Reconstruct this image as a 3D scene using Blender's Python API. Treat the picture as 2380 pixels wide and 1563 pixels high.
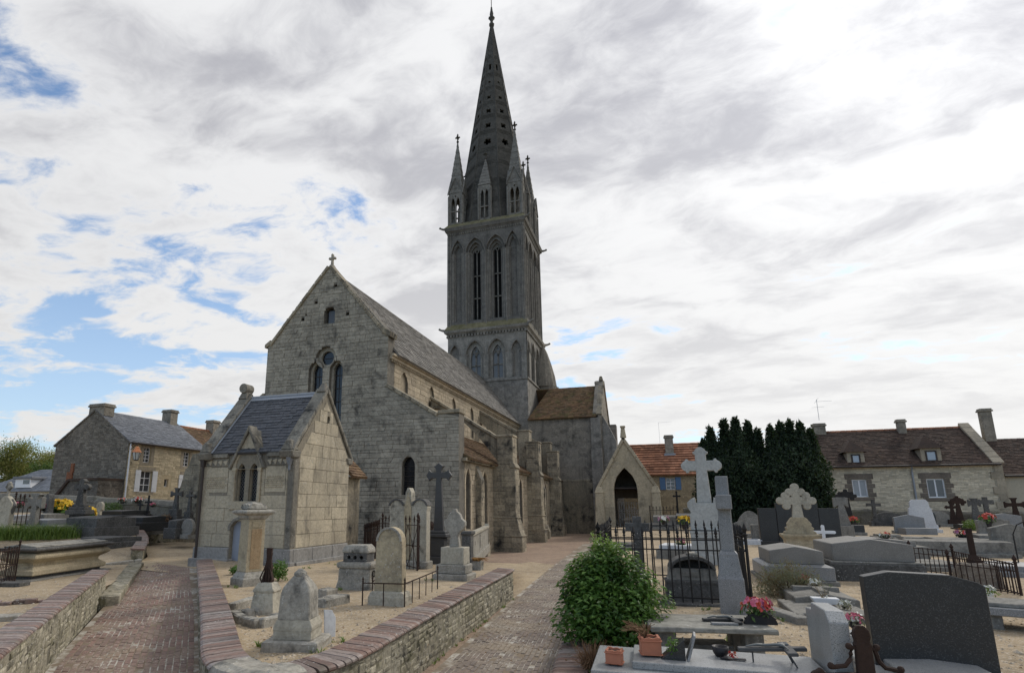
import bpy, bmesh, math, random
from mathutils import Vector, Matrix
from mathutils.geometry import tessellate_polygon
random.seed(11)
for o in list(bpy.data.objects): bpy.data.objects.remove(o)
SC = bpy.context.scene
COL = SC.collection
R = math.radians
# ---------------------------------------------------------------- camera
F = 1333.6; PX = 1055.0; PY = 889.0; H = 2.4; PITCH = R(12.12); YAW = R(19.56)   # photo measured on a 2380 x 1563 grid
cd = bpy.data.cameras.new('camera'); cam = bpy.data.objects.new('camera', cd); COL.objects.link(cam)
cam.location = (0, 0, H); cam.rotation_euler = (math.pi/2 + PITCH, 0, YAW)
cd.sensor_width = 36; cd.lens = 36*F/2380
cd.shift_x = (1190-PX)/2380; cd.shift_y = (PY-781.5)/2380
cd.clip_start = 0.05; cd.clip_end = 3000
SC.camera = cam
# ---------------------------------------------------------------- light
SUN_AZ = R(34); SUN_EL = R(41)          # azimuth measured from +Y (east end of the church) towards +X
SC.view_settings.view_transform = 'Standard'; SC.view_settings.look = 'None'
SC.view_settings.exposure = 0.18; SC.view_settings.gamma = 1.0
W = bpy.data.worlds.new('World'); SC.world = W; W.use_nodes = True
sund = Vector((math.sin(SUN_AZ)*math.cos(SUN_EL), math.cos(SUN_AZ)*math.cos(SUN_EL), math.sin(SUN_EL)))
sl = bpy.data.lights.new('sun', 'SUN'); sl.energy = 1.5; sl.angle = R(11); sl.color = (1, .95, .87)
so = bpy.data.objects.new('sun', sl); COL.objects.link(so); so.rotation_euler = sund.to_track_quat('Z', 'Y').to_euler()

# ---------------------------------------------------------------- node helpers
class NT:
    def __init__(s, nt): s.nt = nt
    def n(s, t, **kw):
        nd = s.nt.nodes.new(t)
        for k, v in kw.items():
            if k.startswith('_'): setattr(nd, k[1:], v)
            else:
                key = int(k[1:]) if k[0] == 'i' and k[1:].isdigit() else k
                s.put(nd.inputs[key], v)
        return nd
    def put(s, sock, v):
        if hasattr(v, 'node'): s.nt.links.new(v, sock)
        elif hasattr(v, 'outputs'): s.nt.links.new(v.outputs[0], sock)
        else:
            if isinstance(v, (tuple, list)) and len(v) == 3 and sock.type == 'RGBA': v = (*v, 1)
            sock.default_value = v
    def math(s, op, a, b=0.0, c=None, clamp=False):
        nd = s.nt.nodes.new('ShaderNodeMath'); nd.operation = op; nd.use_clamp = clamp
        s.put(nd.inputs[0], a); s.put(nd.inputs[1], b)
        if c is not None: s.put(nd.inputs[2], c)
        return nd.outputs[0]
    def vmath(s, op, a, b=(0, 0, 0)):
        nd = s.nt.nodes.new('ShaderNodeVectorMath'); nd.operation = op
        s.put(nd.inputs[0], a); s.put(nd.inputs[1], b)
        s.last = nd
        return nd.outputs['Value'] if op in ('DOT_PRODUCT', 'LENGTH') else nd.outputs[0]
    def mix(s, f, a, b, mode='MIX'):
        nd = s.nt.nodes.new('ShaderNodeMix'); nd.data_type = 'RGBA'; nd.blend_type = mode; nd.clamp_factor = True
        s.put(nd.inputs[0], f); s.put(nd.inputs[6], a); s.put(nd.inputs[7], b)
        return nd.outputs[2]
    def noise(s, vec, scale, detail=4, rough=.55, dist=0.0):
        nd = s.n('ShaderNodeTexNoise', Scale=scale, Detail=detail, Roughness=rough, Distortion=dist)
        if vec is not None: s.put(nd.inputs['Vector'], vec)
        return nd.outputs['Fac']
    def vor(s, vec, scale, feature='F1', out='Distance'):
        nd = s.n('ShaderNodeTexVoronoi', _feature=feature, Scale=scale)
        s.put(nd.inputs['Vector'], vec); return nd.outputs[out]
    def step(s, x, lo, hi):
        nd = s.nt.nodes.new('ShaderNodeMapRange'); nd.interpolation_type = 'SMOOTHSTEP'
        s.put(nd.inputs[0], x); s.put(nd.inputs[1], lo); s.put(nd.inputs[2], hi)
        return nd.outputs[0]
    def scalev(s, v, sc):
        nd = s.nt.nodes.new('ShaderNodeMapping'); s.put(nd.inputs[0], v); nd.inputs['Scale'].default_value = sc
        return nd.outputs[0]
def newmat(name):
    m = bpy.data.materials.new(name); m.use_nodes = True
    nt = NT(m.node_tree); b = m.node_tree.nodes['Principled BSDF']
    return m, nt, b
def piece_random(t):
    g = t.n('ShaderNodeNewGeometry'); oi = t.n('ShaderNodeObjectInfo')
    return t.math('FRACT', t.math('ADD', g.outputs['Random Per Island'], t.math('MULTIPLY', oi.outputs['Random'], 7.31)))
def pos(t): return t.n('ShaderNodeNewGeometry').outputs['Position']
def bumped(t, b, h, strength=.4, dist=.02):
    bn = t.n('ShaderNodeBump', Strength=strength, Distance=dist, Height=h); t.put(b.inputs['Normal'], bn.outputs[0])

def mat_stone(name, light, mid, dark, sc=1.0, var=.12, black=.35, white=.25, yellow=0.0, streak=.35, moss=0.0, rough=.92, bump=.5, courses=None, spots=1.0):
    """weathered limestone: large stains, fine grain, dark crust, pale and yellow lichen"""
    m, t, b = newmat(name); p = pos(t)
    big = t.noise(p, .55*sc, 5, .6, .4); fine = t.noise(p, 9*sc, 6, .65); grit = t.noise(p, 55*sc, 3, .6)
    col = t.mix(t.step(big, .3, .7), mid, light)
    col = t.mix(t.math('MULTIPLY', t.step(fine, .38, .72), .55), col, dark)
    if streak:
        st = t.noise(t.scalev(p, (2.6*sc, 2.6*sc, .28*sc)), 1.0, 4, .6)
        col = t.mix(t.math('MULTIPLY', t.step(st, .5, .72), streak), col, dark)
    if black:
        k = t.math('MULTIPLY', t.step(t.noise(p, 1.7*sc, 6, .6, .15), .44, .74), t.step(t.noise(p, .4*sc, 4, .55), .36, .64))
        col = t.mix(t.math('MULTIPLY', k, black*1.6, clamp=True), col, (.035, .034, .032))
    if white:
        sp = t.math('MULTIPLY', t.step(t.noise(p, 16*sc*spots, 3, .6), .6, .68), t.step(t.noise(p, 1.3*sc, 4, .6), .45, .62))
        col = t.mix(t.math('MULTIPLY', sp, white*2, clamp=True), col, (.55, .54, .5))
    if yellow:
        sp = t.math('MULTIPLY', t.step(t.noise(p, 7*sc, 4, .65), .58, .7), t.step(t.noise(p, .9*sc, 2, .5), .48, .6))
        col = t.mix(t.math('MULTIPLY', sp, yellow), col, (.42, .25, .05))
    if moss:
        sp = t.step(t.noise(p, 1.6*sc, 6, .7), .46, .62)
        col = t.mix(t.math('MULTIPLY', sp, moss), col, (.1, .095, .035))
    h = t.math('ADD', t.math('MULTIPLY', fine, 1.0), t.math('MULTIPLY', grit, .35))
    if courses:
        ch, cw = courses
        br = t.n('ShaderNodeTexBrick', _offset=.5, **{'Scale': 1.0, 'Mortar Size': .012, 'Mortar Smooth': .3, 'Brick Width': cw, 'Row Height': ch, 'Color1': (0, 0, 0, 1), 'Color2': (1, 1, 1, 1), 'Mortar': (.5, .5, .5, 1)})
        sx = t.n('ShaderNodeSeparateXYZ', Vector=p)
        cb = t.n('ShaderNodeCombineXYZ', X=t.math('ADD', sx.outputs[0], sx.outputs[1]), Y=sx.outputs[2])
        wob = t.vmath('ADD', cb, t.vmath('SCALE', t.n('ShaderNodeTexNoise', Scale=3.0, Vector=p).outputs['Color'], (0, 0, 0)))
        t.put(br.inputs['Vector'], wob)
        v = t.math('MULTIPLY_ADD', br.outputs['Color'], 2*var, 1-var)
        col = t.mix(1.0, col, v, 'MULTIPLY')
        col = t.mix(t.math('MULTIPLY', br.outputs['Fac'], .5), col, dark)
        h = t.math('SUBTRACT', h, t.math('MULTIPLY', br.outputs['Fac'], 1.2))
    elif var:
        v = t.math('MULTIPLY_ADD', piece_random(t), 2*var, 1-var)
        col = t.mix(1.0, col, v, 'MULTIPLY')
    t.put(b.inputs['Base Color'], col); b.inputs['Roughness'].default_value = rough
    b.inputs['Specular IOR Level'].default_value = .25
    bumped(t, b, h, bump, .02/sc)
    return m
def mat_plain(name, c, rough=.7, var=.1, sc=8.0, metal=0.0, spec=.4, bump=.15):
    m, t, b = newmat(name); p = pos(t)
    n = t.noise(p, sc, 5, .6)
    v = t.math('MULTIPLY_ADD', n, 2.4*var, 1-1.2*var)
    v = t.math('MULTIPLY', v, t.math('MULTIPLY_ADD', piece_random(t), var, 1-var/2))
    t.put(b.inputs['Base Color'], t.mix(1.0, c, v, 'MULTIPLY')); b.inputs['Roughness'].default_value = rough
    b.inputs['Metallic'].default_value = metal; b.inputs['Specular IOR Level'].default_value = spec
    if bump: bumped(t, b, t.noise(p, sc*5, 4, .6), bump, .01)
    return m
def mat_granite(name, c, speck=(.03, .03, .03), white=(.6, .6, .6), amt=.5, rough=.3, sc=90):
    m, t, b = newmat(name); p = pos(t)
    a = t.noise(p, sc, 2, .6); w = t.noise(t.vmath('ADD', p, (3.1, 1.7, .3)), sc*1.3, 2, .5); big = t.noise(p, 1.7, 4, .6)
    col = t.mix(t.math('MULTIPLY', t.step(a, .54, .64), amt), c, speck)
    col = t.mix(t.math('MULTIPLY', t.step(w, .56, .66), amt), col, white)
    col = t.mix(t.math('MULTIPLY', t.step(big, .42, .75), .45), col, (c[0]*.55, c[1]*.55, c[2]*.52))
    t.put(b.inputs['Base Color'], col)
    t.put(b.inputs['Roughness'], t.math('MULTIPLY_ADD', big, .25, rough-.1)); b.inputs['Specular IOR Level'].default_value = .5
    bumped(t, b, t.noise(p, sc, 2, .5), .05, .004)
    return m
def mat_leaf(name, c1, c2, c3=None, tr=.25, rough=.45):
    m, t, b = newmat(name); p = pos(t)
    r = piece_random(t)
    col = t.mix(t.step(r, .1, .95), c1, c2)
    if c3: col = t.mix(t.step(t.noise(p, 2.2, 2), .52, .62), col, c3)
    t.put(b.inputs['Base Color'], col); b.inputs['Roughness'].default_value = rough
    b.inputs['Specular IOR Level'].default_value = .35
    tl = t.n('ShaderNodeBsdfTranslucent', Color=t.mix(.5, col, (.2, .3, .04)))
    mx = t.n('ShaderNodeMixShader', i0=tr, i1=b.outputs[0], i2=tl.outputs[0])
    t.put(t.nt.nodes['Material Output'].inputs[0], mx.outputs[0])
    return m

# ---------------------------------------------------------------- world: Nishita blue seen through broken cloud
wt = NT(W.node_tree); bg = W.node_tree.nodes['Background']
sky = wt.n('ShaderNodeTexSky', _sky_type='NISHITA', _sun_disc=False, _sun_elevation=SUN_EL, _sun_rotation=SUN_AZ, _air_density=1.0, _dust_density=1.0, _ozone_density=1.2)
d = wt.n('ShaderNodeTexCoord').outputs['Generated']
sx = wt.n('ShaderNodeSeparateXYZ', Vector=d)
zz = wt.math('ADD', wt.math('MAXIMUM', sx.outputs[2], 0.0), .13)
cb = wt.n('ShaderNodeCombineXYZ', X=wt.math('DIVIDE', sx.outputs[0], zz), Y=wt.math('DIVIDE', sx.outputs[1], zz), Z=0.0)
q = wt.n('ShaderNodeMapping', Vector=cb.outputs[0]); q.inputs['Location'].default_value = (1.3, 9.7, 0); q.inputs['Rotation'].default_value = (0, 0, R(24)); q.inputs['Scale'].default_value = (.9, 1.2, 1)
cs = wt.vmath('DOT_PRODUCT', d, tuple(sund))
warp = wt.vmath('SCALE', wt.vmath('SUBTRACT', wt.n('ShaderNodeTexNoise', Scale=2.2, Detail=3.0, Vector=q.outputs[0]).outputs['Color'], (.5, .5, .5)))
wt.last.inputs['Scale'].default_value = .35
qq = wt.vmath('ADD', q.outputs[0], warp)
n1 = wt.noise(qq, 1.35, 10, .62)                                     # cloud cover
n2 = wt.noise(wt.vmath('ADD', qq, (.6, 3.4, 0)), 1.35, 9, .6)      # thick grey bases
n3 = wt.noise(wt.vmath('ADD', q.outputs[0], (.05, 11.0, 0)), .5, 3, .5)
n4 = wt.noise(qq, 5.5, 6, .6)                                        # small puffs
cover = wt.math('MULTIPLY_ADD', cs, .2, wt.math('ADD', wt.math('MULTIPLY_ADD', n4, .14, n1), wt.math('MULTIPLY_ADD', n3, .3, -.25)))   # thicker towards the sun, broken away from it
cl = wt.step(cover, .44, .53)
puff = wt.step(cover, .47, .68)
thick = wt.math('MULTIPLY', wt.step(wt.math('MULTIPLY_ADD', n4, .34, n2), .55, .8), puff)
glow = wt.math('POWER', wt.math('MAXIMUM', wt.math('MULTIPLY_ADD', cs, .5, .5), 0.0), 26.0)
hor = wt.math('POWER', wt.math('SUBTRACT', 1.0, wt.math('MAXIMUM', sx.outputs[2], 0.0)), 3.0)
ccol = wt.mix(wt.math('MULTIPLY', thick, wt.math('MULTIPLY_ADD', hor, -.75, 1.0)), (.96, .965, .98), (.5, .505, .555))
ccol = wt.mix(wt.math('MULTIPLY', hor, .75), ccol, (.99, .98, .95))
lit = wt.math('ADD', wt.math('MULTIPLY', glow, .24), wt.math('MULTIPLY_ADD', cs, .14, .72))   # cloud is brighter towards the sun
ccol = wt.mix(1.0, ccol, lit, 'MULTIPLY')
blue = wt.mix(1.0, sky.outputs[0], (.1, .125, .145), 'MULTIPLY')
blue = wt.mix(wt.math('MULTIPLY', hor, .7), blue, (.66, .78, .9))
out = wt.mix(cl, blue, ccol)
wt.put(bg.inputs[0], out); bg.inputs[1].default_value = 1.0

# ---------------------------------------------------------------- picture grid -> place (used to survey positions)
def ray(u, v):
    d_ = Vector(((u-PX)/F, -(v-PY)/F, -1.0)); return cam_rot @ d_
cam_rot = Matrix.Rotation(YAW, 3, 'Z') @ Matrix.Rotation(math.pi/2+PITCH, 3, 'X')
def gp(u, v, z=0.0):
    d_ = ray(u, v); t_ = (z-H)/d_.z; return Vector((d_.x*t_, d_.y*t_, z))
def onY(u, v, Y):
    d_ = ray(u, v); t_ = Y/d_.y; return Vector((d_.x*t_, Y, H+d_.z*t_))
def onX(u, v, X):
    d_ = ray(u, v); t_ = X/d_.x; return Vector((X, d_.y*t_, H+d_.z*t_))
def proj(p):
    c = cam_rot.transposed() @ (Vector(p)-Vector((0, 0, H))); return PX+F*c.x/-c.z, PY-F*c.y/-c.z
def mpp(p):
    c = cam_rot.transposed() @ (Vector(p)-Vector((0, 0, H))); return -c.z/F
def ztop(p, v):
    "height above p that reaches picture row v"
    lo, hi = -1.0, 80.0
    for _ in range(40):
        mid = (lo+hi)/2
        if proj((p.x, p.y, p.z+mid))[1] > v: lo = mid
        else: hi = mid
    return lo

# ---------------------------------------------------------------- mesh helpers
class B:
    """collects faces for one mesh"""
    def __init__(s): s.v = []; s.f = []
    def add(s, vs, fs):
        k = len(s.v); s.v += [tuple(p) for p in vs]; s.f += [tuple(i+k for i in f) for f in fs]; return s
    def box(s, x0, x1, y0, y1, z0, z1):
        return s.add([(x0,y0,z0),(x1,y0,z0),(x1,y1,z0),(x0,y1,z0),(x0,y0,z1),(x1,y0,z1),(x1,y1,z1),(x0,y1,z1)],
                     [(3,2,1,0),(4,5,6,7),(0,1,5,4),(1,2,6,5),(2,3,7,6),(3,0,4,7)])
    def frus(s, z0, z1, a, b, cx=0, cy=0, cx1=None, cy1=None):
        "square frustum: half sizes a=(hx,hy) below, b above"
        cx1 = cx if cx1 is None else cx1; cy1 = cy if cy1 is None else cy1
        return s.add([(cx-a[0],cy-a[1],z0),(cx+a[0],cy-a[1],z0),(cx+a[0],cy+a[1],z0),(cx-a[0],cy+a[1],z0),
                      (cx1-b[0],cy1-b[1],z1),(cx1+b[0],cy1-b[1],z1),(cx1+b[0],cy1+b[1],z1),(cx1-b[0],cy1+b[1],z1)],
                     [(3,2,1,0),(4,5,6,7),(0,1,5,4),(1,2,6,5),(2,3,7,6),(3,0,4,7)])
    def stack(s, prof, cx=0, cy=0, k=1.0):
        "square mouldings: list of (half width, z), k = depth ratio"
        n = len(prof); vs = []
        for h, z in prof: vs += [(cx-h,cy-h*k,z),(cx+h,cy-h*k,z),(cx+h,cy+h*k,z),(cx-h,cy+h*k,z)]
        fs = [(3,2,1,0), tuple(4*(n-1)+i for i in range(4))]
        for j in range(n-1):
            for i in range(4): fs.append((4*j+i, 4*j+(i+1)%4, 4*j+4+(i+1)%4, 4*j+4+i))
        return s.add(vs, fs)
    def lathe(s, prof, n=12, cx=0, cy=0, caps=True):
        vs = []; fs = []
        for r, z in prof:
            for i in range(n):
                a = 2*math.pi*i/n; vs.append((cx+r*math.cos(a), cy+r*math.sin(a), z))
        for j in range(len(prof)-1):
            for i in range(n): fs.append((j*n+i, j*n+(i+1)%n, (j+1)*n+(i+1)%n, (j+1)*n+i))
        if caps: fs += [tuple(reversed(range(n))), tuple((len(prof)-1)*n+i for i in range(n))]
        return s.add(vs, fs)
    def tube(s, pts, r, n=5, r1=None):
        pts = [Vector(p) for p in pts]; m = len(pts); vs = []; fs = []
        for j, p in enumerate(pts):
            t_ = (pts[min(j+1, m-1)]-pts[max(j-1, 0)]).normalized()
            a = t_.cross(Vector((0, 0, 1)) if abs(t_.z) < .9 else Vector((1, 0, 0))).normalized(); c = t_.cross(a)
            rr = r if r1 is None else r+(r1-r)*j/(m-1)
            for i in range(n):
                w = 2*math.pi*(i+.5)/n; vs.append(p+a*rr*math.cos(w)+c*rr*math.sin(w))
        for j in range(m-1):
            for i in range(n): fs.append((j*n+i, j*n+(i+1)%n, (j+1)*n+(i+1)%n, (j+1)*n+i))
        fs += [tuple(reversed(range(n))), tuple((m-1)*n+i for i in range(n))]
        return s.add(vs, fs)
    def ball(s, c, r, n=8, m=5, sq=1.0):
        return s.lathe([(max(r*math.sin(math.pi*j/m), r*.02), c[2]-r*sq*math.cos(math.pi*j/m)) for j in range(m+1)], n, c[0], c[1])
    def poly(s, pts, d0, d1, fr=None, holes=()):
        "extrude outline (u,v) from depth d0 to d1 in frame (default: u=x, v=z, depth=-y)"
        fr = fr or FR0; loops = [pts]+list(holes)
        tri = tessellate_polygon([[Vector((u, v, 0)) for u, v in lp] for lp in loops])
        flat = [q_ for lp in loops for q_ in lp]; n = len(flat)
        vs = [fr(u, v, d0) for u, v in flat]+[fr(u, v, d1) for u, v in flat]; fs = []
        for a, b_, c in tri:
            area = (flat[b_][0]-flat[a][0])*(flat[c][1]-flat[a][1])-(flat[c][0]-flat[a][0])*(flat[b_][1]-flat[a][1])
            if area < 0: b_, c = c, b_
            fs += [(a, c, b_), (a+n, b_+n, c+n)]
        k = 0
        for li, lp in enumerate(loops):
            m = len(lp); ar = sum(lp[i][0]*lp[(i+1)%m][1]-lp[(i+1)%m][0]*lp[i][1] for i in range(m))
            for i in range(m):
                a, b_ = k+i, k+(i+1)%m
                q4 = (a, b_, b_+n, a+n)
                fs.append(q4 if (ar > 0) == (li == 0) else tuple(reversed(q4)))
            k += m
        return s.add(vs, fs)
    def cpoly(s, pts, d0, d1, c=.01, fr=None):
        "extruded outline with chamfered rims"
        fr = fr or FR0; m = len(pts); ar = sum(pts[i][0]*pts[(i+1) % m][1]-pts[(i+1) % m][0]*pts[i][1] for i in range(m))
        if ar < 0: pts = pts[::-1]
        inn = []
        for i in range(m):
            a, p, b_ = Vector(pts[i-1]), Vector(pts[i]), Vector(pts[(i+1) % m]); e0 = (p-a).normalized(); e1 = (b_-p).normalized()
            n_ = Vector((-e0.y-e1.y, e0.x+e1.x)); l_ = n_.length
            n_ = n_/l_ if l_ > .2 else Vector((-e0.y, e0.x)); k = c/max(.5, n_.dot(Vector((-e0.y, e0.x)))); inn.append(tuple(p+n_*k))
        tri = tessellate_polygon([[Vector((u, v, 0)) for u, v in inn]]); vs = []
        for lp, dd in ((inn, d0), (pts, d0+c), (pts, d1-c), (inn, d1)): vs += [fr(u, v, dd) for u, v in lp]
        fs = []
        for a, b_, c_ in tri:
            A = (inn[b_][0]-inn[a][0])*(inn[c_][1]-inn[a][1])-(inn[c_][0]-inn[a][0])*(inn[b_][1]-inn[a][1])
            if A < 0: b_, c_ = c_, b_
            fs += [(a, c_, b_), (a+3*m, b_+3*m, c_+3*m)]
        for k in range(3):
            for i in range(m): j = (i+1) % m; fs.append((k*m+i, k*m+j, (k+1)*m+j, (k+1)*m+i))
        return s.add(vs, fs)
def frame(o, u, v, n):
    o, u, v, n = Vector(o), Vector(u), Vector(v), Vector(n)
    return lambda a, b_, d_=0.0: o+u*a+v*b_+n*d_
FR0 = frame((0,0,0), (1,0,0), (0,0,1), (0,-1,0))
def make(name, b, mat, parent=None, bevel=0.0, smooth=False, kind=None, rough=0.0, seg=1, loc=None):
    me = bpy.data.meshes.new(name); me.from_pydata(b.v, [], b.f)
    if bevel or rough:
        bm = bmesh.new(); bm.from_mesh(me)
        bmesh.ops.remove_doubles(bm, verts=bm.verts, dist=1e-4)
        bmesh.ops.recalc_face_normals(bm, faces=bm.faces)
        if bevel:
            bmesh.ops.dissolve_limit(bm, angle_limit=.02, verts=bm.verts, edges=bm.edges)
            ed = [e for e in bm.edges if len(e.link_faces) == 2 and e.calc_face_angle(0) > .45]
            bmesh.ops.bevel(bm, geom=ed, offset=bevel, segments=seg, profile=.6, affect='EDGES', clamp_overlap=True)
        if rough:
            bmesh.ops.triangulate(bm, faces=[f for f in bm.faces if len(f.verts) > 4])
            for _ in range(2):
                le = [e for e in bm.edges if e.calc_length() > rough*6]
                if le: bmesh.ops.subdivide_edges(bm, edges=le, cuts=1, use_grid_fill=True)
            rr = random.Random(len(b.v))
            from mathutils import noise as mn
            for v in bm.verts: v.co += mn.noise_vector(v.co*4.0+Vector((rr.random()*3, 0, 0)))*rough + mn.noise_vector(v.co*13)*rough*.5
        bm.to_mesh(me); bm.free()
    if smooth: me.polygons.foreach_set('use_smooth', [True]*len(me.polygons))
    me.materials.append(mat)
    o = bpy.data.objects.new(name, me); COL.objects.link(o)
    if parent: o.parent = parent
    if kind: o['kind'] = kind
    if loc: o.location = loc
    return o
def thing(name, label, cat, loc=(0, 0, 0), rz=0.0, group=None):
    o = bpy.data.objects.new(name, None); COL.objects.link(o); o.location = loc; o.rotation_euler = (0, 0, rz); o.empty_display_size = .2
    o['label'] = label; o['category'] = cat
    if group: o['group'] = group
    return o
def tag(o, label, cat, group=None):
    o['label'] = label; o['category'] = cat
    if group: o['group'] = group
    return o
def inst(o, parent, loc=None, rot=None, sc=None):
    c = o.copy(); COL.objects.link(c); c.parent = parent
    if loc is not None: c.location = loc
    if rot is not None: c.rotation_euler = rot
    if sc is not None: c.scale = sc
    return c
def gothic(cx, z0, w, zs, zt, n=7):
    "pointed arch outline, counter clockwise from lower left"
    a = w/2; r = zt-zs; RR = (a*a+r*r)/(2*a); th = math.asin(min(1, r/RR)) if r < RR else math.pi/2
    th = math.atan2(r, RR-a)
    right = [(cx+a-RR+RR*math.cos(th*i/n), zs+RR*math.sin(th*i/n)) for i in range(n+1)]
    left = [(2*cx-x, z) for x, z in reversed(right[:-1])]
    return [(cx-a, z0), (cx+a, z0)]+right+left
def arch_band(b, cx, z0, wi, zs, zti, t_, d0, d1, fr, legs=True, n=7):
    "moulded band round a pointed arch"
    inner = gothic(cx, z0, wi, zs, zti, n)[1:]; outer = gothic(cx, z0, wi+2*t_, zs, zti+t_*1.25, n)[1:]
    if not legs: inner, outer = inner[1:], outer[1:]
    inner.append((cx-wi/2, z0)) if legs else None
    outer.append((cx-wi/2-t_, z0)) if legs else None
    m = len(inner)
    for i in range(m-1):
        q4 = [inner[i], outer[i], outer[i+1], inner[i+1]]
        b.poly(q4, d0, d1, fr)
    return b
def crossings(loops, v):
    xs = []
    for lp in loops:
        m = len(lp)
        for i in range(m):
            (u0, v0), (u1, v1) = lp[i], lp[(i+1) % m]
            if (v0 <= v) != (v1 <= v): xs.append(u0+(v-v0)*(u1-u0)/(v1-v0))
    return sorted(xs)
def masonry(outer, holes, ch, cw, fr, rnd, gap=.012, proud=(.004, .022), ch_var=.25, chamfer=.008, tilt=0.0):
    """coursed stones filling an outline: returns a list of (verts, faces, area); each stone has its own edges and depth"""
    loops = [outer]+list(holes); v = min(p[1] for p in outer); vmax = max(p[1] for p in outer); res = []
    while v < vmax-.03:
        h = ch*(1+rnd.uniform(-ch_var, ch_var)); h = min(h, vmax-v); e = h*.04
        lo, hi, mid = crossings(loops, v+e), crossings(loops, v+h-e), crossings(loops, v+h/2)
        if len(lo) != len(hi): lo = hi = mid
        for k in range(0, len(lo)-1, 2):
            a0, a1, c0, c1 = lo[k], lo[k+1], hi[k], hi[k+1]
            L = max(a1-a0, c1-c0); 
            if L < .06: continue
            n = max(1, round(L/cw/rnd.uniform(.8, 1.25))); ws = [rnd.uniform(.55, 1.5) for _ in range(n)]; tot = sum(ws); acc = 0
            for w in ws:
                t0, t1 = acc/tot, (acc+w)/tot; acc += w
                g = gap/2; q4 = [(a0+(a1-a0)*t0+g, v+g), (a0+(a1-a0)*t1-g, v+g), (c0+(c1-c0)*t1-g, v+h-g), (c0+(c1-c0)*t0+g, v+h-g)]
                if q4[1][0]-q4[0][0] < .02 and q4[2][0]-q4[3][0] < .02: continue
                d_ = rnd.uniform(*proud); c = chamfer*rnd.uniform(.7, 2.2)
                cx, cy = sum(p[0] for p in q4)/4, sum(p[1] for p in q4)/4
                inn = [(p[0]+math.copysign(min(c, abs(cx-p[0])*.5), cx-p[0]), p[1]+math.copysign(min(c, abs(cy-p[1])*.5), cy-p[1])) for p in q4]
                tl = (tilt, tilt, 0, 0)
                vs = [fr(*p, -.03) for p in q4]+[fr(*p, d_-c*.6+tl[i]) for i, p in enumerate(q4)]+[fr(*p, d_+rnd.uniform(-.003, .003)+tl[i]) for i, p in enumerate(inn)]
                fs = [(8, 9, 10, 11)]+[(i, (i+1) % 4, 4+(i+1) % 4, 4+i) for i in range(4)]+[(4+i, 4+(i+1) % 4, 8+(i+1) % 4, 8+i) for i in range(4)]
                res.append((vs, fs, (a1-a0)/n*h))
        v += h
    return res
def lay(pieces, mat, parent, limit=300, name='stone', rest='stonework'):
    "the largest pieces become objects of their own, the rest one mesh"
    order = sorted(range(len(pieces)), key=lambda i: -pieces[i][2]); big = set(order[:limit]); rb = B()
    for i, pc in enumerate(pieces):
        if i in big: make(name, B().add(pc[0], pc[1]), mat, parent)
        else: rb.add(pc[0], pc[1])
    if rb.v: make(rest, rb, mat, parent, kind='stuff')

def wmake(name, b, mat, root, **kw):
    "mesh given in world coordinates, child of a thing whose Empty stands at its base"
    o = make(name, b, mat, root, **kw); o.location = -root.location; return o
# ================================================================ materials
def cl01(x): return max(0.0, min(1.0, x))
M = {}
M['facade'] = mat_stone('facade stone', (.42, .38, .305), (.335, .304, .246), (.15, .136, .111), var=.14, black=.55, white=.14, streak=.3, sc=1.0)
M['mortar'] = mat_stone('old mortar', (.22, .2, .165), (.17, .155, .13), (.08, .074, .065), var=0, black=.3, white=0)
M['warm'] = mat_stone('warm side stone', (.48, .4, .285), (.39, .325, .235), (.18, .155, .118), var=.16, black=.35, white=.15, streak=.45)
M['buttress'] = mat_stone('blackened buttress stone', (.41, .35, .25), (.28, .245, .185), (.08, .073, .06), var=.22, black=.9, white=.15, streak=.6)
M['transept'] = mat_stone('grey transept render', (.33, .295, .24), (.245, .22, .183), (.12, .108, .09), var=.14, black=.5, white=.12, streak=.55, courses=(.28, .55), bump=.4)
M['tower'] = mat_stone('tower stone', (.31, .29, .255), (.24, .225, .2), (.12, .113, .1), var=.16, black=.4, white=.1, streak=.5, courses=(.3, .6), bump=.35)
M['belfry'] = mat_stone('dark belfry stone', (.2, .187, .168), (.155, .146, .131), (.07, .066, .06), var=.1, black=.35, white=.06, streak=.55, courses=(.3, .6), bump=.3)
M['spire'] = mat_stone('dark spire stone', (.105, .098, .086), (.078, .073, .064), (.042, .04, .036), var=.2, black=.25, white=.05, streak=.3, courses=(.26, .5), bump=.35)
M['pinnacle'] = mat_stone('pinnacle stone', (.25, .235, .21), (.2, .188, .168), (.1, .095, .085), var=.14, black=.35, white=.08, streak=.4, courses=(.3, .5))
M['mossy'] = mat_stone('mossy weathering stone', (.25, .22, .13), (.19, .17, .1), (.1, .09, .05), var=.12, black=.3, white=.1, moss=.55, streak=.2)
M['oldroof'] = mat_stone('lichened stone slates', (.25, .235, .215), (.19, .18, .165), (.09, .085, .078), var=.3, black=.35, white=.25, yellow=.1, streak=0, bump=.4)
M['browntile'] = mat_stone('mossy brown tiles', (.2, .125, .075), (.15, .095, .058), (.07, .05, .034), var=.35, black=.4, white=.12, yellow=.35, moss=.3, streak=0)
M['trtile'] = mat_stone('lichened transept tiles', (.2, .115, .06), (.145, .09, .05), (.07, .05, .034), var=.35, black=.4, white=.2, yellow=.7, moss=.6, streak=0)
M['redtile'] = mat_stone('red roof tiles', (.42, .2, .12), (.33, .15, .085), (.16, .08, .05), var=.3, black=.3, white=.12, yellow=.2, streak=0)
M['darktile'] = mat_stone('brown plain tiles', (.1, .066, .05), (.072, .05, .04), (.038, .03, .026), var=.35, black=.4, white=.04, yellow=.25, streak=0)
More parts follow.
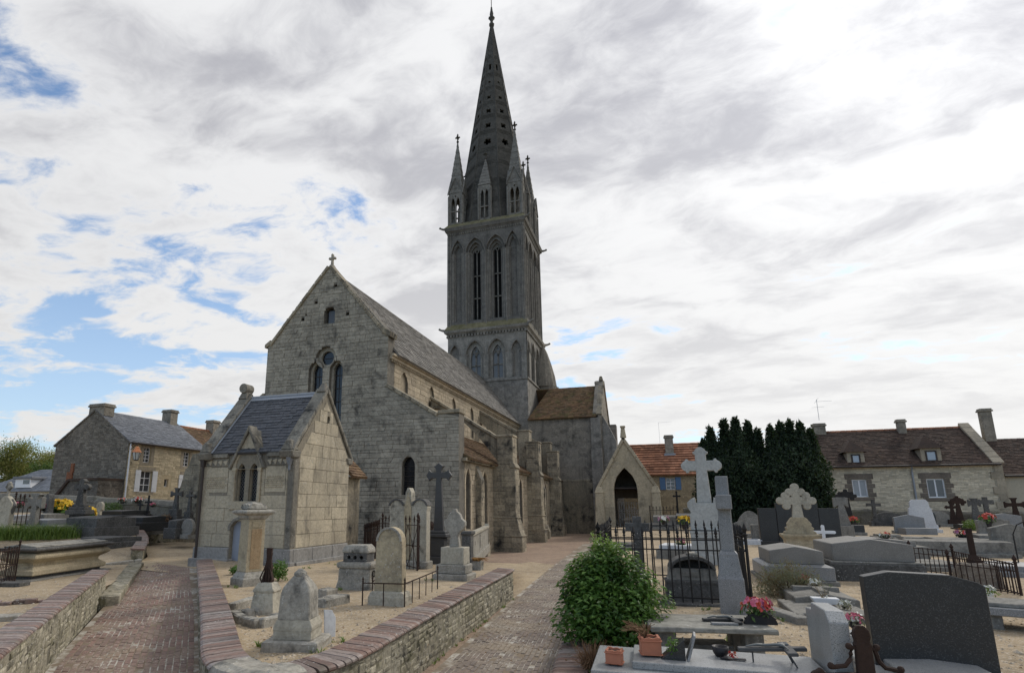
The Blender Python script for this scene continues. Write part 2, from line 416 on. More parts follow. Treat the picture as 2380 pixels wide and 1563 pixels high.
M['slate'] = mat_stone('new slates', (.1, .104, .115), (.08, .084, .094), (.05, .053, .06), var=.2, black=0, white=.05, streak=0, rough=.55, bump=.15)
M['greyslate'] = mat_stone('grey house slates', (.25, .26, .28), (.2, .21, .23), (.13, .136, .15), var=.2, black=.1, white=.1, streak=0, rough=.7, bump=.2)
M['chapel'] = mat_stone('mausoleum ashlar', (.53, .46, .335), (.43, .375, .28), (.22, .195, .155), var=.1, black=.32, white=.55, streak=.5, sc=1.3, spots=1.2)
M['chapeldark'] = mat_stone('weathered mausoleum trim', (.3, .275, .225), (.2, .185, .155), (.075, .07, .062), var=.14, black=.75, white=.35, streak=.3, sc=1.4)
M['plinth'] = mat_stone('grey plinth stone', (.36, .35, .33), (.3, .29, .275), (.16, .155, .145), var=.12, black=.35, white=.3, streak=.2, sc=1.3)
M['wallstone'] = mat_stone('lime washed rubble', (.46, .42, .325), (.3, .27, .2), (.075, .07, .052), var=.1, black=.9, white=.9, yellow=.15, moss=.45, streak=.75, sc=2.1, bump=1.0)
M['brick'] = None
M['concrete'] = mat_stone('lichened concrete', (.46, .43, .36), (.38, .35, .3), (.17, .16, .135), var=.08, black=.5, white=.85, yellow=.2, sc=1.8)
M['lead'] = mat_plain('grey lead', (.3, .32, .35), .5, .12, 6, .2)
M['glass'] = mat_plain('dark leaded glass', (.016, .017, .02), .18, .3, 3, 0, .5, .0)
M['bar'] = mat_plain('glazing bar iron', (.05, .04, .035), .7)
M['dark'] = mat_plain('dark interior', (.012, .012, .012), .95, .1, 2, 0, .1, 0)  # near-black colour painted in for the shade behind openings
def mat_brick():
    m, t, b = newmat('weathered red brick'); p = pos(t); r = piece_random(t)
    cr = t.n('ShaderNodeValToRGB', Fac=r); e = cr.color_ramp.elements
    e[0].position = 0; e[0].color = (.21, .115, .085, 1); e[1].position = 1; e[1].color = (.27, .235, .215, 1)
    for q_, c in ((.22, (.135, .094, .078)), (.42, (.25, .15, .115)), (.6, (.16, .135, .124)), (.8, (.3, .21, .172))):
        k = e.new(q_); k.color = (*c, 1)
    col = t.mix(t.math('MULTIPLY', t.step(t.noise(p, 18, 5, .65), .42, .7), .55), cr.outputs[0], (.085, .07, .062))
    col = t.mix(t.math('MULTIPLY', t.step(t.noise(p, 30, 3), .6, .68), t.step(t.noise(p, 1.5, 3), .48, .62)), col, (.5, .48, .44))
    col = t.mix(t.math('MULTIPLY', t.step(t.noise(p, 3.5, 5, .6), .55, .7), .5), col, (.1, .095, .06))
    t.put(b.inputs['Base Color'], col); t.put(b.inputs['Roughness'], t.math('MULTIPLY_ADD', t.noise(p, 9, 3), .5, .32)); b.inputs['Specular IOR Level'].default_value = .45
    bumped(t, b, t.noise(p, 45, 4, .6), .35, .008); return m
M['brick'] = mat_brick()
def mat_paver(name, cols, mort, amt):
    m, t, b = newmat(name); p = pos(t); r = piece_random(t)
    col = t.mix(r, cols[0], cols[1]); col = t.mix(t.step(t.noise(p, 1.1, 4, .6), .42, .62), col, cols[2])
    col = t.mix(t.math('MULTIPLY', t.step(t.noise(p, 24, 4, .65), .45, .7), .5), col, (.06, .05, .042))
    sp = t.math('MULTIPLY', t.step(t.noise(p, 20, 2), .6, .66), t.step(t.noise(t.vmath('ADD', p, (4, 2, 0)), .9, 3), .46, .6))
    col = t.mix(t.math('MULTIPLY', sp, amt), col, (.55, .52, .46))
    col = t.mix(t.math('MULTIPLY', t.step(t.noise(t.vmath('ADD', p, (1, 7, 0)), .7, 4), .55, .72), .45), col, (.33, .255, .165))
    t.put(b.inputs['Base Color'], col); b.inputs['Roughness'].default_value = .85
    bumped(t, b, t.noise(p, 40, 4, .6), .4, .008); return m
M['paverL'] = mat_paver('red path bricks', ((.27, .165, .13), (.185, .13, .108), (.27, .2, .155)), None, .8)
M['paverR'] = mat_paver('worn path bricks', ((.235, .18, .145), (.18, .148, .125), (.27, .225, .175)), None, 1.0)
def mat_sand(name, a, b2, c, peb, sc=1.0):
    m, t, b = newmat(name); p = pos(t)
    big = t.noise(p, .35*sc, 5, .6, .3); midn = t.noise(p, 2.6*sc, 6, .65); g = t.noise(p, 60*sc, 3, .7); pv = t.vor(p, 38*sc, out='Color')
    col = t.mix(t.step(big, .35, .68), a, b2)
    col = t.mix(t.math('MULTIPLY', t.step(midn, .46, .72), .75), col, c)
    col = t.mix(t.math('MULTIPLY', t.step(t.noise(p, .8*sc, 6, .7, .5), .52, .7), .5), col, (c[0]*.75, c[1]*.74, c[2]*.72))
    col = t.mix(t.math('MULTIPLY', t.step(g, .5, .75), .5), col, (c[0]*.55, c[1]*.55, c[2]*.55))
    s2 = t.n('ShaderNodeSeparateColor', Color=pv)
    col = t.mix(t.math('MULTIPLY', t.step(s2.outputs[0], .78, .9), .55), col, peb)
    t.put(b.inputs['Base Color'], col); b.inputs['Roughness'].default_value = .95; b.inputs['Specular IOR Level'].default_value = .2
    bumped(t, b, t.math('ADD', g, t.math('MULTIPLY', midn, 2.0)), .5, .02); return m
M['sand'] = mat_sand('sandy cemetery ground', (.46, .36, .235), (.36, .28, .185), (.22, .175, .12), (.56, .5, .41))
M['gravel'] = mat_sand('trodden gravel', (.36, .265, .19), (.28, .2, .15), (.17, .125, .1), (.42, .34, .28), 1.3)
M['grassy'] = mat_sand('rough grass', (.09, .11, .04), (.12, .12, .05), (.06, .07, .03), (.16, .15, .07))

# ================================================================ ground
def zR(x, y): return .5+.62*cl01((y-12)/34)
def zL(x, y): return .45+1.55*cl01((math.hypot(x, y)-25)/13)
def struct(name, b, m, smooth=False):
    o = make(name, b, m, smooth=smooth); o['kind'] = 'structure'; return o
struct('ground', B().add([(-1500, -300, -.03), (1500, -300, -.03), (1500, 2500, -.03), (-1500, 2500, -.03)], [(0, 1, 2, 3)]), M['grassy'])
struct('churchyard_ground', B().add([(-60, -8, -.008), (40, -8, -.008), (40, 75, -.008), (-60, 75, -.008)], [(0, 1, 2, 3)]), M['gravel'])
def rnd_h(x, y):
    from mathutils import noise as mn
    return .022*mn.noise(Vector((x*.9, y*.9, 3.3)))+.012*mn.noise(Vector((x*3.1, y*3.1, 1.3)))
def ruled(name, ys, fa, fb, nx, zf, m, bias=1.0):
    "ground sheet between two edge curves x=fa(y), x=fb(y)"
    b = B(); vs = []; fs = []
    for y in ys:
        xa, xb = fa(y), fb(y)
        for i in range(nx+1):
            x = xa+(xb-xa)*(i/nx)**bias; vs.append((x, y, zf(x, y)+rnd_h(x, y)))
    w = nx+1
    for j in range(len(ys)-1):
        for i in range(nx):
            q4 = (j*w+i, j*w+i+1, (j+1)*w+i+1, (j+1)*w+i)
            fs.append(q4 if fb(ys[0]) > fa(ys[0]) else tuple(reversed(q4)))
    b.add(vs, fs); return struct(name, b, m, True)
def lin(pts):
    def f(y):
        if y <= pts[0][1]: k = 0
        else:
            k = len(pts)-2
            for i in range(len(pts)-1):
                if y <= pts[i+1][1]: k = i; break
        (x0, y0), (x1, y1) = pts[k], pts[k+1]; return x0+(y-y0)*(x1-x0)/(y1-y0)
    return f
rightwall_x = lambda y: -1.33-(y-7.2)*.08
ys = [-6+i*.5 for i in range(60)]+[24+i*2 for i in range(18)]
ruled('cemetery_ground_right', ys, lambda y: rightwall_x(y)+.1 if y < 40.2 else -.3, lambda y: 60, 90, zR, M['sand'], 1.8)
# central plot outline: coping edges surveyed at z = .75
ZC = .75
C_OUT = [(457,1300),(463,1370),(469,1440),(467,1504),(474,1530),(494,1548),(530,1563),(570,1572),(620,1576),(665,1571),(707,1560),(757,1549),(799,1536),(855,1512),(915,1476),(1045,1402),(1195,1321)]
C_IN = [(499,1301),(514,1360),(540,1430),(548,1470),(556,1494),(566,1509),(583,1520),(603,1527),(640,1531),(665,1531),(690,1528),(753,1517),(790,1500),(834,1475),(899,1443),(1000,1386),(1120,1321)]
co = [gp(u, v, ZC) for u, v in C_OUT]; ci = [gp(u, v, ZC) for u, v in C_IN]
# left path edges
PL = [(gp(100, 1600, .0), gp(448, 1600, .0)), (gp(136, 1543, .02), gp(452, 1545, .03)), (gp(250, 1412, .13), gp(452, 1420, .19)), (gp(328, 1322, .41), gp(441, 1340, .42)), (gp(345, 1306, .44), gp(441, 1318, .45))]
# raised plot inside the curved wall
def fan(name, loop, zc, m, zf=None, step=.45):
    "flat-ish ground inside a closed outline: gridded triangles"
    xs = [p[0] for p in loop]; ys_ = [p[1] for p in loop]; b = B(); idx = {}; vs = []; fs = []
    ny = int((max(ys_)-min(ys_))/step)+1
    prev = None
    for j in range(ny+1):
        y = min(ys_)+.01+(max(ys_)-min(ys_)-.02)*j/ny
        c = crossings([loop], y)
        if len(c) < 2: prev = None; continue
        xa, xb = c[0], c[-1]; row = []
        for i in range(25):
            x = xa+(xb-xa)*i/24; row.append(len(vs)); vs.append((x, y, (zf(x, y) if zf else zc)+rnd_h(x, y)))
        if prev: fs += [(prev[i], prev[i+1], row[i+1], row[i]) for i in range(24)]
        prev = row
    return struct(name, b.add(vs, fs), m, True)
mid = [(a+b_)/2 for a, b_ in zip(co, ci)]
plot = [(p.x, p.y) for p in mid]+[(-4.4, 18.5), (-5.2, 21.5), (-9.5, 23.5), (-14, 23.5), (-14.2, 15.4)]
zplot = lambda x, y: .55-.06*cl01((y-15)/5)-.42*cl01((y-20)/3.4)+.18*cl01((-12-x)/3)
fan('plot_ground', plot, .55, M['sand'], zplot)
struct('worn_sand', B().add([(-4.6, 14.5, -.002), (-2.2, 13, -.002), (-3.0, 24, -.002), (-5.6, 26, -.002), (-7.2, 23, -.002)], [(0, 1, 2, 3, 4)]), M['sand'])
# left terrain, its near edge follows the left wall
leftedge = lin([(-5.4, 3.2), (-7.1, 4.7), (-13.1, 11.1), (-13.35, 11.5), (-16.55, 15.0), (-18.2, 16.5), (-20.1, 18.4), (-22.8, 20.7), (-30, 27.5)])
ruled('cemetery_ground_left', [3.2+i*.6 for i in range(42)]+[29+i*3 for i in range(10)], lambda y: leftedge(min(y, 27.4)), lambda y: -85, 60, zL, M['sand'], 1.6)
# sandy landing between the left path and the mausoleum
landing = [(PL[-2][0].x-.2, PL[-2][0].y-.2), (PL[-2][1].x+.5, PL[-2][1].y+.2), (-14.6, 16), (-15.2, 20), (-17, 26), (-30, 30), (-26, 24), (-19.3, 18.2)]
fan('landing_ground', landing, .45, M['sand'], lambda x, y: .43+.1*cl01((y-15)/8))

# ---------------------------------------------------------------- brick paths
def along(ctrl, n):
    out_ = []
    L = [0]
    for i in range(len(ctrl)-1): L.append(L[-1]+((ctrl[i+1][0]-ctrl[i][0]).length+(ctrl[i+1][1]-ctrl[i][1]).length)/2)
    return L
def brick_path(name, ctrl, mat, mort, rows, blen, ymax, zlift=.012, seed=3, limit=300, edge=.06):
    rnd = random.Random(seed); L = along(ctrl, 0)
    def at(s_, t_):
        k = 0
        while k < len(L)-2 and s_ > L[k+1]: k += 1
        f = (s_-L[k])/(L[k+1]-L[k]); a = ctrl[k][0].lerp(ctrl[k+1][0], f); b_ = ctrl[k][1].lerp(ctrl[k+1][1], f)
        return a.lerp(b_, t_)
    bed = B(); n = 40; vs = []; fs = []
    for i in range(n+1):
        s_ = L[-1]*i/n; vs += [tuple(at(s_, -.06)), tuple(at(s_, 1.0+edge))]
        if i: fs.append((2*i-2, 2*i-1, 2*i+1, 2*i))
    root = struct(name, bed.add(vs, fs), mort, True)
    pcs = []
    for r_ in range(rows):
        s_ = -blen*(.5 if r_ % 2 else 0)+rnd.uniform(0, .03)
        t0, t1 = r_/rows, (r_+1)/rows; g = .09/rows
        while s_ < L[-1]-.02:
            e = s_+blen*rnd.uniform(.94, 1.06); a, b_ = max(s_, 0), min(e, L[-1]); s_ = e
            if b_-a < .05: continue
            wob = rnd.uniform(-.004, .004); up = zlift*.6+rnd.uniform(-.006, .006)
            if rnd.random() < .03: up -= .012
            q4 = [at(a+.008, t0+g), at(a+.008, t1-g), at(b_-.008, t1-g), at(b_-.008, t0+g)]
            if q4[0].y > ymax: continue
            c = sum(q4, Vector())/4
            tl = [rnd.uniform(-.003, .003) for _ in range(4)]
            vv = [p-Vector((0, 0, .03)) for p in q4]+[p+Vector((0, 0, up-.006)) for p in q4]+[p.lerp(c, .07)+Vector((0, 0, up+tl[i])) for i, p in enumerate(q4)]
            ff = [(8, 9, 10, 11)]+[(i, (i+1) % 4, 4+(i+1) % 4, 4+i) for i in range(4)]+[(4+i, 4+(i+1) % 4, 8+(i+1) % 4, 8+i) for i in range(4)]
            vis = 1 if -50 < proj(c)[0] < 2430 and proj(c)[1] < 1600 else 0
            pcs.append((vv, ff, vis/c.length))
    lay(pcs, mat, root, limit, 'brick', 'brick_paving')
def mat_bed():
    m, t, b = newmat('patchy joint mortar'); p = pos(t)
    f = t.math('MULTIPLY', t.step(t.noise(p, 1.6, 5, .65), .44, .62), t.step(t.noise(p, 14, 3, .6), .3, .55))
    col = t.mix(f, t.mix(t.noise(p, 4, 4), (.15, .115, .08), (.26, .2, .135)), (.5, .47, .41)); t.put(b.inputs['Base Color'], col); b.inputs['Roughness'].default_value = .95
    bumped(t, b, t.noise(p, 40, 3), .4, .01); return m
M['bedL'] = mat_bed()
def fl(p, z): return Vector((p[0], p[1], z))
brick_path('path_left', PL, M['paverL'], M['bedL'], 19, .225, 30, seed=5, edge=.3)
PR = [(fl((-3.15, 6.2), 0), fl((rightwall_x(6.2)-.02, 6.2), 0)), (fl((-3.3, 9), 0), fl((rightwall_x(9)-.02, 9), 0)), (fl((-3.82, 16), 0), fl((rightwall_x(16)-.05, 16), 0)), (fl((-4.3, 24), 0), fl((rightwall_x(24)-.1, 24), 0)), (fl((-5.0, 40), .0), fl((rightwall_x(40)-.2, 40), 0))]
brick_path('path_right', PR, M['paverR'], M['bedL'], 22, .225, 27, seed=8)

# ---------------------------------------------------------------- low walls with brick coping
def coping_proto(w, lead=1.0):
    "one coping brick: x across the wall (nose at +x), y along it"
    h = w/2; pr = [(-h, -.035), (-h, .012), (-h+.015, .02), (h-.06, .0), (h-.02, -.008), (h+.008, -.026), (h+.012, -.045), (h-.01, -.066), (h-.05, -.07)]
    b = B(); d_ = .051; n = len(pr)
    vs = [(x, -d_, z) for x, z in pr]+[(x, d_, z) for x, z in pr]
    fs = [tuple(range(n)), tuple(reversed(range(n, 2*n)))]+[((i+1) % n, i, i+n, (i+1) % n+n) for i in range(n)]
    b.add(vs, fs); return b
def resample(pts, pitch):
    out_ = []; acc = 0
    for a, b_ in zip(pts[:-1], pts[1:]):
        L = (b_-a).length; t_ = acc
        while t_ < L: out_.append((a.lerp(b_, t_/L), (b_-a).normalized())); t_ += pitch
        acc = t_-L
    return out_
def smooth_line(pts, it=2):
    for _ in range(it):
        o2 = [pts[0]]
        for a, b_ in zip(pts[:-1], pts[1:]): o2 += [a.lerp(b_, .25), a.lerp(b_, .75)]
        pts = o2+[pts[-1]]
    return pts
def low_wall(name, label, line, w, nose, body_mat, zbase, skip=None, pitch=.11, limit=300, seed=1, cat='wall', patch=None):
    "line: coping top centre; nose=+1 if the rounded edge is right of the walking direction"
    rnd = random.Random(seed); root = thing(name, label, cat, line[0]*1.0); o0 = line[0]
    ln = smooth_line(line, 2); b = B(); vs = []; fs = []; t2 = w/2-.035
    for i, p in enumerate(ln):
        t_ = (ln[min(i+1, len(ln)-1)]-ln[max(i-1, 0)]).normalized(); s_ = Vector((t_.y, -t_.x, 0)).normalized()*t2
        zb = zbase(p) if callable(zbase) else zbase
        for q_ in (p-s_, p+s_):
            vs.append((q_.x-o0.x, q_.y-o0.y, zb-o0.z)); vs.append((q_.x-o0.x, q_.y-o0.y, p.z-.05-o0.z))
    for i in range(len(ln)-1):
        a = 4*i; c = a+4
        fs += [(a, a+1, c+1, c), (a+3, a+2, c+2, c+3), (a+1, a+3, c+3, c+1)]
    m4 = 4*(len(ln)-1); fs += [(0, 2, 3, 1), (m4, m4+1, m4+3, m4+2)]
    b.add(vs, fs); bm_ = make('wall_body', b, body_mat, root, rough=.012)
    proto = make('coping_brick', coping_proto(w), M['brick'], root); used = False; k = 0; rb = B()
    for i, (p, t_) in enumerate(resample(ln, pitch)):
        if skip and skip(p): continue
        s_ = Vector((t_.y, -t_.x, 0))*nose
        rz = math.atan2(s_.y, s_.x); loc = Vector((p.x-o0.x, p.y-o0.y, p.z-o0.z+rnd.uniform(-.004, .004)))
        slope = math.asin(max(-1, min(1, t_.z)))*nose
        rot = (slope+rnd.uniform(-.02, .02), rnd.uniform(-.012, .012), rz+rnd.uniform(-.02, .02))
        if not used: proto.location = loc; proto.rotation_euler = rot; used = True; continue
        c = inst(proto, root, loc, rot, (1, rnd.uniform(.93, 1.03), rnd.uniform(.95, 1.05)))
    if patch: make('cement_patch', patch(o0), M['concrete'], root, bevel=.01, rough=.012)
    return root
line = [a.lerp(b_, .5) for a, b_ in zip(co, ci)]
hw = .44
# keep a constant width: re-centre from the outer (nose) edge
line = []
for i, p in enumerate(co):
    t_ = (co[min(i+1, len(co)-1)]-co[max(i-1, 0)]).normalized(); n_ = Vector((-t_.y, t_.x, 0)); line.append(p+n_*hw/2)
ispatch = lambda p: 540 < proj(p)[0] < 695 and proj(p)[1] > 1520
def patch(o0):
    pts = [p for p in smooth_line(line, 2) if ispatch(p)]; b = B(); vs = []; fs = []
    for i, p in enumerate(pts):
        t_ = (pts[min(i+1, len(pts)-1)]-pts[max(i-1, 0)]).normalized(); s_ = Vector((t_.y, -t_.x, 0))
        for dx, dz in ((-.2, -.06), (-.2, .02), (.1, .035), (.22, .0), (.235, -.06)): q_ = p+s_*dx-o0; vs.append((q_.x, q_.y, q_.z+dz))
    for i in range(len(pts)-1):
        for j in range(4): fs.append((5*i+j, 5*i+5+j, 5*i+6+j, 5*i+1+j))
    return b.add(vs, fs)
CWALL = low_wall('curved_wall', 'curved low wall with brown brick coping around the central plot', line, hw, 1, M['wallstone'], -.06, skip=ispatch, patch=patch, seed=2)
la, lb = gp(253, 1323, .85), gp(-40, 1552, .85)
t_ = (lb-la).normalized(); n_ = Vector((t_.y, -t_.x, 0))*.19
PWALL = low_wall('path_wall', 'low wall with grey-red brick coping at the left picture edge', [la+n_, la.lerp(lb, .5)+n_, lb+n_], .38, -1, M['wallstone'], -.06, seed=4)
sw = [gp(320, 1274, .9), gp(335, 1250, 1.0), gp(323, 1231, 1.3)]
low_wall('stub_wall', 'short kinked wall with pale brick coping left of the mausoleum', sw, .45, 1, M['wallstone'], .2, seed=6)
rw = [Vector((rightwall_x(y)+.19, y, .52+.012*(y-7))) for y in (4.5, 7, 10, 13, 20, 28, 36, 39.5)]
low_wall('verge_wall', 'low wall with pinkish brick coping right of the brick path, passing the green bush', rw, .42, -1, M['wallstone'], -.06, seed=7)
# rubble facing stones on the outer faces of the two walls
M['rubble'] = mat_stone('rubble facing', (.5, .455, .35), (.34, .305, .225), (.1, .092, .068), var=.28, black=.8, white=.8, yellow=.12, moss=.4, streak=.4, sc=2.2, bump=.8)
def face_stones(root, pts, off, zb, seed, limit):
    rnd = random.Random(seed); pcs = []
    for a, c in zip(pts[:-1], pts[1:]):
        d_ = c-a; d_.z = 0; L = d_.length
        if L < .08: continue
        u_ = d_.normalized(); n_ = Vector((u_.y, -u_.x, 0))*(1 if off > 0 else -1)
        fr = frame(Vector((a.x, a.y, 0))+n_*abs(off), u_ if off > 0 else -u_, (0, 0, 1), n_)
        q4 = [(0, zb), (L, zb), (L, a.z-.08), (0, a.z-.08)] if off > 0 else [(-L, zb), (0, zb), (0, a.z-.08), (-L, a.z-.08)]
        pcs += masonry(q4, [], .1, .2, fr, rnd, gap=.022, proud=(-.008, .014), ch_var=.35, chamfer=.012)
    ofs = root.location.copy()
    pcs = [([tuple(Vector(v)-ofs) for v in vs], fs, w) for vs, fs, w in pcs]
    lay(pcs, M['rubble'], root, limit, 'stone', 'rubble_facing')
face_stones(CWALL, line[8:], hw/2-.03, -.02, 3, 280)
face_stones(CWALL, line[:5], hw/2-.03, .02, 4, 0)
face_stones(PWALL, [la+n_, lb+n_], -(.19-.03), -.02, 5, 280)
# stone kerbs along the left path
def kerb(name, label, a, b_, w, h, mat, grp=None):
    d_ = b_-a; L = d_.length; o = thing(name, label, 'kerb', a, math.atan2(d_.y, d_.x), grp); x = 0; rnd = random.Random(int(L*100))
    while x < L-.05:
        l_ = min(rnd.uniform(.7, 1.2), L-x); z0 = d_.z*x/L; z1 = d_.z*(x+l_)/L
        bb = B().add([(x+.01, -w/2, z0-h-.2), (x+l_-.01, -w/2, z1-h-.2), (x+l_-.01, w/2, z1-h-.2), (x+.01, w/2, z0-h-.2), (x+.01, -w/2, z0), (x+l_-.01, -w/2, z1), (x+l_-.01, w/2, z1), (x+.01, w/2, z0)], [(3,2,1,0),(4,5,6,7),(0,1,5,4),(1,2,6,5),(2,3,7,6),(3,0,4,7)])
        make('kerb_stone', bb, mat, o, bevel=.02, rough=.015); x += l_
    return o
kerb('path_kerb', 'mossy stone kerb continuing the left path wall', gp(254, 1384, .36), gp(318, 1305, .56), .42, .3, M['wallstone'])
vs = []; fs = []
for i in range(13):
    y = 10.6+6.4*i/12; x = leftedge(y); vs += [(x-.3, y, zL(x, y)-.01), (x+.05, y, zL(x, y)-.14), (x+.5, y-.1, .02+.34*cl01((y-10)/5))]
    if i: k = 3*i; fs += [(k-3, k-2, k+1, k), (k-2, k-1, k+2, k+1)]
struct('sand_bank', B().add(vs, fs), M['sand'], True)
kerb('plot_kerb', 'low flat kerb slab crossing the sand before the stub wall', gp(236, 1309, .5), gp(330, 1298, .6), .25, .15, M['concrete'])
rl = [gp(347, 1243, .95), gp(400, 1238, 1.0), gp(443, 1229, 1.15)]
b = B()
for a, c in zip(rl[:-1], rl[1:]):
    b.add([(a.x, a.y, .2), (c.x, c.y, .2), (c.x, c.y, c.z), (a.x, a.y, a.z), (a.x-.1, a.y+.4, .2), (c.x-.1, c.y+.4, .2), (c.x-.1, c.y+.4, c.z), (a.x-.1, a.y+.4, a.z)], [(0, 1, 2, 3), (3, 2, 6, 7), (5, 4, 7, 6), (4, 0, 3, 7), (1, 5, 6, 2)])
tag(make('rubble_wall', b, M['wallstone'], bevel=.03, rough=.05), 'low dark rubble wall with white top between stub wall and mausoleum', 'wall')
# ================================================================ church
Y0 = 25.5; Y1 = 54.0; XS = -12.62; XN = -20.02; XC = -16.3; XA = -8.8; XAN = -23.8
CH = thing('church', 'old stone parish church with long nave, tall belfry tower and dark spire', 'church', (XC, Y0, 0))
FW = frame((0, Y0, 0), (1, 0, 0), (0, 0, 1), (0, -1, 0))
def fz(x, y):                                    # survey of the west front
    p = onY(592+.308*x, 584+.308*y, Y0); return (p.x, p.z)
def circle(c, r, n=20): return [(c[0]+r*math.cos(2*math.pi*i/n), c[1]+r*math.sin(2*math.pi*i/n)) for i in range(n)]
front = [(XAN, -.1), (XA, -.1), (XA, 6.75), (-9.75, 6.72), (-13.05, 8.68), (XS, 8.68), (XS, 10.95), (-12.62, 11.15), (XC+.12, 15.25), (XC-.12, 15.25), (XN, 11.15), (XN, 8.5), (XAN, 5.6)]
front = [(XAN, -.1), (XA, -.1), (XA, 6.75), (-9.75, 6.72), (-12.62, 8.42), (-12.62, 11.15), (XC+.12, 15.25), (XC-.12, 15.25), (XN, 11.15), (XN, 8.4), (XAN, 5.7)]
lan = []
for x0, x1, ya, yb in ((414, 487, 838, 1090), (570, 637, 833, 1130)):
    a, c, t_ = fz(x0, yb), fz(x1, yb), fz((x0+x1)/2, ya)
    w = c[0]-a[0]; lan.append(((a[0]+c[0])/2, a[1], w, t_[1]-w*.85, t_[1]))
# real sills continue below the mausoleum roof
lan = [(c, min(z0, 6.35), w, zs, zt) for c, z0, w, zs, zt in lan]
lan_out = [gothic(c, z0-.1, w+.26, zs, zt+.18) for c, z0, w, zs, zt in lan]
oc = fz(535, 797); oc_r = .44
ua, ub = fz(520, 548), fz(607, 415)
upper = [(ua[0], ua[1]), (ub[0], ua[1]), (ub[0], ub[1]-.12), (ub[0]-.18, ub[1]), (ua[0]+.18, ub[1]), (ua[0], ub[1]-.12)]
wa, wb, wt_ = onY(933, 1152, Y0), onY(964, 1152, Y0), onY(948, 1058, Y0)
aw = ((wa.x+wb.x)/2, wa.z, wb.x-wa.x, wt_.z-.5, wt_.z)
aisle_win = gothic(aw[0], aw[1], aw[2], aw[3], aw[4])
put = []
for x, y in ((610, 265), (463, 393), (645, 370), (700, 475), (363, 517), (715, 353), (388, 483)):
    c = fz(x, y); s_ = .1 if (x, y) not in ((715, 353), (388, 483)) else .05
    put.append([(c[0]-s_, c[1]-s_*1.2), (c[0]+s_, c[1]-s_*1.2), (c[0]+s_, c[1]+s_*1.2), (c[0]-s_, c[1]+s_*1.2)])
holes = lan_out+[circle(oc, oc_r+.16), upper, aisle_win]+put
west = wmake('west_wall', B().poly(front, -.75, -.012, FW, holes), M['mortar'], CH)
FACADE = masonry(front, holes, .2, .48, FW, random.Random(4), gap=.013, proud=(-.006, .022), ch_var=.38)
lay(FACADE, M['facade'], west, 300)
wmake('dark_interior', B().box(XAN+.3, XA-.3, Y0+.55, Y0+.7, .2, 5.2).box(XN+.3, XS-.3, Y0+.55, Y0+.7, 5.0, 10.9).box(XC-1.6, XC+1.6, Y0+.55, Y0+.7, 10.8, 12.9), M['dark'], CH)  # black panels in place of the unlit nave and aisles
# stepped window surrounds, glass and iron bars
def lancet(parent, c, z0, w, zs, zt, fr, d_glass, mat_j, nbars=4, name='window'):
    b = B(); b.poly(gothic(c, z0-.1, w+.255, zs, zt+.177), -.3-.16, -.22, fr, [gothic(c, z0, w, zs, zt)])
    o = wmake(name, b, mat_j, parent)
    make('glass', B().poly(gothic(c, z0, w+.01, zs, zt), d_glass-.03, d_glass, fr), M['glass'], o)
    bb = B()
    for i in range(1, nbars+1):
        z = z0+(zs-z0)*i/(nbars+.3); bb.poly([(c-w/2, z-.018), (c+w/2, z-.018), (c+w/2, z+.018), (c-w/2, z+.018)], d_glass, d_glass+.03, fr)
    bb.poly([(c-.01, z0), (c+.01, z0), (c+.01, zt-.05), (c-.01, zt-.05)], d_glass, d_glass+.02, fr)
    make('glazing_bar', bb, M['bar'], o); return o
for l_ in lan: lancet(CH, *l_, FW, -.4, M['facade'])
ow = wmake('round_window', B().poly(circle(oc, oc_r+.158), -.45, -.22, FW, [circle(oc, oc_r-.06)]), M['facade'], CH)
make('glass', B().poly(circle(oc, oc_r-.05), -.4, -.36, FW), M['glass'], ow)
make('glazing_bar', B().poly([(oc[0]-oc_r+.06, oc[1]-.015), (oc[0]+oc_r-.06, oc[1]-.015), (oc[0]+oc_r-.06, oc[1]+.015), (oc[0]-oc_r+.06, oc[1]+.015)], -.36, -.33, FW), M['bar'], ow)
cw_ = wmake('aisle_window', B().poly(gothic(aw[0], aw[1]-.001, aw[2]+.3, aw[3], aw[4]+.2), -.012, .03, FW, [gothic(aw[0], aw[1]-.002, aw[2]-.002, aw[3], aw[4]-.001)]), M['facade'], CH)
make('glass', B().poly(gothic(aw[0], aw[1], aw[2]+.02, aw[3], aw[4]), -.33, -.3, FW), M['glass'], cw_)
bb = B()
for i in range(1, 7): z = aw[1]+(aw[4]-aw[1]-.25)*i/7; bb.poly([(aw[0]-aw[2]/2, z-.012), (aw[0]+aw[2]/2, z-.012), (aw[0]+aw[2]/2, z+.012), (aw[0]-aw[2]/2, z+.012)], -.3, -.275, FW)
make('glazing_bar', bb, M['bar'], cw_)
lf = wmake('loft_shutter', B().poly([(p[0], p[1]) for p in [(ua[0]+.14, ua[1]), (ub[0]-.01, ua[1]), (ub[0]-.01, ub[1]-.14), (ua[0]+.14, ub[1]-.14)]], -.3, -.25, FW), mat_plain('grey shutter', (.1, .11, .125), .5), CH)
for p_ in put: wmake('putlog_hole', B().poly(p_, -.5, -.4, FW), M['dark'], CH)
# string course under the aisle window
sc = B()
x = XA-.05
while x > -13.2: sc.box(x-.62, x-.02, Y0-.05, Y0+.02, 2.62, 2.68); x -= .62
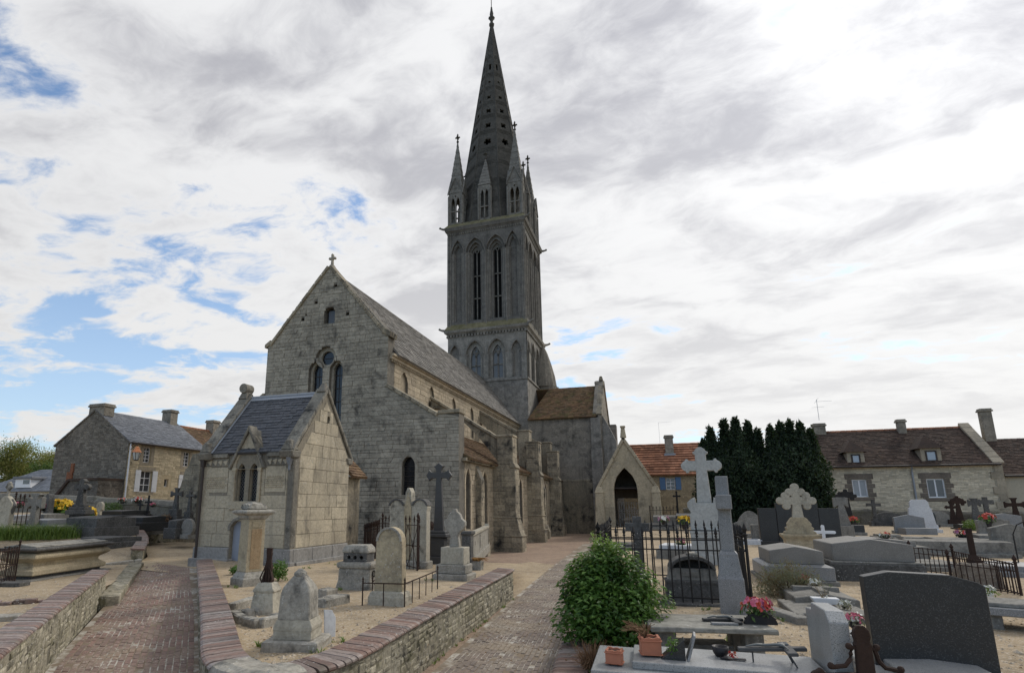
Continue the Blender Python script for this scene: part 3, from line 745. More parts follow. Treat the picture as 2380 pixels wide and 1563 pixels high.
# gable copings
def band2(b, p0, p1, t_, d0, d1, fr, off=0.0):
    a, c = Vector(p0), Vector(p1); d_ = (c-a).normalized(); n_ = Vector((-d_.y, d_.x))
    return b.poly([tuple(a+n_*off), tuple(c+n_*off), tuple(c+n_*(off+t_)), tuple(a+n_*(off+t_))], d0, d1, fr)
def coping_run(name, p0, p1, t_, d0, d1, fr, mat, n, root, off=-.02):
    for i in range(n):
        a = tuple(p0[k]+(p1[k]-p0[k])*(i+.015)/n for k in (0, 1)); c = tuple(p0[k]+(p1[k]-p0[k])*(i+.985)/n for k in (0, 1))
        wmake(name, band2(B(), a, c, t_, d0, d1, fr, off+random.uniform(-.008, .008)), mat, root, bevel=.02)
coping_run('coping_stone', (-12.75, 11.12), (XC+.1, 15.3), .16, -.6, .1, FW, M['buttress'], 9, CH)
coping_run('coping_stone', (XC-.1, 15.3), (XN+.1, 11.12), .16, -.6, .1, FW, M['buttress'], 9, CH)
coping_run('coping_stone', (-9.85, 6.76), (-12.62, 8.42), .17, -.8, .12, FW, M['buttress'], 6, CH)
coping_run('coping_stone', (XN, 8.4), (XAN-.1, 5.65), .17, -.8, .12, FW, M['buttress'], 7, CH)
kn = B().poly([(-12.95, 11.1), (-12.48, 10.85), (-12.42, 11.12), (-12.9, 11.42)], -.7, .14, FW)
wmake('kneeler', kn, M['buttress'], CH, bevel=.03)
wmake('kneeler', B().poly([(XN-.16, 10.95), (XN+.2, 11.1), (XN+.2, 11.4), (XN-.16, 11.15)], -.7, .1, FW), M['buttress'], CH, bevel=.03)
wmake('aisle_cap_stone', B().poly([(-9.9, 6.72), (XA+.06, 6.74), (XA+.06, 6.94), (-9.85, 6.9)], -.8, .1, FW), M['buttress'], CH, bevel=.03)
# apex cross
fc = B().poly([(-.09, 15.2), (.09, 15.2), (.06, 15.62), (.05, 15.78), (.2, 15.76), (.23, 15.82), (.2, 15.9), (.06, 15.9), (.07, 16.06), (0, 16.12), (-.07, 16.06), (-.06, 15.9), (-.2, 15.9), (-.23, 15.82), (-.2, 15.76), (-.05, 15.78), (-.06, 15.62)], -.07, .07, frame((XC, Y0+.25, 0), (1, 0, 0), (0, 0, 1), (0, -1, 0)))
fc.frus(15.05, 15.45, (.3, .28), (.09, .09), XC, Y0+.25)
wmake('gable_cross', fc, M['facade'], CH, bevel=.02)
# ---- nave: clerestory walls, cornice, roof
FS = lambda X: frame((X, 0, 0), (0, 1, 0), (0, 0, 1), (1, 0, 0))
FN = lambda X: frame((X, 0, 0), (0, -1, 0), (0, 0, 1), (-1, 0, 0))
cler = [(Y0+.75, 5.0), (Y1, 5.0), (Y1, 9.95), (Y0+.75, 9.95)]
arcs = []
for u, v, w in ((940, 858, .95), (1003, 892, .9), (1054, 916, .9), (1096, 936, .85), (1131, 953, .85), (1160, 968, .85), (1184, 980, .8)):
    p = onX(u, v, XS); arcs.append((p.y, 7.2, w, min(p.z, 9.45)-.62, min(p.z, 9.45)))
ah = [gothic(*a) for a in arcs]
cw2 = wmake('clerestory_wall', B().poly(cler, -.6, -.012, FS(XS), ah), M['mortar'], CH)
lay(masonry(cler, ah, .27, .62, FS(XS), random.Random(9)), M['warm'], cw2, 0)
for a in arcs:
    o = wmake('blind_arch', B().poly(gothic(a[0], a[1], a[2]+.02, a[3], a[4]), -.2, -.13, FS(XS)), M['warm'], CH)
wmake('clerestory_wall', B().poly([(-Y1, 5), (-Y0-.75, 5), (-Y0-.75, 9.95), (-Y1, 9.95)], -.6, 0, FN(XN)), M['warm'], CH)
cor = B().box(XS-.1, XS+.14, Y0+.2, Y1, 9.78, 9.93).box(XS-.1, XS+.24, Y0+.2, Y1, 9.93, 10.05)
wmake('cornice', cor, M['warm'], CH)
bl = B(); y = Y0+.3
while y < Y1: bl.box(XS-.02, XS+.1, y, y+.1, 9.66, 9.78); y += .2
wmake('billet_moulding', bl, M['warm'], CH)
def slope_frame(p0, p1, p_up):
    "u along eaves, v up the slope"
    p0, p1, p_up = Vector(p0), Vector(p1), Vector(p_up); u = (p1-p0).normalized(); v = (p_up-p0); v -= u*v.dot(u); L = v.length; v.normalize()
    return frame(p0, u, v, u.cross(v)), (p1-p0).length, L
def roof(name, p0, p1, p_up, mat, rh, tw, parent, root=True, thick=.08, limit=0, piece='tile', seed=1, poly=None, tilt=.025, bed=None):
    fr, W_, L_ = slope_frame(p0, p1, p_up); out_ = poly(W_, L_) if poly else [(0, 0), (W_, 0), (W_, L_), (0, L_)]
    o = (wmake if root else make)(name, B().poly(out_, -thick, -.004, fr), bed or mat, parent)
    lay(masonry(out_, [], rh, tw, fr, random.Random(seed), gap=.006, proud=(.004, .02), ch_var=.06, chamfer=.004, tilt=tilt), mat, o, limit, piece, piece+'_covering')
    return o
roof('nave_roof', (XS+.35, Y0+.6, 10.02), (XS+.35, Y1, 10.02), (XC, Y0+.6, 15.05), M['oldroof'], .26, .36, CH, piece='stone_slate')
roof('nave_roof', (XN-.3, Y1, 10.02), (XN-.3, Y0+.6, 10.02), (XC, Y1, 15.05), M['oldroof'], .5, .7, CH, piece='stone_slate')
rg = B(); y = Y0+.6
while y < Y1-.1: rg.tube([(XC, y, 15.03), (XC, min(y+.38, Y1), 15.03)], .11, 6); y += .4
wmake('ridge_tiles', rg, M['oldroof'], CH)
wmake('valley_stone', B().add([(XS+.35, Y1-.05, 10.0), (XC, Y1-.05, 15.1), (XC, Y1-.35, 15.06), (XS+.35, Y1-2.2, 10.04)], [(0, 1, 2, 3)]), M['mossy'], CH)
# ---- south aisle
FA = FS(XA); aw_out = [(Y0+.75, -.1), (Y1, -.1), (Y1, 4.6), (Y0+.75, 4.6)]
nich = []
for y, w in ((26.75, .75), (29.6, .9), (33.6, .85), (37.9, .85), (42.6, .85), (46.8, .85), (50.9, .8)): nich.append((y, 1.35, w, 3.45, 4.2))
nh = [gothic(*n_) for n_ in nich]
aisw = wmake('aisle_wall', B().poly(aw_out, -.6, -.012, FA, nh), M['mortar'], CH)
lay(masonry(aw_out, nh, .25, .5, FA, random.Random(19)), M['warm'], aisw, 0)
for k, n_ in enumerate(nich):
    o = wmake('aisle_niche', B().poly(gothic(n_[0], n_[1], n_[2]+.02, n_[3], n_[4]), -.4, -.3, FA), M['warm'] if k < 2 else M['glass'], CH)
    arch_band(b := B(), n_[0], n_[1]-.05, n_[2], n_[3], n_[4], .16, -.012, .035, FA); wmake('niche_moulding', b, M['warm'], CH)
wmake('aisle_cornice', B().box(XA-.1, XA+.22, Y0+.4, Y1, 4.5, 4.66), M['buttress'], CH)
roof('aisle_roof', (XA+.35, Y0+.6, 4.64), (XA+.35, Y1, 4.64), (XS, Y0+.6, 7.05), M['browntile'], .2, .24, CH)
wmake('aisle_wall', B().poly([(-Y1, -.1), (-Y0-.75, -.1), (-Y0-.75, 5), (-Y1, 5)], -.6, 0, FN(XAN)), M['warm'], CH)
roof('aisle_roof', (XAN-.3, Y1, 5.0), (XAN-.3, Y0+.6, 5.0), (XN, Y1, 7.4), M['browntile'], .5, .6, CH)
# ---- buttresses with flyers
def buttress(y, w, x1, ztop, fly=True, name='buttress', steps=True, seed=0):
    rnd = random.Random(seed); fl_ = .32 if y < 35 else .17
    fw = frame((0, y, 0), (1, 0, 0), (0, 0, 1), (0, -1, 0)); xo = x1
    prof = [(XA-.2, -.1), (xo+fl_, -.1), (xo+fl_, .78), (xo+fl_*.8, .86), (xo+fl_*.3, 1.5), (xo+.0, 1.78), (xo-.0, 4.4), (xo-.04, 4.55), (xo-.1, 4.75), (xo-.1, ztop), (xo-.98, ztop), (xo-.98, 4.6), (XA-.2, 4.4)]
    if not steps: prof = [(XA-.2, -.1), (xo+.28, -.1), (xo+.28, .5), (xo+.1, .95), (xo, 1.05), (xo, 3.7), (XA+.02, 4.42), (XA-.2, 4.42)]
    o = wmake(name, B().poly(prof, -w, -.012, fw), M['mortar'], CH)
    pcs = masonry(prof, [], .3, .6, fw, rnd)
    # outer (south) face as a strip of blocks
    def xat(z):
        c = crossings([prof], z); return c[-1]
    z = -.1; 
    while z < (ztop if steps else 3.7)-.05:
        h = min(.3*rnd.uniform(.85, 1.15), (ztop if steps else 3.7)-z); a, c = xat(z+.004), xat(z+h-.004); yy = 0
        n = 2 if w > .7 else 1
        cuts = [0]+[w*(i+1)/n+rnd.uniform(-.12, .12)*(i+1 < n) for i in range(n)]
        for k in range(n):
            y0_, y1_ = y+cuts[k]+.006, y+cuts[k+1]-.006; g = rnd.uniform(.002, .018)
            vs = [(a-.03, y0_, z+.006), (a-.03, y1_, z+.006), (c-.03, y1_, z+h-.006), (c-.03, y0_, z+h-.006), (a+g, y0_, z+.006), (a+g, y1_, z+.006), (c+g, y1_, z+h-.006), (c+g, y0_, z+h-.006)]
            pcs.append((vs, [(4, 5, 6, 7), (0, 1, 5, 4), (1, 2, 6, 5), (2, 3, 7, 6), (3, 0, 4, 7)], .1))
        z += h
    lay(pcs, M['buttress'], o, 0)
    if steps:
        cp = B().box(xo-1.03, xo-.05, y-.06, y+w+.06, ztop, ztop+.13).poly([(xo-.3, 4.46), (xo+.07, 4.46), (xo+.07, 4.52), (xo-.06, 4.76), (xo-.3, 4.76)], -w-.05, .05, fw)
        make('weathering', cp, M['buttress'], o, bevel=.03)
        make('drip_moulding', B().box(XA+.0, xo+fl_+.05, y-.05, y+w+.05, .78, .86).box(XA, xo+.08, y-.04, y+w+.04, 1.74, 1.8), M['buttress'], o, bevel=.02)
    if fly:
        top0, top1 = (xo-.95, ztop+.02), (XS+.02, ztop+2.6)
        n = 8; und = [(xo-.97+(XS-xo+.97)*i/n, ztop-1.4+(3.3)*math.sin(math.pi/2*i/n)**.95) for i in range(n+1)]
        flp = [top1]+[top0]+und
        b = B().poly(list(reversed([top0]+und+[top1])), -w+.15, -.15, fw); 
        make('flying_arch', b, M['buttress'], o)
        cb_ = B(); band2(cb_, top0, top1, .16, -w+.05, -.05, fw, -.02) if False else band2(cb_, top1, top0, .16, -w+.05, -.05, fw, -.14)
        make('flyer_coping', cb_, M['buttress'], o, bevel=.03)
buttress(28.0, .55, XA+.3, 4.4, False, 'pilaster', False, 1)
for k, (y, xo, zt) in enumerate(((31.2, -7.53, 6.2), (40.0, -7.83, 6.75), (48.6, -7.95, 6.85))): buttress(y, 1.0, xo, zt, k == 0, seed=k+3)
for y in (41.2, 49.8):
    up = wmake('upper_pier', B().box(XA-.85, XA-.02, y, y+.9, 4.4, 7.75).box(XA-.9, XA+.03, y-.05, y+.95, 7.75, 7.88), M['buttress'], CH, bevel=.03)
    make('flyer_coping', band2(B(), (XS, 9.5), (XA-.8, 7.7), .2, -.8, -.1, frame((0, y, 0), (1, 0, 0), (0, 0, 1), (0, -1, 0)), -.16), M['buttress'], up, bevel=.03)
    make('flying_arch', B().poly([(XA-.8, 7.6), (XA-.8, 6.2), (XS, 8.6), (XS, 9.4)][::-1], -.75, -.15, frame((0, y, 0), (1, 0, 0), (0, 0, 1), (0, -1, 0))), M['buttress'], up)
for k, y in enumerate((35.6, 44.6, 52.4)): buttress(y, .5, XA+.35, 4.4, False, 'pilaster', False, 20+k)
cbx = B().poly([(XA-1.55, -.1), (XA+.02, -.1), (XA+.02, 5.2), (XA-.2, 5.55), (XA-1.55, 5.55)], 0, .02, FW)
# north-west corner buttress, stepped
nb = wmake('corner_buttress', B().poly([(XAN-1.6, -.1), (XAN+.3, -.1), (XAN+.3, 5.2), (XAN-.3, 5.2), (XAN-.55, 4.4), (XAN-.7, 4.4), (XAN-1.0, 3.2), (XAN-1.2, 3.1), (XAN-1.4, 1.5), (XAN-1.6, 1.3)], -1.1, .5, FW), M['mortar'], CH)
lay(masonry([(XAN-1.6, -.1), (XAN+.3, -.1), (XAN+.3, 5.2), (XAN-.3, 5.2), (XAN-.55, 4.4), (XAN-.7, 4.4), (XAN-1.0, 3.2), (XAN-1.2, 3.1), (XAN-1.4, 1.5), (XAN-1.6, 1.3)], [], .28, .5, frame((0, Y0-.5, 0), (1, 0, 0), (0, 0, 1), (0, -1, 0)), random.Random(77)), M['buttress'], nb, 0)
# small tiled lean-to beside the west front, right of the mausoleum
le = onY(838, 1108, 20.9)
roof('lean_to_roof', (le.x, 20.3, le.z), (le.x, 21.5, le.z), (le.x-1.9, 20.3, le.z+1.9), M['browntile'], .16, .2, CH)
wmake('lean_to_wall', B().box(le.x-2.2, le.x-.3, 20.4, 21.4, 0, le.z), M['buttress'], CH)

# ---- tower
TC = Vector((-15.72, 58.2, 0)); TH = 4.15
def tface(k):
    a = k*math.pi/2; rot = Matrix.Rotation(a, 3, 'Z')
    u = rot @ Vector((1, 0, 0)); n_ = rot @ Vector((0, -1, 0)); return frame(TC+n_*TH, u, (0, 0, 1), n_)
def rect(u0, u1, z0, z1): return [(u0, z0), (u1, z0), (u1, z1), (u0, z1)]
low = wmake('tower_base', B().box(TC.x-TH, TC.x+TH, TC.y-TH, TC.y+TH, 0, 14.62), M['tower'], CH)
shade_box = wmake('belfry_shade_box', B().box(TC.x-3.3, TC.x+3.3, TC.y-3.3, TC.y+3.3, 14.6, 31), M['dark'], CH)  # added near-black box stands in for the shade inside the hollow belfry
for k in range(4):
    fr = tface(k); e = TH-.002 if k % 2 else TH
    big_ = [(-1.22, 1.85), (1.1, 1.85)]; sm = [(-3.4, 1.05), (3.12, 1.0)]
    h0 = [gothic(c, 14.9, w, 17.55, 18.95) for c, w in big_]+[gothic(c, 14.9, w, 17.55, 18.62) for c, w in sm]
    st = wmake('lower_stage', B().poly(rect(-e, e, 14.6, 19.6), -.28, 0, fr, h0), M['tower'], CH)
    h1 = [gothic(c, 15.0, 1.05, 17.3, 18.45) for c, w in big_]
    make('recessed_wall', B().poly(rect(-e+.3, e-.3, 14.6, 19.6), -.6, -.28, fr, h1), M['tower'], st)
    mo = B()
    for c, w in big_+sm:
        top = 18.95 if w > 1.5 else 18.62
        arch_band(mo, c, 17.5, w, 17.55, top, .14, 0, .08, fr, legs=False)
    make('hood_moulding', mo, M['pinnacle'], st)
    sh = B()
    for c, w in big_+sm:
        for sgn in (-1, 1):
            for dd, off in ((-.08, 0), (-.2, .11)):
                u = c+sgn*(w/2-off-.05); sh.tube([fr(u, 14.95, dd), fr(u, 17.5, dd)], .065, 6); sh.tube([fr(u, 17.42, dd), fr(u, 17.6, dd)], .08, 6, .12)
    make('shaft', sh, M['pinnacle'], st)
    for c, w in big_:
        gl = make('glass', B().poly(gothic(c, 15.0, 1.07, 17.3, 18.45), -.56, -.52, fr), M['glass'] if k else mat_plain('pale tower glass', (.13, .135, .14), .3, .2, 2), st)
        tr = B().poly(rect(c-.06, c+.06, 15.0, 17.7), -.52, -.4, fr).poly(rect(c-.5, c+.5, 16.35, 16.46), -.52, -.4, fr)
        arch_band(tr, c-.27, 17.2, .42, 17.25, 17.75, .07, -.52, -.4, fr, legs=False); arch_band(tr, c+.27, 17.2, .42, 17.25, 17.75, .07, -.52, -.4, fr, legs=False)
        tr.poly(circle((c, 17.98), .25, 14), -.52, -.4, fr, [circle((c, 17.98), .16, 14)])
        make('tracery', tr, M['pinnacle'], st)
    # belfry stage
    bays = [(-3.06, 1.35, 30.3), (-1.1, 2.02, 30.32), (1.16, 2.02, 30.32), (2.98, 1.35, 30.45)]
    zs_ = 28.7
    bs = wmake('belfry_stage', B().poly(rect(-e, e, 20.2, 31.2), -.2, 0, fr, [gothic(c, 21.1, w, zs_, zt) for c, w, zt in bays]), M['belfry'], CH)
    lay_ = [(-.42, -.2, .74), (-.64, -.42, .54), (-.85, -.64, .38)]
    for i, (d0, d1, f) in enumerate(lay_):
        hs = [gothic(c, 21.25, w*f, zs_, zs_+(zt-zs_)*f) for c, w, zt in (bays[1:3] if i else bays[1:3])]
        if i == 0: hs += [gothic(c, 21.25, w*.62, zs_, zs_+(zt-zs_)*.66) for c, w, zt in (bays[0], bays[3])]
        make('jamb_order', B().poly(rect(-e+.25+.2*i, e-.25-.2*i, 20.3, 31.1), d0, d1, fr, hs), M['belfry'], bs)
    mo = B()
    for c, w, zt in bays:
        arch_band(mo, c, zs_, w, zs_, zt, .13, 0, .1, fr, legs=False)
        arch_band(mo, c, zs_, w*.74, zs_, zs_+(zt-zs_)*.74, .1, -.2, -.1, fr, legs=False)
    make('arch_moulding', mo, M['belfry'], bs)
    sh = B()
    for c, w, zt in bays:
        for sgn in (-1, 1):
            ls = ((w/2-.05, -.08), (w/2-.2, -.14), (w*.37-.04, -.3), (w*.27-.03, -.5)) if w > 1.6 else ((w/2-.05, -.08), (w/2-.18, -.13), (w*.31-.03, -.3))
            for off, dd in ls:
                sh.tube([fr(c+sgn*off, 21.0, dd), fr(c+sgn*off, 28.6, dd)], .075, 6); sh.tube([fr(c+sgn*off, 28.5, dd), fr(c+sgn*off, 28.8, dd)], .08, 6, .13)
    for u in (-4.05, -3.88, 3.95, 4.1, -2.12, .03, 2.24): sh.tube([fr(u, 20.6, .03), fr(u, 30.9 if abs(u) > 3.5 else 28.7, .03)], .08, 6)
    make('shaft', sh, M['pinnacle'], bs)
    for c, w, zt in bays[1:3]:
        tr = B().poly(rect(c-.055, c+.055, 21.25, 28.9), -.78, -.66, fr)
        for z in (23.7, 26.2): tr.poly(rect(c-.42, c+.42, z, z+.1), -.78, -.66, fr)
        tr.poly(circle((c, 29.05), .22, 12), -.78, -.66, fr, [circle((c, 29.05), .13, 12)])
        make('tracery', tr, M['pinnacle'], bs)
    # mossy weathered sill with pointed ramps below the openings
    gl = B().add([fr(-4.5, 20.2, .36), fr(4.5, 20.2, .36), fr(4.15, 20.85, .0), fr(-4.15, 20.85, .0)], [(0, 1, 2, 3)])
    for c, w, zt in bays: gl.add([fr(c-w/2, 20.72, .08), fr(c+w/2, 20.72, .08), fr(c+w*.2, 21.35, -.6), fr(c-w*.2, 21.35, -.6)], [(0, 1, 2, 3)])
    make('weathered_sill', gl, M['mossy'], bs)
def ring(h0, h1, z0, z1): return B().frus(z0, z1, (h0, h0), (h1, h1), TC.x, TC.y)
wmake('cornice', ring(4.2, 4.42, 19.72, 19.95), M['tower'], CH); wmake('cornice', ring(4.46, 4.52, 19.95, 20.2), M['tower'], CH)
wmake('cornice', ring(4.2, 4.36, 31.15, 31.4), M['belfry'], CH); wmake('cornice', ring(4.42, 4.52, 31.4, 31.78), M['belfry'], CH)
wmake('roof_sill', ring(4.52, 4.1, 31.78, 32.35), M['mossy'], CH)
wmake('string_course', ring(4.26, 4.26, 14.58, 14.74), M['tower'], CH)
dn = B()
for k in range(4):
    fr = tface(k)
    for i in range(26): u = -4.1+8.2*i/25; dn.poly(rect(u-.08, u+.08, 19.5, 19.72), 0, .16, fr)
    for i in range(34): u = -4.1+8.2*i/33; dn.poly(rect(u-.06, u+.06, 31.0, 31.15), 0, .1, fr)
wmake('dentils', dn, M['tower'], CH)
for sx_ in (-1, 1):
    for sy_ in (-1, 1):
        for z, m_ in ((20.25, 'tower'), (31.7, 'belfry')):
            a = Vector((TC.x+sx_*4.4, TC.y+sy_*4.4, z)); d_ = Vector((sx_, sy_*.35, .08)).normalized()
            wmake('gargoyle', B().tube([a, a+d_*.25, a+d_*.5+Vector((0, 0, .06))], .15, 6, .1).ball(tuple(a+d_*.55+Vector((0, 0, .1))), .13, 6, 4), M[m_], CH)
# ---- spire: eight pierced faces
ZB, ZT, RB, RT = 32.2, 60.3, 4.42, .16
def foil(c, r, lobes=4, n=5):
    pts = []
    for k in range(lobes):
        a0 = math.pi/4+2*math.pi*k/lobes; cx, cy = c[0]+r*.62*math.cos(a0), c[1]+r*.62*math.sin(a0)
        for i in range(n): a = a0-1.9+3.8*i/(n-1); pts.append((cx+r*.42*math.cos(a), cy+r*.42*math.sin(a)))
    return pts
for k in range(8):
    a0, a1 = (k-.5)*math.pi/4-math.pi/2, (k+.5)*math.pi/4-math.pi/2
    P = lambda a, r, z: Vector((TC.x+r*math.cos(a), TC.y+r*math.sin(a), z))
    p0, p1, q0, q1 = P(a0, RB, ZB), P(a1, RB, ZB), P(a0, RT, ZT), P(a1, RT, ZT)
    fr, W_, L_ = slope_frame(p0, p1, (q0+q1)/2); wt2 = (q1-q0).length
    hl = []
    for z, r in ((42.6, .46), (44.9, .38), (47.0, .33), (49.0, .27)): hl.append(foil((W_/2, (z-ZB)/(ZT-ZB)*L_), r, 4 if z > 43 else 5))
    hl.append(circle((W_/2, (51.3-ZB)/(ZT-ZB)*L_), .16, 10)); v = (53.6-ZB)/(ZT-ZB)*L_; hl.append(rect(W_/2-.13, W_/2+.13, v-.45, v+.45))
    sp = wmake('spire_face', B().poly([(0, 0), (W_, 0), (W_/2+wt2/2, L_), (W_/2-wt2/2, L_)], -.22, 0, fr, hl), M['spire'], CH)
    ribs = B().tube([p0*1.0, q0*1.0], .11, 5, .05); make('edge_roll', ribs, M['spire'], sp)
    cb_ = B(); rr = random.Random(k)
    for z in (34.5, 37.0, 39.5, 41.3, 43.8, 46.0, 48.0, 50.2, 52.2, 55, 57):
        for j in range(3):
            v = (z-ZB)/(ZT-ZB)*L_+j*.2; wv = (W_*(1-v/L_))/2-.12
            if wv > .15: cb_.poly([(W_/2-wv, v), (W_/2+wv, v), (W_/2+wv, v+.05), (W_/2-wv, v+.05)], 0, .035, fr)
    make('scalloped_band', cb_, M['spire'], sp)
wmake('spire_shade_cone', B().lathe([(RB-.8, ZB), (.1, ZT-4)], 8, TC.x, TC.y), M['dark'], CH)  # added near-black cone stands in for shade inside the hollow spire
fin = B().lathe([(.16, 60.2), (.3, 60.35), (.34, 60.6), (.16, 60.85), (.2, 61.2), (.42, 61.5), (.2, 61.75), (.24, 62.1), (.15, 62.6), (.1, 63.1)], 8, TC.x, TC.y)
wmake('spire_finial', fin, M['spire'], CH, smooth=True)
vane = B().tube([(TC.x, TC.y, 63), (TC.x, TC.y, 66.6)], .05, 5).tube([(TC.x-.75, TC.y-.1, 65.0), (TC.x+.75, TC.y+.1, 65.35)], .035, 4)
vane.poly([(-.6, 66.3), (.1, 66.15), (.5, 66.5), (.62, 66.95), (.3, 66.75), (-.1, 66.65), (-.35, 66.95), (-.5, 66.75)], -.03, .03, frame((TC.x, TC.y, 0), (1, 0, 0), (0, 0, 1), (0, -1, 0)))
wmake('weathercock', vane, M['bar'], CH)
# ---- pinnacles and lucarnes
def turret(cx, cy, hw_, zt, gab, tipz, name, k0=None, two=True):
    root = wmake(name, B().box(cx-hw_-.02, cx+hw_+.02, cy-hw_-.02, cy+hw_+.02, 32.0, 32.35), M['pinnacle'], CH)
    for k in range(4):
        if k0 is not None and k not in k0: continue
        a = k*math.pi/2; rot = Matrix.Rotation(a, 3, 'Z'); n_ = rot @ Vector((0, -1, 0))
        fr = frame(Vector((cx, cy, 0))+n_*hw_, rot @ Vector((1, 0, 0)), (0, 0, 1), n_); e = hw_ if k % 2 == 0 else hw_-.02
        out_ = [(-e, 32.3), (e, 32.3), (e, zt)]+([(0, gab)] if gab else [])+[(-e, zt)]
        hs = [gothic(s_*.29*hw_/.78, 32.5, .4*hw_/.78, zt-1.15, zt-.5) for s_ in (-1, 1)]
        if gab: hs.append(foil((0, zt+.42), .2)); hs.append(circle((0, zt-.35), .1, 8))
        make('pierced_face', B().poly(out_, -.16, 0, fr, hs), M['pinnacle'], root)
        tr = B().poly(rect(-e, e, 33.75, 33.87), -.12, .03, fr)
        for s_ in (-1, 1): tr.tube([fr(s_*e*.97, 32.3, .03), fr(s_*e*.97, zt-.3, .03)], .1, 6)
        tr.tube([fr(0, 32.4, .02), fr(0, zt-1.0, .02)], .07, 6)
        if gab: 
            for s_ in (-1, 1): tr.poly([(s_*(e+.12), zt-.12), (s_*(e+.12), zt+.06), (0, gab+.12), (0, gab-.06)][::s_], -.05, .12, fr)
        make('mullion', tr, M['pinnacle'], root)
    b = B(); n = 9; z0 = zt+.05; half = hw_*1.02
    for i in range(n):
        f0, f1 = i/n, (i+1)/n
        b.frus(z0+(tipz-z0)*f0, z0+(tipz-z0)*f1, (half*(1-f0)+.03, half*(1-f0)+.03), (max(half*(1-f1)-.0, .03),)*2, cx, cy)
    make('spirelet', b, M['pinnacle'], root)
    fb = B().lathe([(.06, tipz-.2), (.16, tipz-.05), (.07, tipz+.1), (.09, tipz+.35), (.22, tipz+.5), (.08, tipz+.65), (.1, tipz+.85), (.02, tipz+1.0)], 6, cx, cy)
    fb.box(cx-.28, cx+.28, cy-.05, cy+.05, tipz+.42, tipz+.56).box(cx-.05, cx+.05, cy-.28, cy+.28, tipz+.42, tipz+.56)
    make('finial', fb, M['spire'], root)
for sx_, sy_ in ((-1, -1), (1, -1), (1, 1), (-1, 1)): turret(TC.x+sx_*3.32, TC.y+sy_*3.32, .78, 36.0, 37.9, 42.9, 'pinnacle')
for k in range(4):
    a = k*math.pi/2; n_ = Matrix.Rotation(a, 3, 'Z') @ Vector((0, -1, 0)); c = TC+n_*3.45
    turret(c.x, c.y, .68, 36.35, None, 40.0, 'lucarne', (k, (k+1) % 4, (k+3) % 4))
# stair turret in the angle of tower and transept
wmake('stair_turret', B().lathe([(1.3, 9), (1.3, 15.0)], 10, -11.0, 61.3).lathe([(1.38, 15.0), (1.2, 16.2), (.85, 17.6), (.45, 18.9), (.05, 19.8)], 10, -11.25, 61.2), M['transept'], CH)
# ---- south transept
XT = -5.05; ye, yr = Y1, 58.2
tw_ = [(-11.6, -.1), (XT, -.1), (XT, 10.6), (-11.6, 10.6)]
FT = frame((0, Y1, 0), (1, 0, 0), (0, 0, 1), (0, -1, 0))
wmake('transept_wall', B().poly(tw_, -.8, 0, FT), M['transept'], CH)
roof('transept_roof', (-11.6, Y1-.3, 10.5), (XT-.15, Y1-.3, 10.5), (-11.6, yr, 14.25), M['trtile'], .22, .28, CH, poly=lambda w, l: [(0, 0), (w, 0), (w, l), (1.4, l)])
roof('transept_roof', (XT-.15, 62.4, 10.5), (-11.6, 62.4, 10.5), (XT-.15, yr, 14.25), M['trtile'], .5, .6, CH)
sg = [(Y1, -.1), (62.4, -.1), (62.4, 10.9), (yr, 14.75), (Y1, 10.9)]
wmake('transept_gable', B().poly(sg, -.75, 0, FS(XT+.3)), M['transept'], CH)
tc = B(); band2(tc, (Y1-.2, 10.75), (yr, 14.75), .0, 0, 0, FS(XT)) if False else None
coping_run('coping_stone', (yr, 14.72), (Y1-.15, 10.75), .16, -.15, .38, FS(XT), M['buttress'], 7, CH)
coping_run('coping_stone', (62.5, 10.75), (yr, 14.72), .2, -.55, .42, FS(XT), M['buttress'], 7, CH)
wmake('gable_finial', B().frus(14.75, 15.2, (.22, .2), (.12, .12), XT+.1, yr), M['buttress'], CH, bevel=.05)
wmake('corner_pier', B().box(XT-.75, XT+.25, Y1-.35, Y1, -.1, 7.6).box(XT-.7, XT+.2, Y1-.2, Y1, 7.6, 10.4), M['tower'], CH, bevel=.04)
wmake('corner_pier', B().poly([(0, -.1), (1.5, -.1), (1.5, 4.4), (1.2, 5.2), (1.2, 8.2), (.6, 9.6), (0, 10.8)], -1.2, 0, frame((XT+.3, Y1+.3, 0), (1, 0, 0), (0, 0, 1), (0, -1, 0))), M['tower'], CH, bevel=.03)
wmake('stair_pier', B().box(XT+.31, XT+1.15, 60.6, 61.8, -.1, 10.6), M['tower'], CH, bevel=.04)
wmake('string_course', B().box(-8.8, XT+.3, Y1-.12, Y1, 4.62, 4.78), M['buttress'], CH)
wmake('wall_base', B().box(-8.8, XT+.3, Y1-.1, Y1, -.1, 4.6), M['buttress'], CH)
# ================================================================ family mausoleum
AX0, AX1, AY0, AY1, AZ = -15.05, -11.3, 16.15, 19.7, 4.15
MS = thing('mausoleum', 'small pale stone mausoleum with steep dark slate roof and twin lancet gablet', 'mausoleum', ((AX0+AX1)/2, AY0, .5))
FF = frame((0, AY0, 0), (1, 0, 0), (0, 0, 1), (0, -1, 0)); FG = FS(AX1); FL = FN(AX0)
def cz(x, y): p = onY(442+.2878*x, 892+.2878*y, AY0); return (p.x, p.z)
yr_ = 17.92; zr_ = 6.42
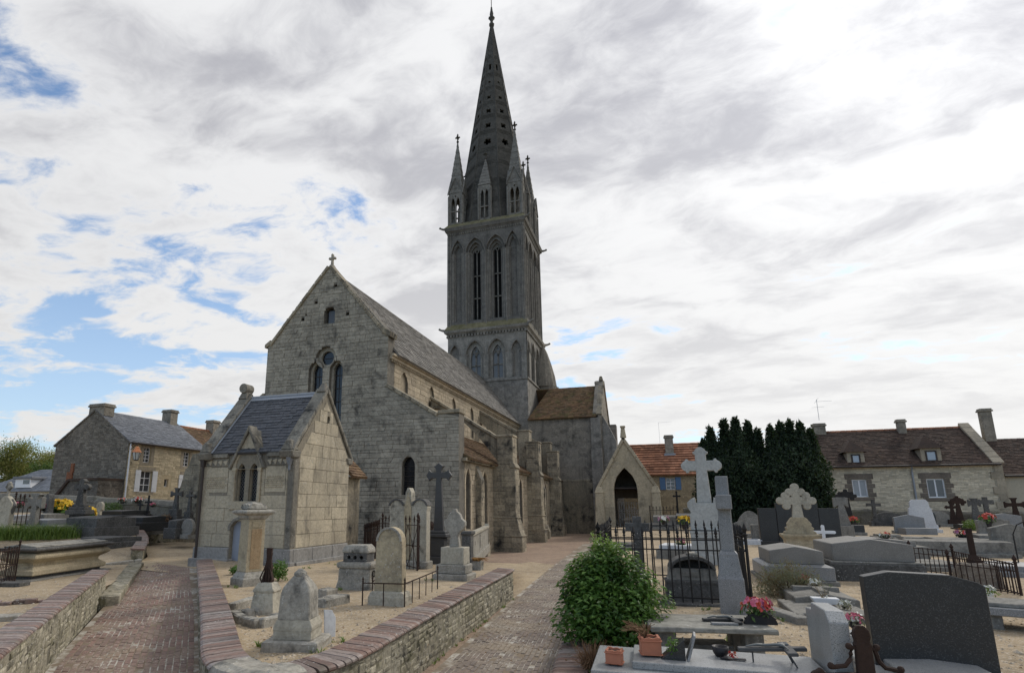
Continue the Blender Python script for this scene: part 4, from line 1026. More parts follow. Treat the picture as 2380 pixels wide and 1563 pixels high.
# lights
zs0 = cz(450, 945)[1]; lt = cz(420, 640)[1]; la_, lb_ = cz(372, 800)[0], cz(442, 800)[0]; lc_, ld_ = cz(470, 800)[0], cz(545, 800)[0]
wl = [((la_+lb_)/2, lb_-la_-.03), ((lc_+ld_)/2, ld_-lc_-.03)]
whole = [gothic(c, zs0, w, lt-.3, lt) for c, w in wl]
dx0, dx1 = cz(318, 1300)[0], cz(318, 1300)[0]+.78
door = [(dx0, .6), (dx1, .6), (dx1, 1.72), (dx1-.12, 1.88), ((dx0+dx1)/2, 1.97), (dx0+.12, 1.88), (dx0, 1.72)]
gx = cz(490, 370)[0]; gz = 4.98; gw = .72
fo = [(AX0, .3), (AX1, .3), (AX1, AZ), (gx+gw, AZ), (gx, gz), (gx-gw, AZ), (AX0, AZ)]
M['chapelmortar'] = mat_stone('old ashlar joints', (.3, .265, .2), (.24, .21, .165), (.13, .118, .095), var=0, black=.4, white=.2, sc=1.3)
bod = wmake('wall', B().poly(fo, -.35, -.004, FF, whole+[door]), M['chapelmortar'], MS)
side = [(AY0+.002, .3), (AY1, .3), (AY1, AZ), (yr_, zr_), (AY0+.002, AZ)]
tre = foil((18.0, 5.42), .24, 3)
bg_ = wmake('wall', B().poly(side, -.35, -.004, FG, [tre]), M['chapelmortar'], MS)
wmake('wall', B().poly([(-AY1, .3), (-AY0, .3), (-AY0, AZ), (-yr_, zr_), (-AY1, AZ)], -.35, 0, FL), M['chapel'], MS)
wmake('wall', B().box(AX0+.1, AX1-.1, AY1-.35, AY1-.02, .3, AZ), M['chapel'], MS)
wmake('dark_interior', B().box(AX0+.4, AX1-.4, AY0+.6, AY0+.7, .5, AZ+.2), M['dark'], MS)  # black panel in place of the unlit inside
fo2 = [(AX0+.02, 1.07), (AX1-.24, 1.07), (AX1-.24, AZ-.05), (gx+gw-.2, AZ-.05), (gx, gz-.3), (gx-gw+.2, AZ-.05), (AX0+.02, AZ-.05)]
lay(masonry(fo2, [gothic((wl[0][0]+wl[1][0])/2, zs0-.2, ld_-la_+.3, lt-.1, lt+.62), [(dx0-.02, .6), (dx1+.02, .6), (dx1+.02, 1.99), (dx0-.02, 1.99)], rect(AX0+.16, gx-.78, 2.96, 3.42), rect(gx+.72, AX1-.3, 2.96, 3.42), rect(AX0, gx-.62, 3.74, 4.1), rect(gx+.62, AX1, 3.74, 4.1)], .425, .85, FF, random.Random(3), gap=.016, proud=(.004, .012), ch_var=.03, chamfer=.004), M['chapel'], bod, 150, 'ashlar_block', 'ashlar')
lay(masonry([(AY0+.3, 1.07), (AY1-.02, 1.07), (AY1-.02, AZ-.05), (yr_, zr_-.3), (AY0+.3, AZ-.05)], [tre], .425, .8, FG, random.Random(5), gap=.016, proud=(.004, .012), ch_var=.03, chamfer=.004), M['chapel'], bg_, 150, 'ashlar_block', 'ashlar')
make('trefoil_back', B().poly(circle((18.0, 5.42), .28), -.14, -.1, FG), M['chapeldark'], bg_)
# dark weathered corner shaft, kneelers and plinth
wmake('corner_shaft', B().box(AX1-.22, AX1+.012, AY0-.012, AY0+.26, 1.07, AZ-.02), M['chapeldark'], MS, bevel=.03)
wmake('plinth', B().box(AX0-.06, dx0-.02, AY0-.08, AY0+.1, .62, 1.05).box(AX0-.12, dx0+.1, AY0-.2, AY0+.1, .3, .7), M['plinth'], MS, bevel=.02)
wmake('plinth', B().box(dx1+.02, AX1+.08, AY0-.08, AY0+.1, .62, 1.05).box(dx1, AX1+.16, AY0-.17, AY0+.1, .3, .66), M['plinth'], MS, bevel=.02)
for i, (a, c) in enumerate(((AY0-.08, 17.35), (17.36, 18.6), (18.61, AY1))):
    wmake('plinth', B().box(AX1-.1, AX1+.08, a+(.002 if i else .185), c, .6, 1.05).box(AX1-.1, AX1+.16, a+(.002 if i else .275), c, .2, .64), M['plinth'], MS, bevel=.02)
# window, gablet, door
win = wmake('twin_window', B().poly(gothic((wl[0][0]+wl[1][0])/2, zs0-.02, ld_-la_+.12, lt-.15, lt+.55), -.22, -.08, FF, [gothic(c, zs0, w-.02, lt-.3, lt-.03) for c, w in wl]+[foil(((wl[0][0]+wl[1][0])/2, lt+.18), .17, 3)]), M['chapel'], MS)
fb = B()
for c, w in wl:
    n = 6
    for i in range(-4, 12):
        for s_ in (-1, 1):
            pts = []
            for k in (0, 1):
                u = c-w/2+w*k; z = zs0+i*.13+(w*1.35*k if s_ > 0 else w*1.35*(1-k)); pts.append((u, z))
            (u0, z0), (u1, z1) = pts; lo_, hi_ = zs0+.01, lt-.12
            if max(z0, z1) < lo_ or min(z0, z1) > hi_: continue
            f0 = 0; f1 = 1
            if z0 != z1:
                for lim, up in ((lo_, False), (hi_, True)):
                    f = (lim-z0)/(z1-z0)
                    if 0 < f < 1:
                        if (z1 > z0) != up: f0 = max(f0, f)
                        else: f1 = min(f1, f)
            if f1 <= f0: continue
            P_ = lambda f: FF(u0+(u1-u0)*f, z0+(z1-z0)*f, -.17)
            fb.tube([P_(f0), P_(f1)], .007, 4)
make('lattice', fb, mat_plain('lead lattice', (.16, .16, .16), .5), win)
make('glass', B().box(la_, ld_, AY0+.19, AY0+.21, zs0, lt+.4), M['glass'], win)
make('mullion', B().box((lb_+lc_)/2-.045, (lb_+lc_)/2+.045, AY0+.02, AY0+.18, zs0, lt-.25), M['chapel'], win)
make('sill', B().poly([(la_-.2, zs0-.28), (ld_+.2, zs0-.28), (ld_+.2, zs0-.05), (ld_+.1, zs0), (la_-.1, zs0), (la_-.2, zs0-.05)], -.1, .07, FF), M['chapel'], win, bevel=.02)
jb = B()
for s_, u in ((-1, la_-.08), (1, ld_+.08)): jb.box(u-.06, u+.06, AY0-.07, AY0+.02, zs0-.02, lt-.25).box(u-.08, u+.08, AY0-.09, AY0+.02, lt-.27, lt-.15)
make('jamb_shaft', jb, M['chapel'], win, bevel=.015)
for sg_ in (-1, 1):
    q4 = [(gx+sg_*(gw+.05), AZ-.5), (gx, gz+.14), (gx, gz-.06), (gx+sg_*(gw-.06), AZ-.5)]
    wmake('gablet_coping', B().poly(q4 if sg_ > 0 else q4[::-1], -.3, .13, FF), M['chapeldark'], MS, bevel=.02)
gf = [(gx-gw+.1, AZ-.45), (gx+gw-.1, AZ-.45), (gx, gz-.08)]; cxw = (wl[0][0]+wl[1][0])/2
wmake('gablet_face', B().poly([(gx-.6, lt-.2), (gx+.6, lt-.2), (gx+.6, AZ-.28), (gx, gz-.1), (gx-.6, AZ-.28)], -.2, .03, FF, [gothic(cxw, lt-.19, ld_-la_+.1, lt-.15, lt+.52)]), M['chapel'], MS)
wmake('gablet_roof', B().add([(gx-gw, AY0+.1, AZ+.02), (gx, AY0+.1, gz+.02), (gx, AY0+.85, gz+.02), (gx-gw+.3, AY0+.4, AZ+.3)], [(0, 1, 2, 3)]).add([(gx, AY0+.1, gz+.02), (gx+gw, AY0+.1, AZ+.02), (gx+gw-.3, AY0+.4, AZ+.3), (gx, AY0+.85, gz+.02)], [(0, 1, 2, 3)]), M['chapeldark'], MS)
dr = wmake('door', B().poly([(u, z) for u, z in door], -.2, -.14, FF), mat_plain('blue grey painted door', (.3, .33, .39), .6, .12), MS)
make('keyhole_plate', B().box((dx0+dx1)/2+.12, (dx0+dx1)/2+.16, AY0+.13, AY0+.145, 1.45, 1.52), M['bar'], dr)
make('door_moulding', B().poly([(dx0-.1, 1.6), (dx0, 1.6), (dx0, 1.72), (dx0+.12, 1.88), ((dx0+dx1)/2, 1.97), (dx1-.12, 1.88), (dx1, 1.72), (dx1, 1.6), (dx1+.1, 1.6), (dx1+.1, 1.76), (dx1-.1, 1.98), ((dx0+dx1)/2, 2.08), (dx0+.1, 1.98), (dx0-.1, 1.76)], 0, .05, FF), M['chapeldark'], dr, bevel=.012)
# eaves frieze with carved foils, diaper panels
for a, c in ((AX0, gx-gw-.08), (gx+gw+.08, AX1-.02)):
    fz_ = wmake('frieze', B().box(a, c, AY0-.03, AY0+.02, 3.74, 4.02).box(a, c, AY0-.12, AY0+.1, 4.02, 4.16), M['chapeldark'], MS, bevel=.012)
    n = int((c-a)/.2); tb = B()
    for i in range(n): tb.poly(foil((a+(i+.5)*(c-a)/n, 3.87), .1, 3, 4), .03, .05, FF)
    make('carved_foils', tb, M['chapel'], fz_, kind='stuff')
for a, c in ((AX0+.18, gx-.8), (gx+.74, AX1-.32)):
    dp = wmake('diaper_panel', B().box(a, c, AY0-.008, AY0+.01, 2.86, 3.7), M['chapel'], MS); tb = B()
    nx, nz = int((c-a)/.085), 6
    for j in range(nz):
        for i in range(nx):
            u = a+.045+(i+.5*(j % 2))*(c-a-.09)/nx; z = 3.0+j*.068
            tb.frus(0, 1, (1, 1), (0, 0)) if False else tb.add([FF(u-.032, z, .006), FF(u+.032, z, .006), FF(u+.045, z+.05, .006), FF(u-.02, z+.05, .006), FF(u, z+.022, .045)], [(0, 1, 4), (1, 2, 4), (2, 3, 4), (3, 0, 4)])
    make('diaper_stud', tb, M['chapel'], dp, kind='stuff')
# roof
rp0, rp1, rpu = (AX0+.42, AY0-.12, AZ+.02), (AX1-.42, AY0-.12, AZ+.02), (AX0+.42, yr_, zr_)
def roofout(w, l): 
    return [(0, 0), (w, 0), (w, l), (0, l)]
rf = roof('slate_roof', rp0, rp1, rpu, M['slate'], .148, .24, MS, limit=300, piece='slate', seed=4, tilt=.012, bed=M['slate'])
roof('slate_roof', (AX1-.42, AY1+.12, AZ+.02), (AX0+.42, AY1+.12, AZ+.02), (AX1-.42, yr_, zr_), M['slate'], .5, .5, MS, limit=0, piece='slate', seed=4)
fr, W_, L_ = slope_frame(rp0, rp1, rpu)
wmake('ridge_flashing', B().poly(rect(-.02, W_+.02, L_-.16, L_+.02), .03, .045, fr).tube([(AX0+.4, yr_, zr_+.05), (AX1-.4, yr_, zr_+.05)], .06, 8), M['lead'], MS)
wmake('side_flashing', B().poly(rect(-.03, .07, 0, L_), .03, .05, fr), M['lead'], MS)
for X_a, X_b, nm in ((AX1-.45, AX1+.06, 'r'), (AX0-.06, AX0+.42, 'l')):
    for s_ in (0, 1):
        ye_ = AY0-.18 if s_ == 0 else AY1+.18; n = 5
        for i in range(n):
            f0, f1 = i/n, (i+.985)/n
            p = lambda f: (ye_+(yr_-ye_)*f, AZ-.02+(zr_+.12-AZ+.02)*f)
            (ya, za), (yb, zb) = p(f0), p(f1)
            wmake('gable_coping', B().add([(X_a, ya, za-.08), (X_b, ya, za-.08), (X_b, yb, zb-.08), (X_a, yb, zb-.08), (X_a, ya, za+.13), (X_b, ya, za+.13), (X_b, yb, zb+.13), (X_a, yb, zb+.13)], [(3, 2, 1, 0), (4, 5, 6, 7), (0, 1, 5, 4), (1, 2, 6, 5), (2, 3, 7, 6), (3, 0, 4, 7)] if s_ == 0 else [(0, 1, 2, 3), (7, 6, 5, 4), (4, 5, 1, 0), (5, 6, 2, 1), (6, 7, 3, 2), (7, 4, 0, 3)]), M['chapeldark'], MS, bevel=.025)
wmake('roll_finial', B().frus(zr_, zr_+.35, (.2, .25), (.1, .12), AX0+.15, yr_).tube([(AX0+.15, yr_-.24, zr_+.42), (AX0+.15, yr_+.2, zr_+.42)], .19, 12), M['chapeldark'], MS, bevel=.015)
wmake('pointed_finial', B().frus(zr_+.05, zr_+.42, (.2, .24), (.07, .05), AX1-.15, yr_), M['chapeldark'], MS, bevel=.03)
for X_, sg_ in ((AX1-.2, 1), (AX0+.18, -1)):
    wmake('kneeler', B().frus(AZ-.2, AZ+.05, (.27, .2), (.27, .3), X_, AY0).frus(AZ+.05, AZ+.42, (.24, .22), (.08, .14), X_, AY0-.02), M['chapeldark'], MS, bevel=.04)
    wmake('kneeler', B().frus(AZ-.2, AZ+.05, (.27, .15), (.27, .25), X_, AY1).frus(AZ+.05, AZ+.3, (.2, .2), (.12, .1), X_, AY1+.05), M['chapeldark'], MS, bevel=.04)
zin = mat_plain('zinc rain pipe', (.2, .205, .22), .5, .15, 6, .3)
for X_ in (AX0+.1, AX1-.12):
    pp = B().tube([(X_, AY0-.1, AZ-.15), (X_, AY0-.1, .4 if X_ < -13 else 3.55)], .045, 7); pp.frus(AZ-.42, AZ-.12, (.05, .05), (.1, .09), X_, AY0-.11)
    wmake('rain_pipe', pp, zin if X_ > -13 else M['bar'], MS)
# ================================================================ village houses round the churchyard
M['rubL'] = mat_stone('tan coursed rubble', (.56, .46, .3), (.48, .39, .255), (.34, .275, .18), var=.1, black=.0, white=.0, streak=.1, bump=.3)
M['rubG'] = mat_stone('dark rubble gable', (.235, .205, .17), (.175, .155, .13), (.09, .08, .068), var=.3, black=.45, white=.2, streak=.3, courses=(.14, .3), bump=.8)
M['rubR'] = mat_stone('pale buff mortar', (.55, .49, .38), (.48, .43, .33), (.36, .32, .25), var=.1, black=.0, white=0, streak=.1, bump=.3)
M['rubO'] = mat_stone('orange buff wall', (.44, .35, .22), (.37, .29, .185), (.2, .16, .1), var=.2, black=.15, white=.1, streak=.3, courses=(.2, .4), bump=.6)
M['trim'] = mat_stone('dressed stone trim', (.42, .36, .27), (.33, .285, .215), (.18, .155, .12), var=.12, black=.2, white=.1, streak=.2)
M['browntrim'] = mat_stone('brown dressed stone', (.22, .185, .15), (.18, .15, .12), (.1, .085, .07), var=.15, black=.2, white=.1)
M['whitepaint'] = mat_plain('white paint', (.74, .75, .77), .5, .06)
M['bluepaint'] = mat_plain('blue painted shutter', (.09, .17, .3), .55, .1)
M['pane'] = mat_plain('window pane', (.06, .065, .075), .08, .2, 2, 0, .8, 0)
M['paneblue'] = mat_plain('sky reflecting pane', (.32, .38, .46), .1, .1, 2, 0, .8, 0)  # reflected sky is put into the pale blue base colour
M['curtain'] = mat_plain('net curtain behind glass', (.33, .35, .37), .4, .2, 5, 0, .6, 0)
M['brickred'] = mat_stone('orange brick', (.35, .14, .07), (.27, .11, .06), (.14, .07, .045), var=.25, black=.2, white=.1, courses=(.07, .22))
M['chim'] = mat_stone('chimney stone', (.36, .32, .26), (.29, .26, .21), (.15, .135, .11), var=.16, black=.35, white=.15, courses=(.25, .4))
M['stL'] = mat_stone('tan rubble stones', (.63, .535, .37), (.54, .455, .31), (.38, .32, .22), var=.26, black=0, white=.1, streak=0, bump=.4)
M['stR'] = mat_stone('buff rubble stones', (.63, .555, .42), (.55, .485, .365), (.38, .33, .245), var=.24, black=0, white=.1, streak=0, bump=.4)
M['stG'] = mat_stone('grey brown rubble stones', (.25, .22, .18), (.185, .165, .135), (.09, .08, .066), var=.3, black=.35, white=.2, streak=.2, bump=.4)
def window(parent, fr, u0, u1, z0, z1, mat, nx, nz, d_=-.12, pane='pane', t_=.055, name='window'):
    hs = []; w = (u1-u0-t_*(nx+1))/nx; h = (z1-z0-t_*(nz+1))/nz
    for i in range(nx):
        for j in range(nz):
            a, c = u0+t_+i*(w+t_), z0+t_+j*(h+t_); hs.append(rect(a, a+w, c, c+h))
    o = wmake(name, B().poly(rect(u0, u1, z0, z1), d_-.05, d_, fr, hs), mat, parent)
    for q4 in hs: make('pane', B().poly(q4, d_-.035, d_-.025, fr), M[pane], o)
    return o
def slab(parent, name, fr, u0, u1, z0, z1, d0, d1, mat, bevel=.0): return wmake(name, B().poly(rect(u0, u1, z0, z1), d0, d1, fr), mat, parent, bevel=bevel)
def chimney(parent, x, y, z0, z1, wx, wy, mat='chim'):
    o = wmake('chimney', B().box(x-wx/2, x+wx/2, y-wy/2, y+wy/2, z0, z1-.25).box(x-wx/2-.08, x+wx/2+.08, y-wy/2-.08, y+wy/2+.08, z1-.25, z1-.12).box(x-wx/2-.03, x+wx/2+.03, y-wy/2-.03, y+wy/2+.03, z1-.12, z1), M[mat], parent, bevel=.02); return o
# ---- left house
LX0, LX1, LY0, LY1 = -44.5, -36.94, 32.0, 40.0; LE = 7.05; LRX, LRZ = -40.75, 9.7
HL = thing('farmhouse', 'stone house with dark gable, grey slate roof and white shutters beyond the wall', 'house', (LRX, LY0, .6))
FH = frame((0, LY0, 0), (1, 0, 0), (0, 0, 1), (0, -1, 0)); FE = FS(LX1)
gwall = wmake('gable_wall', B().poly([(LX0, .4), (LX1, .4), (LX1, LE), (LRX, LRZ-.05), (LX0, LE)], -.5, 0, FH), M['rubG'], HL)
ops = [(33.4, 34.1, 5.65, 6.82), (37.35, 38.05, 5.6, 6.8), (33.36, 34.4, 3.45, 5.02), (37.45, 38.02, 3.5, 4.88), (35.63, 36.04, 3.9, 4.5)]
fwall = wmake('front_wall', B().poly([(LY0+.002, .4), (LY1, .4), (LY1, LE), (LY0+.002, LE)], -.45, 0, FE, [rect(*o) for o in ops]), M['rubL'], HL)
wmake('rear_wall', B().box(LX0, LX1-.5, LY1-.4, LY1, .4, LE).box(LX0, LX0+.4, LY0+.5, LY1-.41, .4, LE), M['rubG'], HL)
lay(masonry([(LY0+.02, .4), (LY1, .4), (LY1, LE), (LY0+.02, LE)], [rect(a-.28, c+.28, z0-.22, min(z1+.3, LE-.1)) for a, c, z0, z1 in ops], .12, .34, FE, random.Random(5), gap=.018, proud=(.0, .02)), M['stL'], fwall, 0)
lay(masonry([(LX0, .4), (LX1, .4), (LX1, LE), (LRX, LRZ-.05), (LX0, LE)], [], .15, .34, FH, random.Random(6), gap=.018, proud=(.0, .025)), M['stG'], gwall, 0)
for i, o_ in enumerate(ops):
    w_ = window(HL, FE, *o_, M['whitepaint'], 2 if i < 4 else 1, (4, 4, 3, 3, 1)[i], d_=-.18)
    if i < 4:
        a, c, z0, z1 = o_
        make('window_surround', B().poly(rect(a-.28, c+.28, z0-.22, min(z1+.3, LE-.1)), -.01, .02, FE, [rect(a, c, z0, z1)]), M['trim'], w_)
for y, z0, z1 in ((32.86, 3.45, 5.05), (34.42, 3.45, 5.05), (37.05, 3.5, 4.9), (38.04, 3.5, 4.9)):
    sh_ = wmake('shutter', B().poly(rect(y, y+.46 if y < 36 else y+.4, z0, z1), .03, .07, FE), M['whitepaint'], HL, bevel=.008)
    make('shutter_batten', B().poly(rect(y+.04, y+.36, z0+.25, z0+.33), .07, .09, FE), M['whitepaint'], sh_); make('shutter_batten', B().poly(rect(y+.04, y+.36, z1-.33, z1-.25), .07, .09, FE), M['whitepaint'], sh_)
roof('slate_roof', (LX1+.25, LY0-.05, LE-.02), (LX1+.25, LY1, LE-.02), (LRX, LY0-.05, LRZ), M['greyslate'], .22, .28, HL, piece='slate')
roof('slate_roof', (LX0-.25, LY1, LE-.02), (LX0-.25, LY0-.05, LE-.02), (LRX, LY1, LRZ), M['greyslate'], .5, .6, HL, piece='slate')
coping_run('gable_coping', (LX1+.2, LE-.05), (LRX, LRZ), .14, -.45, .08, FH, M['rubG'], 8, HL)
coping_run('gable_coping', (LRX, LRZ), (LX0-.2, LE-.05), .14, -.45, .08, FH, M['rubG'], 8, HL)
chimney(HL, LRX+.1, LY0+.45, 9.2, 10.15, 1.6, .9); chimney(HL, LRX, 39.2, 9.2, 10.75, 1.0, .8)
wmake('gutter', B().tube([(LX1+.3, LY0, LE-.05), (LX1+.3, LY1, LE-.05)], .07, 6), M['bar'], HL)
wmake('downpipe', B().tube([(LX1+.12, LY0+.1, LE-.1), (LX1+.12, LY0+.1, 1)], .06, 6), M['whitepaint'], HL)
wmake('brick_stack', B().box(-42.75, -42.2, LY0-.12, LY0+.02, 3.5, 4.95).box(-42.45, -42.15, LY0-.11, LY0+.02, 4.9, 5.6), M['brickred'], HL)
wmake('shed_wall', B().poly([(-41.0, .4), (LX1-.1, .4), (LX1-.1, 4.2), (-39.8, 4.15), (-41.0, 2.85)], 0, 2.0, FH), M['rubG'], HL)
wmake('shed_roof', B().poly([(-41.2, 2.95), (-39.9, 4.3), (-37.0, 4.35), (-37.0, 4.2), (-39.8, 4.15), (-41.0, 2.85)], -.0, 2.15, FH), M['darktile'], HL)
# lantern on the corner
lp = onX(318, 1050, LX1+.8)
LN = thing('wall_lantern', 'copper topped street lantern hanging from the house corner', 'lantern', (lp.x, lp.y, lp.z-.4))
M['copper'] = mat_plain('orange copper', (.62, .24, .1), .45, .1, 5, .3)
make('cap', B().lathe([(.34, .38), (.3, .45), (.17, .66), (.16, .72), (.06, .82)], 6), M['copper'], LN)
make('glass_body', B().lathe([(.16, -.15), (.28, .38)], 6), mat_plain('lantern glass', (.5, .52, .5), .2, .05), LN)
lb2 = B()
for i in range(6): a = math.pi*i/3; lb2.tube([(.165*math.cos(a), .165*math.sin(a), -.16), (.285*math.cos(a), .285*math.sin(a), .38)], .018, 4)
lb2.lathe([(.1, -.22), (.17, -.15)], 6); make('frame', lb2, M['bar'], LN)
make('bracket', B().tube([(-.8, 0, .9), (-.3, 0, 1.02), (0, 0, .95), (0, 0, .8)], .025, 5).tube([(-.8, 0, .5), (-.1, 0, .98)], .02, 4), M['bar'], LN)
# ---- house behind with tiled roof
H2 = thing('tiled_house', 'house with reddish brown tiled roof half hidden behind the mausoleum', 'house', (LRX, 43, .6))
wmake('wall', B().box(LX0+.3, LX1+.05, 40.02, 47, .4, 6.6), M['rubL'], H2)
roof('tile_roof', (LX1+.35, 40.02, 6.6), (LX1+.35, 47, 6.6), (LRX, 40.02, 9.45), M['browntile'], .2, .24, H2)
rd = B(); y = 40.1
while y < 47: rd.tube([(LRX, y, 9.46), (LRX, y+.32, 9.46)], .12, 6); y += .36
wmake('ridge_tile', rd, M['redtile'], H2, kind='stuff')
wmake('bargeboard', B().add([(LX1+.45, 39.95, 6.5), (LRX, 39.95, 9.4), (LRX, 39.95, 9.6), (LX1+.45, 39.95, 6.72), (LX1+.45, 40.05, 6.5), (LRX, 40.05, 9.4), (LRX, 40.05, 9.6), (LX1+.45, 40.05, 6.72)], [(0, 1, 2, 3), (7, 6, 5, 4), (3, 2, 6, 7)]), M['whitepaint'], H2)
chimney(H2, LRX, 44.5, 9.0, 10.55, .9, .9)
# ---- slate roofed barn at the left edge
a, c = onY(-60, 1138, 46), onY(151, 1138, 46); rt = onY(60, 1092, 49)
BR = thing('slate_barn', 'low slate roofed outbuilding with a dormer at the left edge', 'outbuilding', ((a.x+c.x)/2, 46, .5))
wmake('wall', B().box(a.x, c.x, 46, 52, .3, c.z), M['rubL'], BR)
roof('slate_roof', (a.x, 45.8, c.z-.1), (c.x+.3, 45.8, c.z-.1), (a.x, 49, rt.z), M['greyslate'], .25, .3, BR, piece='slate', poly=lambda w, l: [(0, 0), (w, 0), (w, l), (w*.42, l)])
dm = onY(55, 1118, 46.2)
wmake('dormer', B().box(dm.x-1.2, dm.x+1.3, 46.1, 47.6, dm.z-.7, dm.z+.25), M['whitepaint'], BR); wmake('dormer_roof', B().box(dm.x-1.5, dm.x+1.6, 45.9, 48, dm.z+.25, dm.z+.55), M['greyslate'], BR, bevel=.05)
wmake('dormer_window', B().box(dm.x+.1, dm.x+1.1, 46.07, 46.1, dm.z-.3, dm.z+.15), M['pane'], BR)
# ---- left boundary wall, rounded mortar top
lw = B(); n = 26; prof = [(-.28, 0), (-.28, 1.75), (-.33, 1.8), (-.33, 1.9), (-.22, 2.1), (0, 2.18), (.22, 2.1), (.33, 1.9), (.28, 1.8), (.28, 0)]
vs = []; fs = []; k = len(prof)
for i in range(n+1):
    X_ = -66+44*i/n; Yw = 27.2; zt = 2.74+.55*cl01((-27-X_)/14)+.03*math.sin(i*2.1); 
    vs += [(X_, Yw+dx, zt-2.18+dz) for dx, dz in prof]
for i in range(n):
    for j in range(k-1): fs.append((i*k+j, i*k+j+1, (i+1)*k+j+1, (i+1)*k+j))
fs.append(tuple(n*k+j for j in range(k)))
tag(make('boundary_wall', lw.add(vs, fs), mat_stone('grey boundary wall', (.27, .25, .21), (.2, .185, .155), (.1, .093, .08), var=0, black=.4, white=.35, moss=.2, sc=1.1), rough=.04), 'long grey cemetery boundary wall with rounded top in front of the farmhouse', 'wall')
# ---- red roofed house behind the porch
RY = 56.0; v_ = lambda x, y, Y=RY: onY(1420.4+.2626*x, 931+.2626*y, Y)
H3 = thing('red_roof_house', 'low house with red tiled roof and a blue shuttered window', 'house', (1.5, RY, .5))
FR_ = frame((0, RY, 0), (1, 0, 0), (0, 0, 1), (0, -1, 0)); wq = v_(490, 785), v_(562, 680)
wr = (wq[0].x, wq[1].x, wq[0].z, wq[1].z)
wmake('wall', B().poly(rect(-4, 7.5, .3, 5.25), -.4, 0, FR_, [rect(*wr)]), M['rubO'], H3)
window(H3, FR_, *wr, M['whitepaint'], 2, 3)
for u0, u1 in ((wr[0]-.52, wr[0]-.04), (wr[1]+.04, wr[1]+.5)): slab(H3, 'shutter', FR_, u0, u1, wr[2]-.02, wr[3]+.05, .02, .07, M['bluepaint'], .01)
roof('tile_roof', (-4, RY-.35, 5.15), (7.5, RY-.35, 5.15), (-4, RY+3.6, 8.35), M['redtile'], .4, .3, H3, tilt=.09)
roof('tile_roof', (7.5, RY+7.5, 5.15), (-4, RY+7.5, 5.15), (7.5, RY+3.6, 8.35), M['redtile'], .6, .6, H3)
chimney(H3, 1.0, RY+2.4, 6.8, 9.0, .75, .75)
wmake('chimney_flashing', B().box(.5, 1.5, RY+1.9, RY+2.0, 7.0, 7.25), M['lead'], H3)
wmake('aerial', B().tube([(.2, RY+3, 8.2), (.2, RY+3, 10.4)], .012, 4).tube([(.2, RY+3, 10.35), (1.4, RY+3, 10.4)], .008, 4), M['lead'], H3)
# ---- long house on the right
GY = 52.0; w_ = lambda x, y, Y=GY: onY(1815+.2776*x, 907.5+.2776*y, Y)
G0, G1 = 9.5, w_(1800, 600).x; GE = 5.4; GR = GY+3.7; GZ = 8.45
H4 = thing('long_house', 'long buff stone house with brown tiled roof and two dormers', 'house', (17, GY, .6))
FG4 = frame((0, GY, 0), (1, 0, 0), (0, 0, 1), (0, -1, 0))
wn = []
for (xa, ya), (xb, yb) in (((612, 890), (715, 740)), ((1240, 895), (1365, 733))):
    p, q_ = w_(xa, ya), w_(xb, yb); wn.append((p.x, q_.x, p.z, q_.z))
lwall = wmake('wall', B().poly(rect(G0, G1, .4, GE), -.45, 0, FG4, [rect(*o) for o in wn]), M['rubR'], H4)
lay(masonry(rect(G0, G1, 1.2, GE), [rect(a-.02, c+.02, z0-.02, z1+.02) for a, c, z0, z1 in wn], .13, .36, FG4, random.Random(7), gap=.02, proud=(.0, .022)), M['stR'], lwall, 0)
for i, o_ in enumerate(wn):
    w4 = window(H4, FG4, *o_, M['whitepaint'], 2, 1, t_=.09, pane='curtain' if i == 0 else 'pane')
    a, c, z0, z1 = o_
    for s_, u in ((-1, a), (1, c)):
        for j in range(4):
            l_ = .32 if j % 2 else .5; zz_ = z0+(z1-z0)*j/4
            uu = (u-l_, u-.005) if s_ < 0 else (u+.005, u+l_)
            make('quoin', B().poly(rect(uu[0], uu[1], zz_+.01, zz_+(z1-z0)/4-.01), -.05, .03, FG4), M['browntrim'], w4)
    make('lintel', B().poly(rect(a-.45, c+.45, z1+.01, z1+.42), -.05, .035, FG4), M['browntrim'], w4, bevel=.02); make('sill', B().poly(rect(a-.35, c+.35, z0-.26, z0-.01), -.05, .06, FG4), M['browntrim'], w4, bevel=.02)
roof('tile_roof', (G0, GY-.35, GE-.05), (G1+.1, GY-.35, GE-.05), (G0, GR, GZ), M['darktile'], .2, .24, H4)
roof('tile_roof', (G1+.1, GY+7.7, GE-.05), (G0, GY+7.7, GE-.05), (G1+.1, GR, GZ), M['darktile'], .6, .6, H4)
rd = B(); x = G0
while x < G1: rd.tube([(x, GR, GZ+.0), (x+.34, GR, GZ+.0)], .11, 6); x += .38
wmake('ridge_tiles', rd, M['redtile'], H4, kind='stuff')
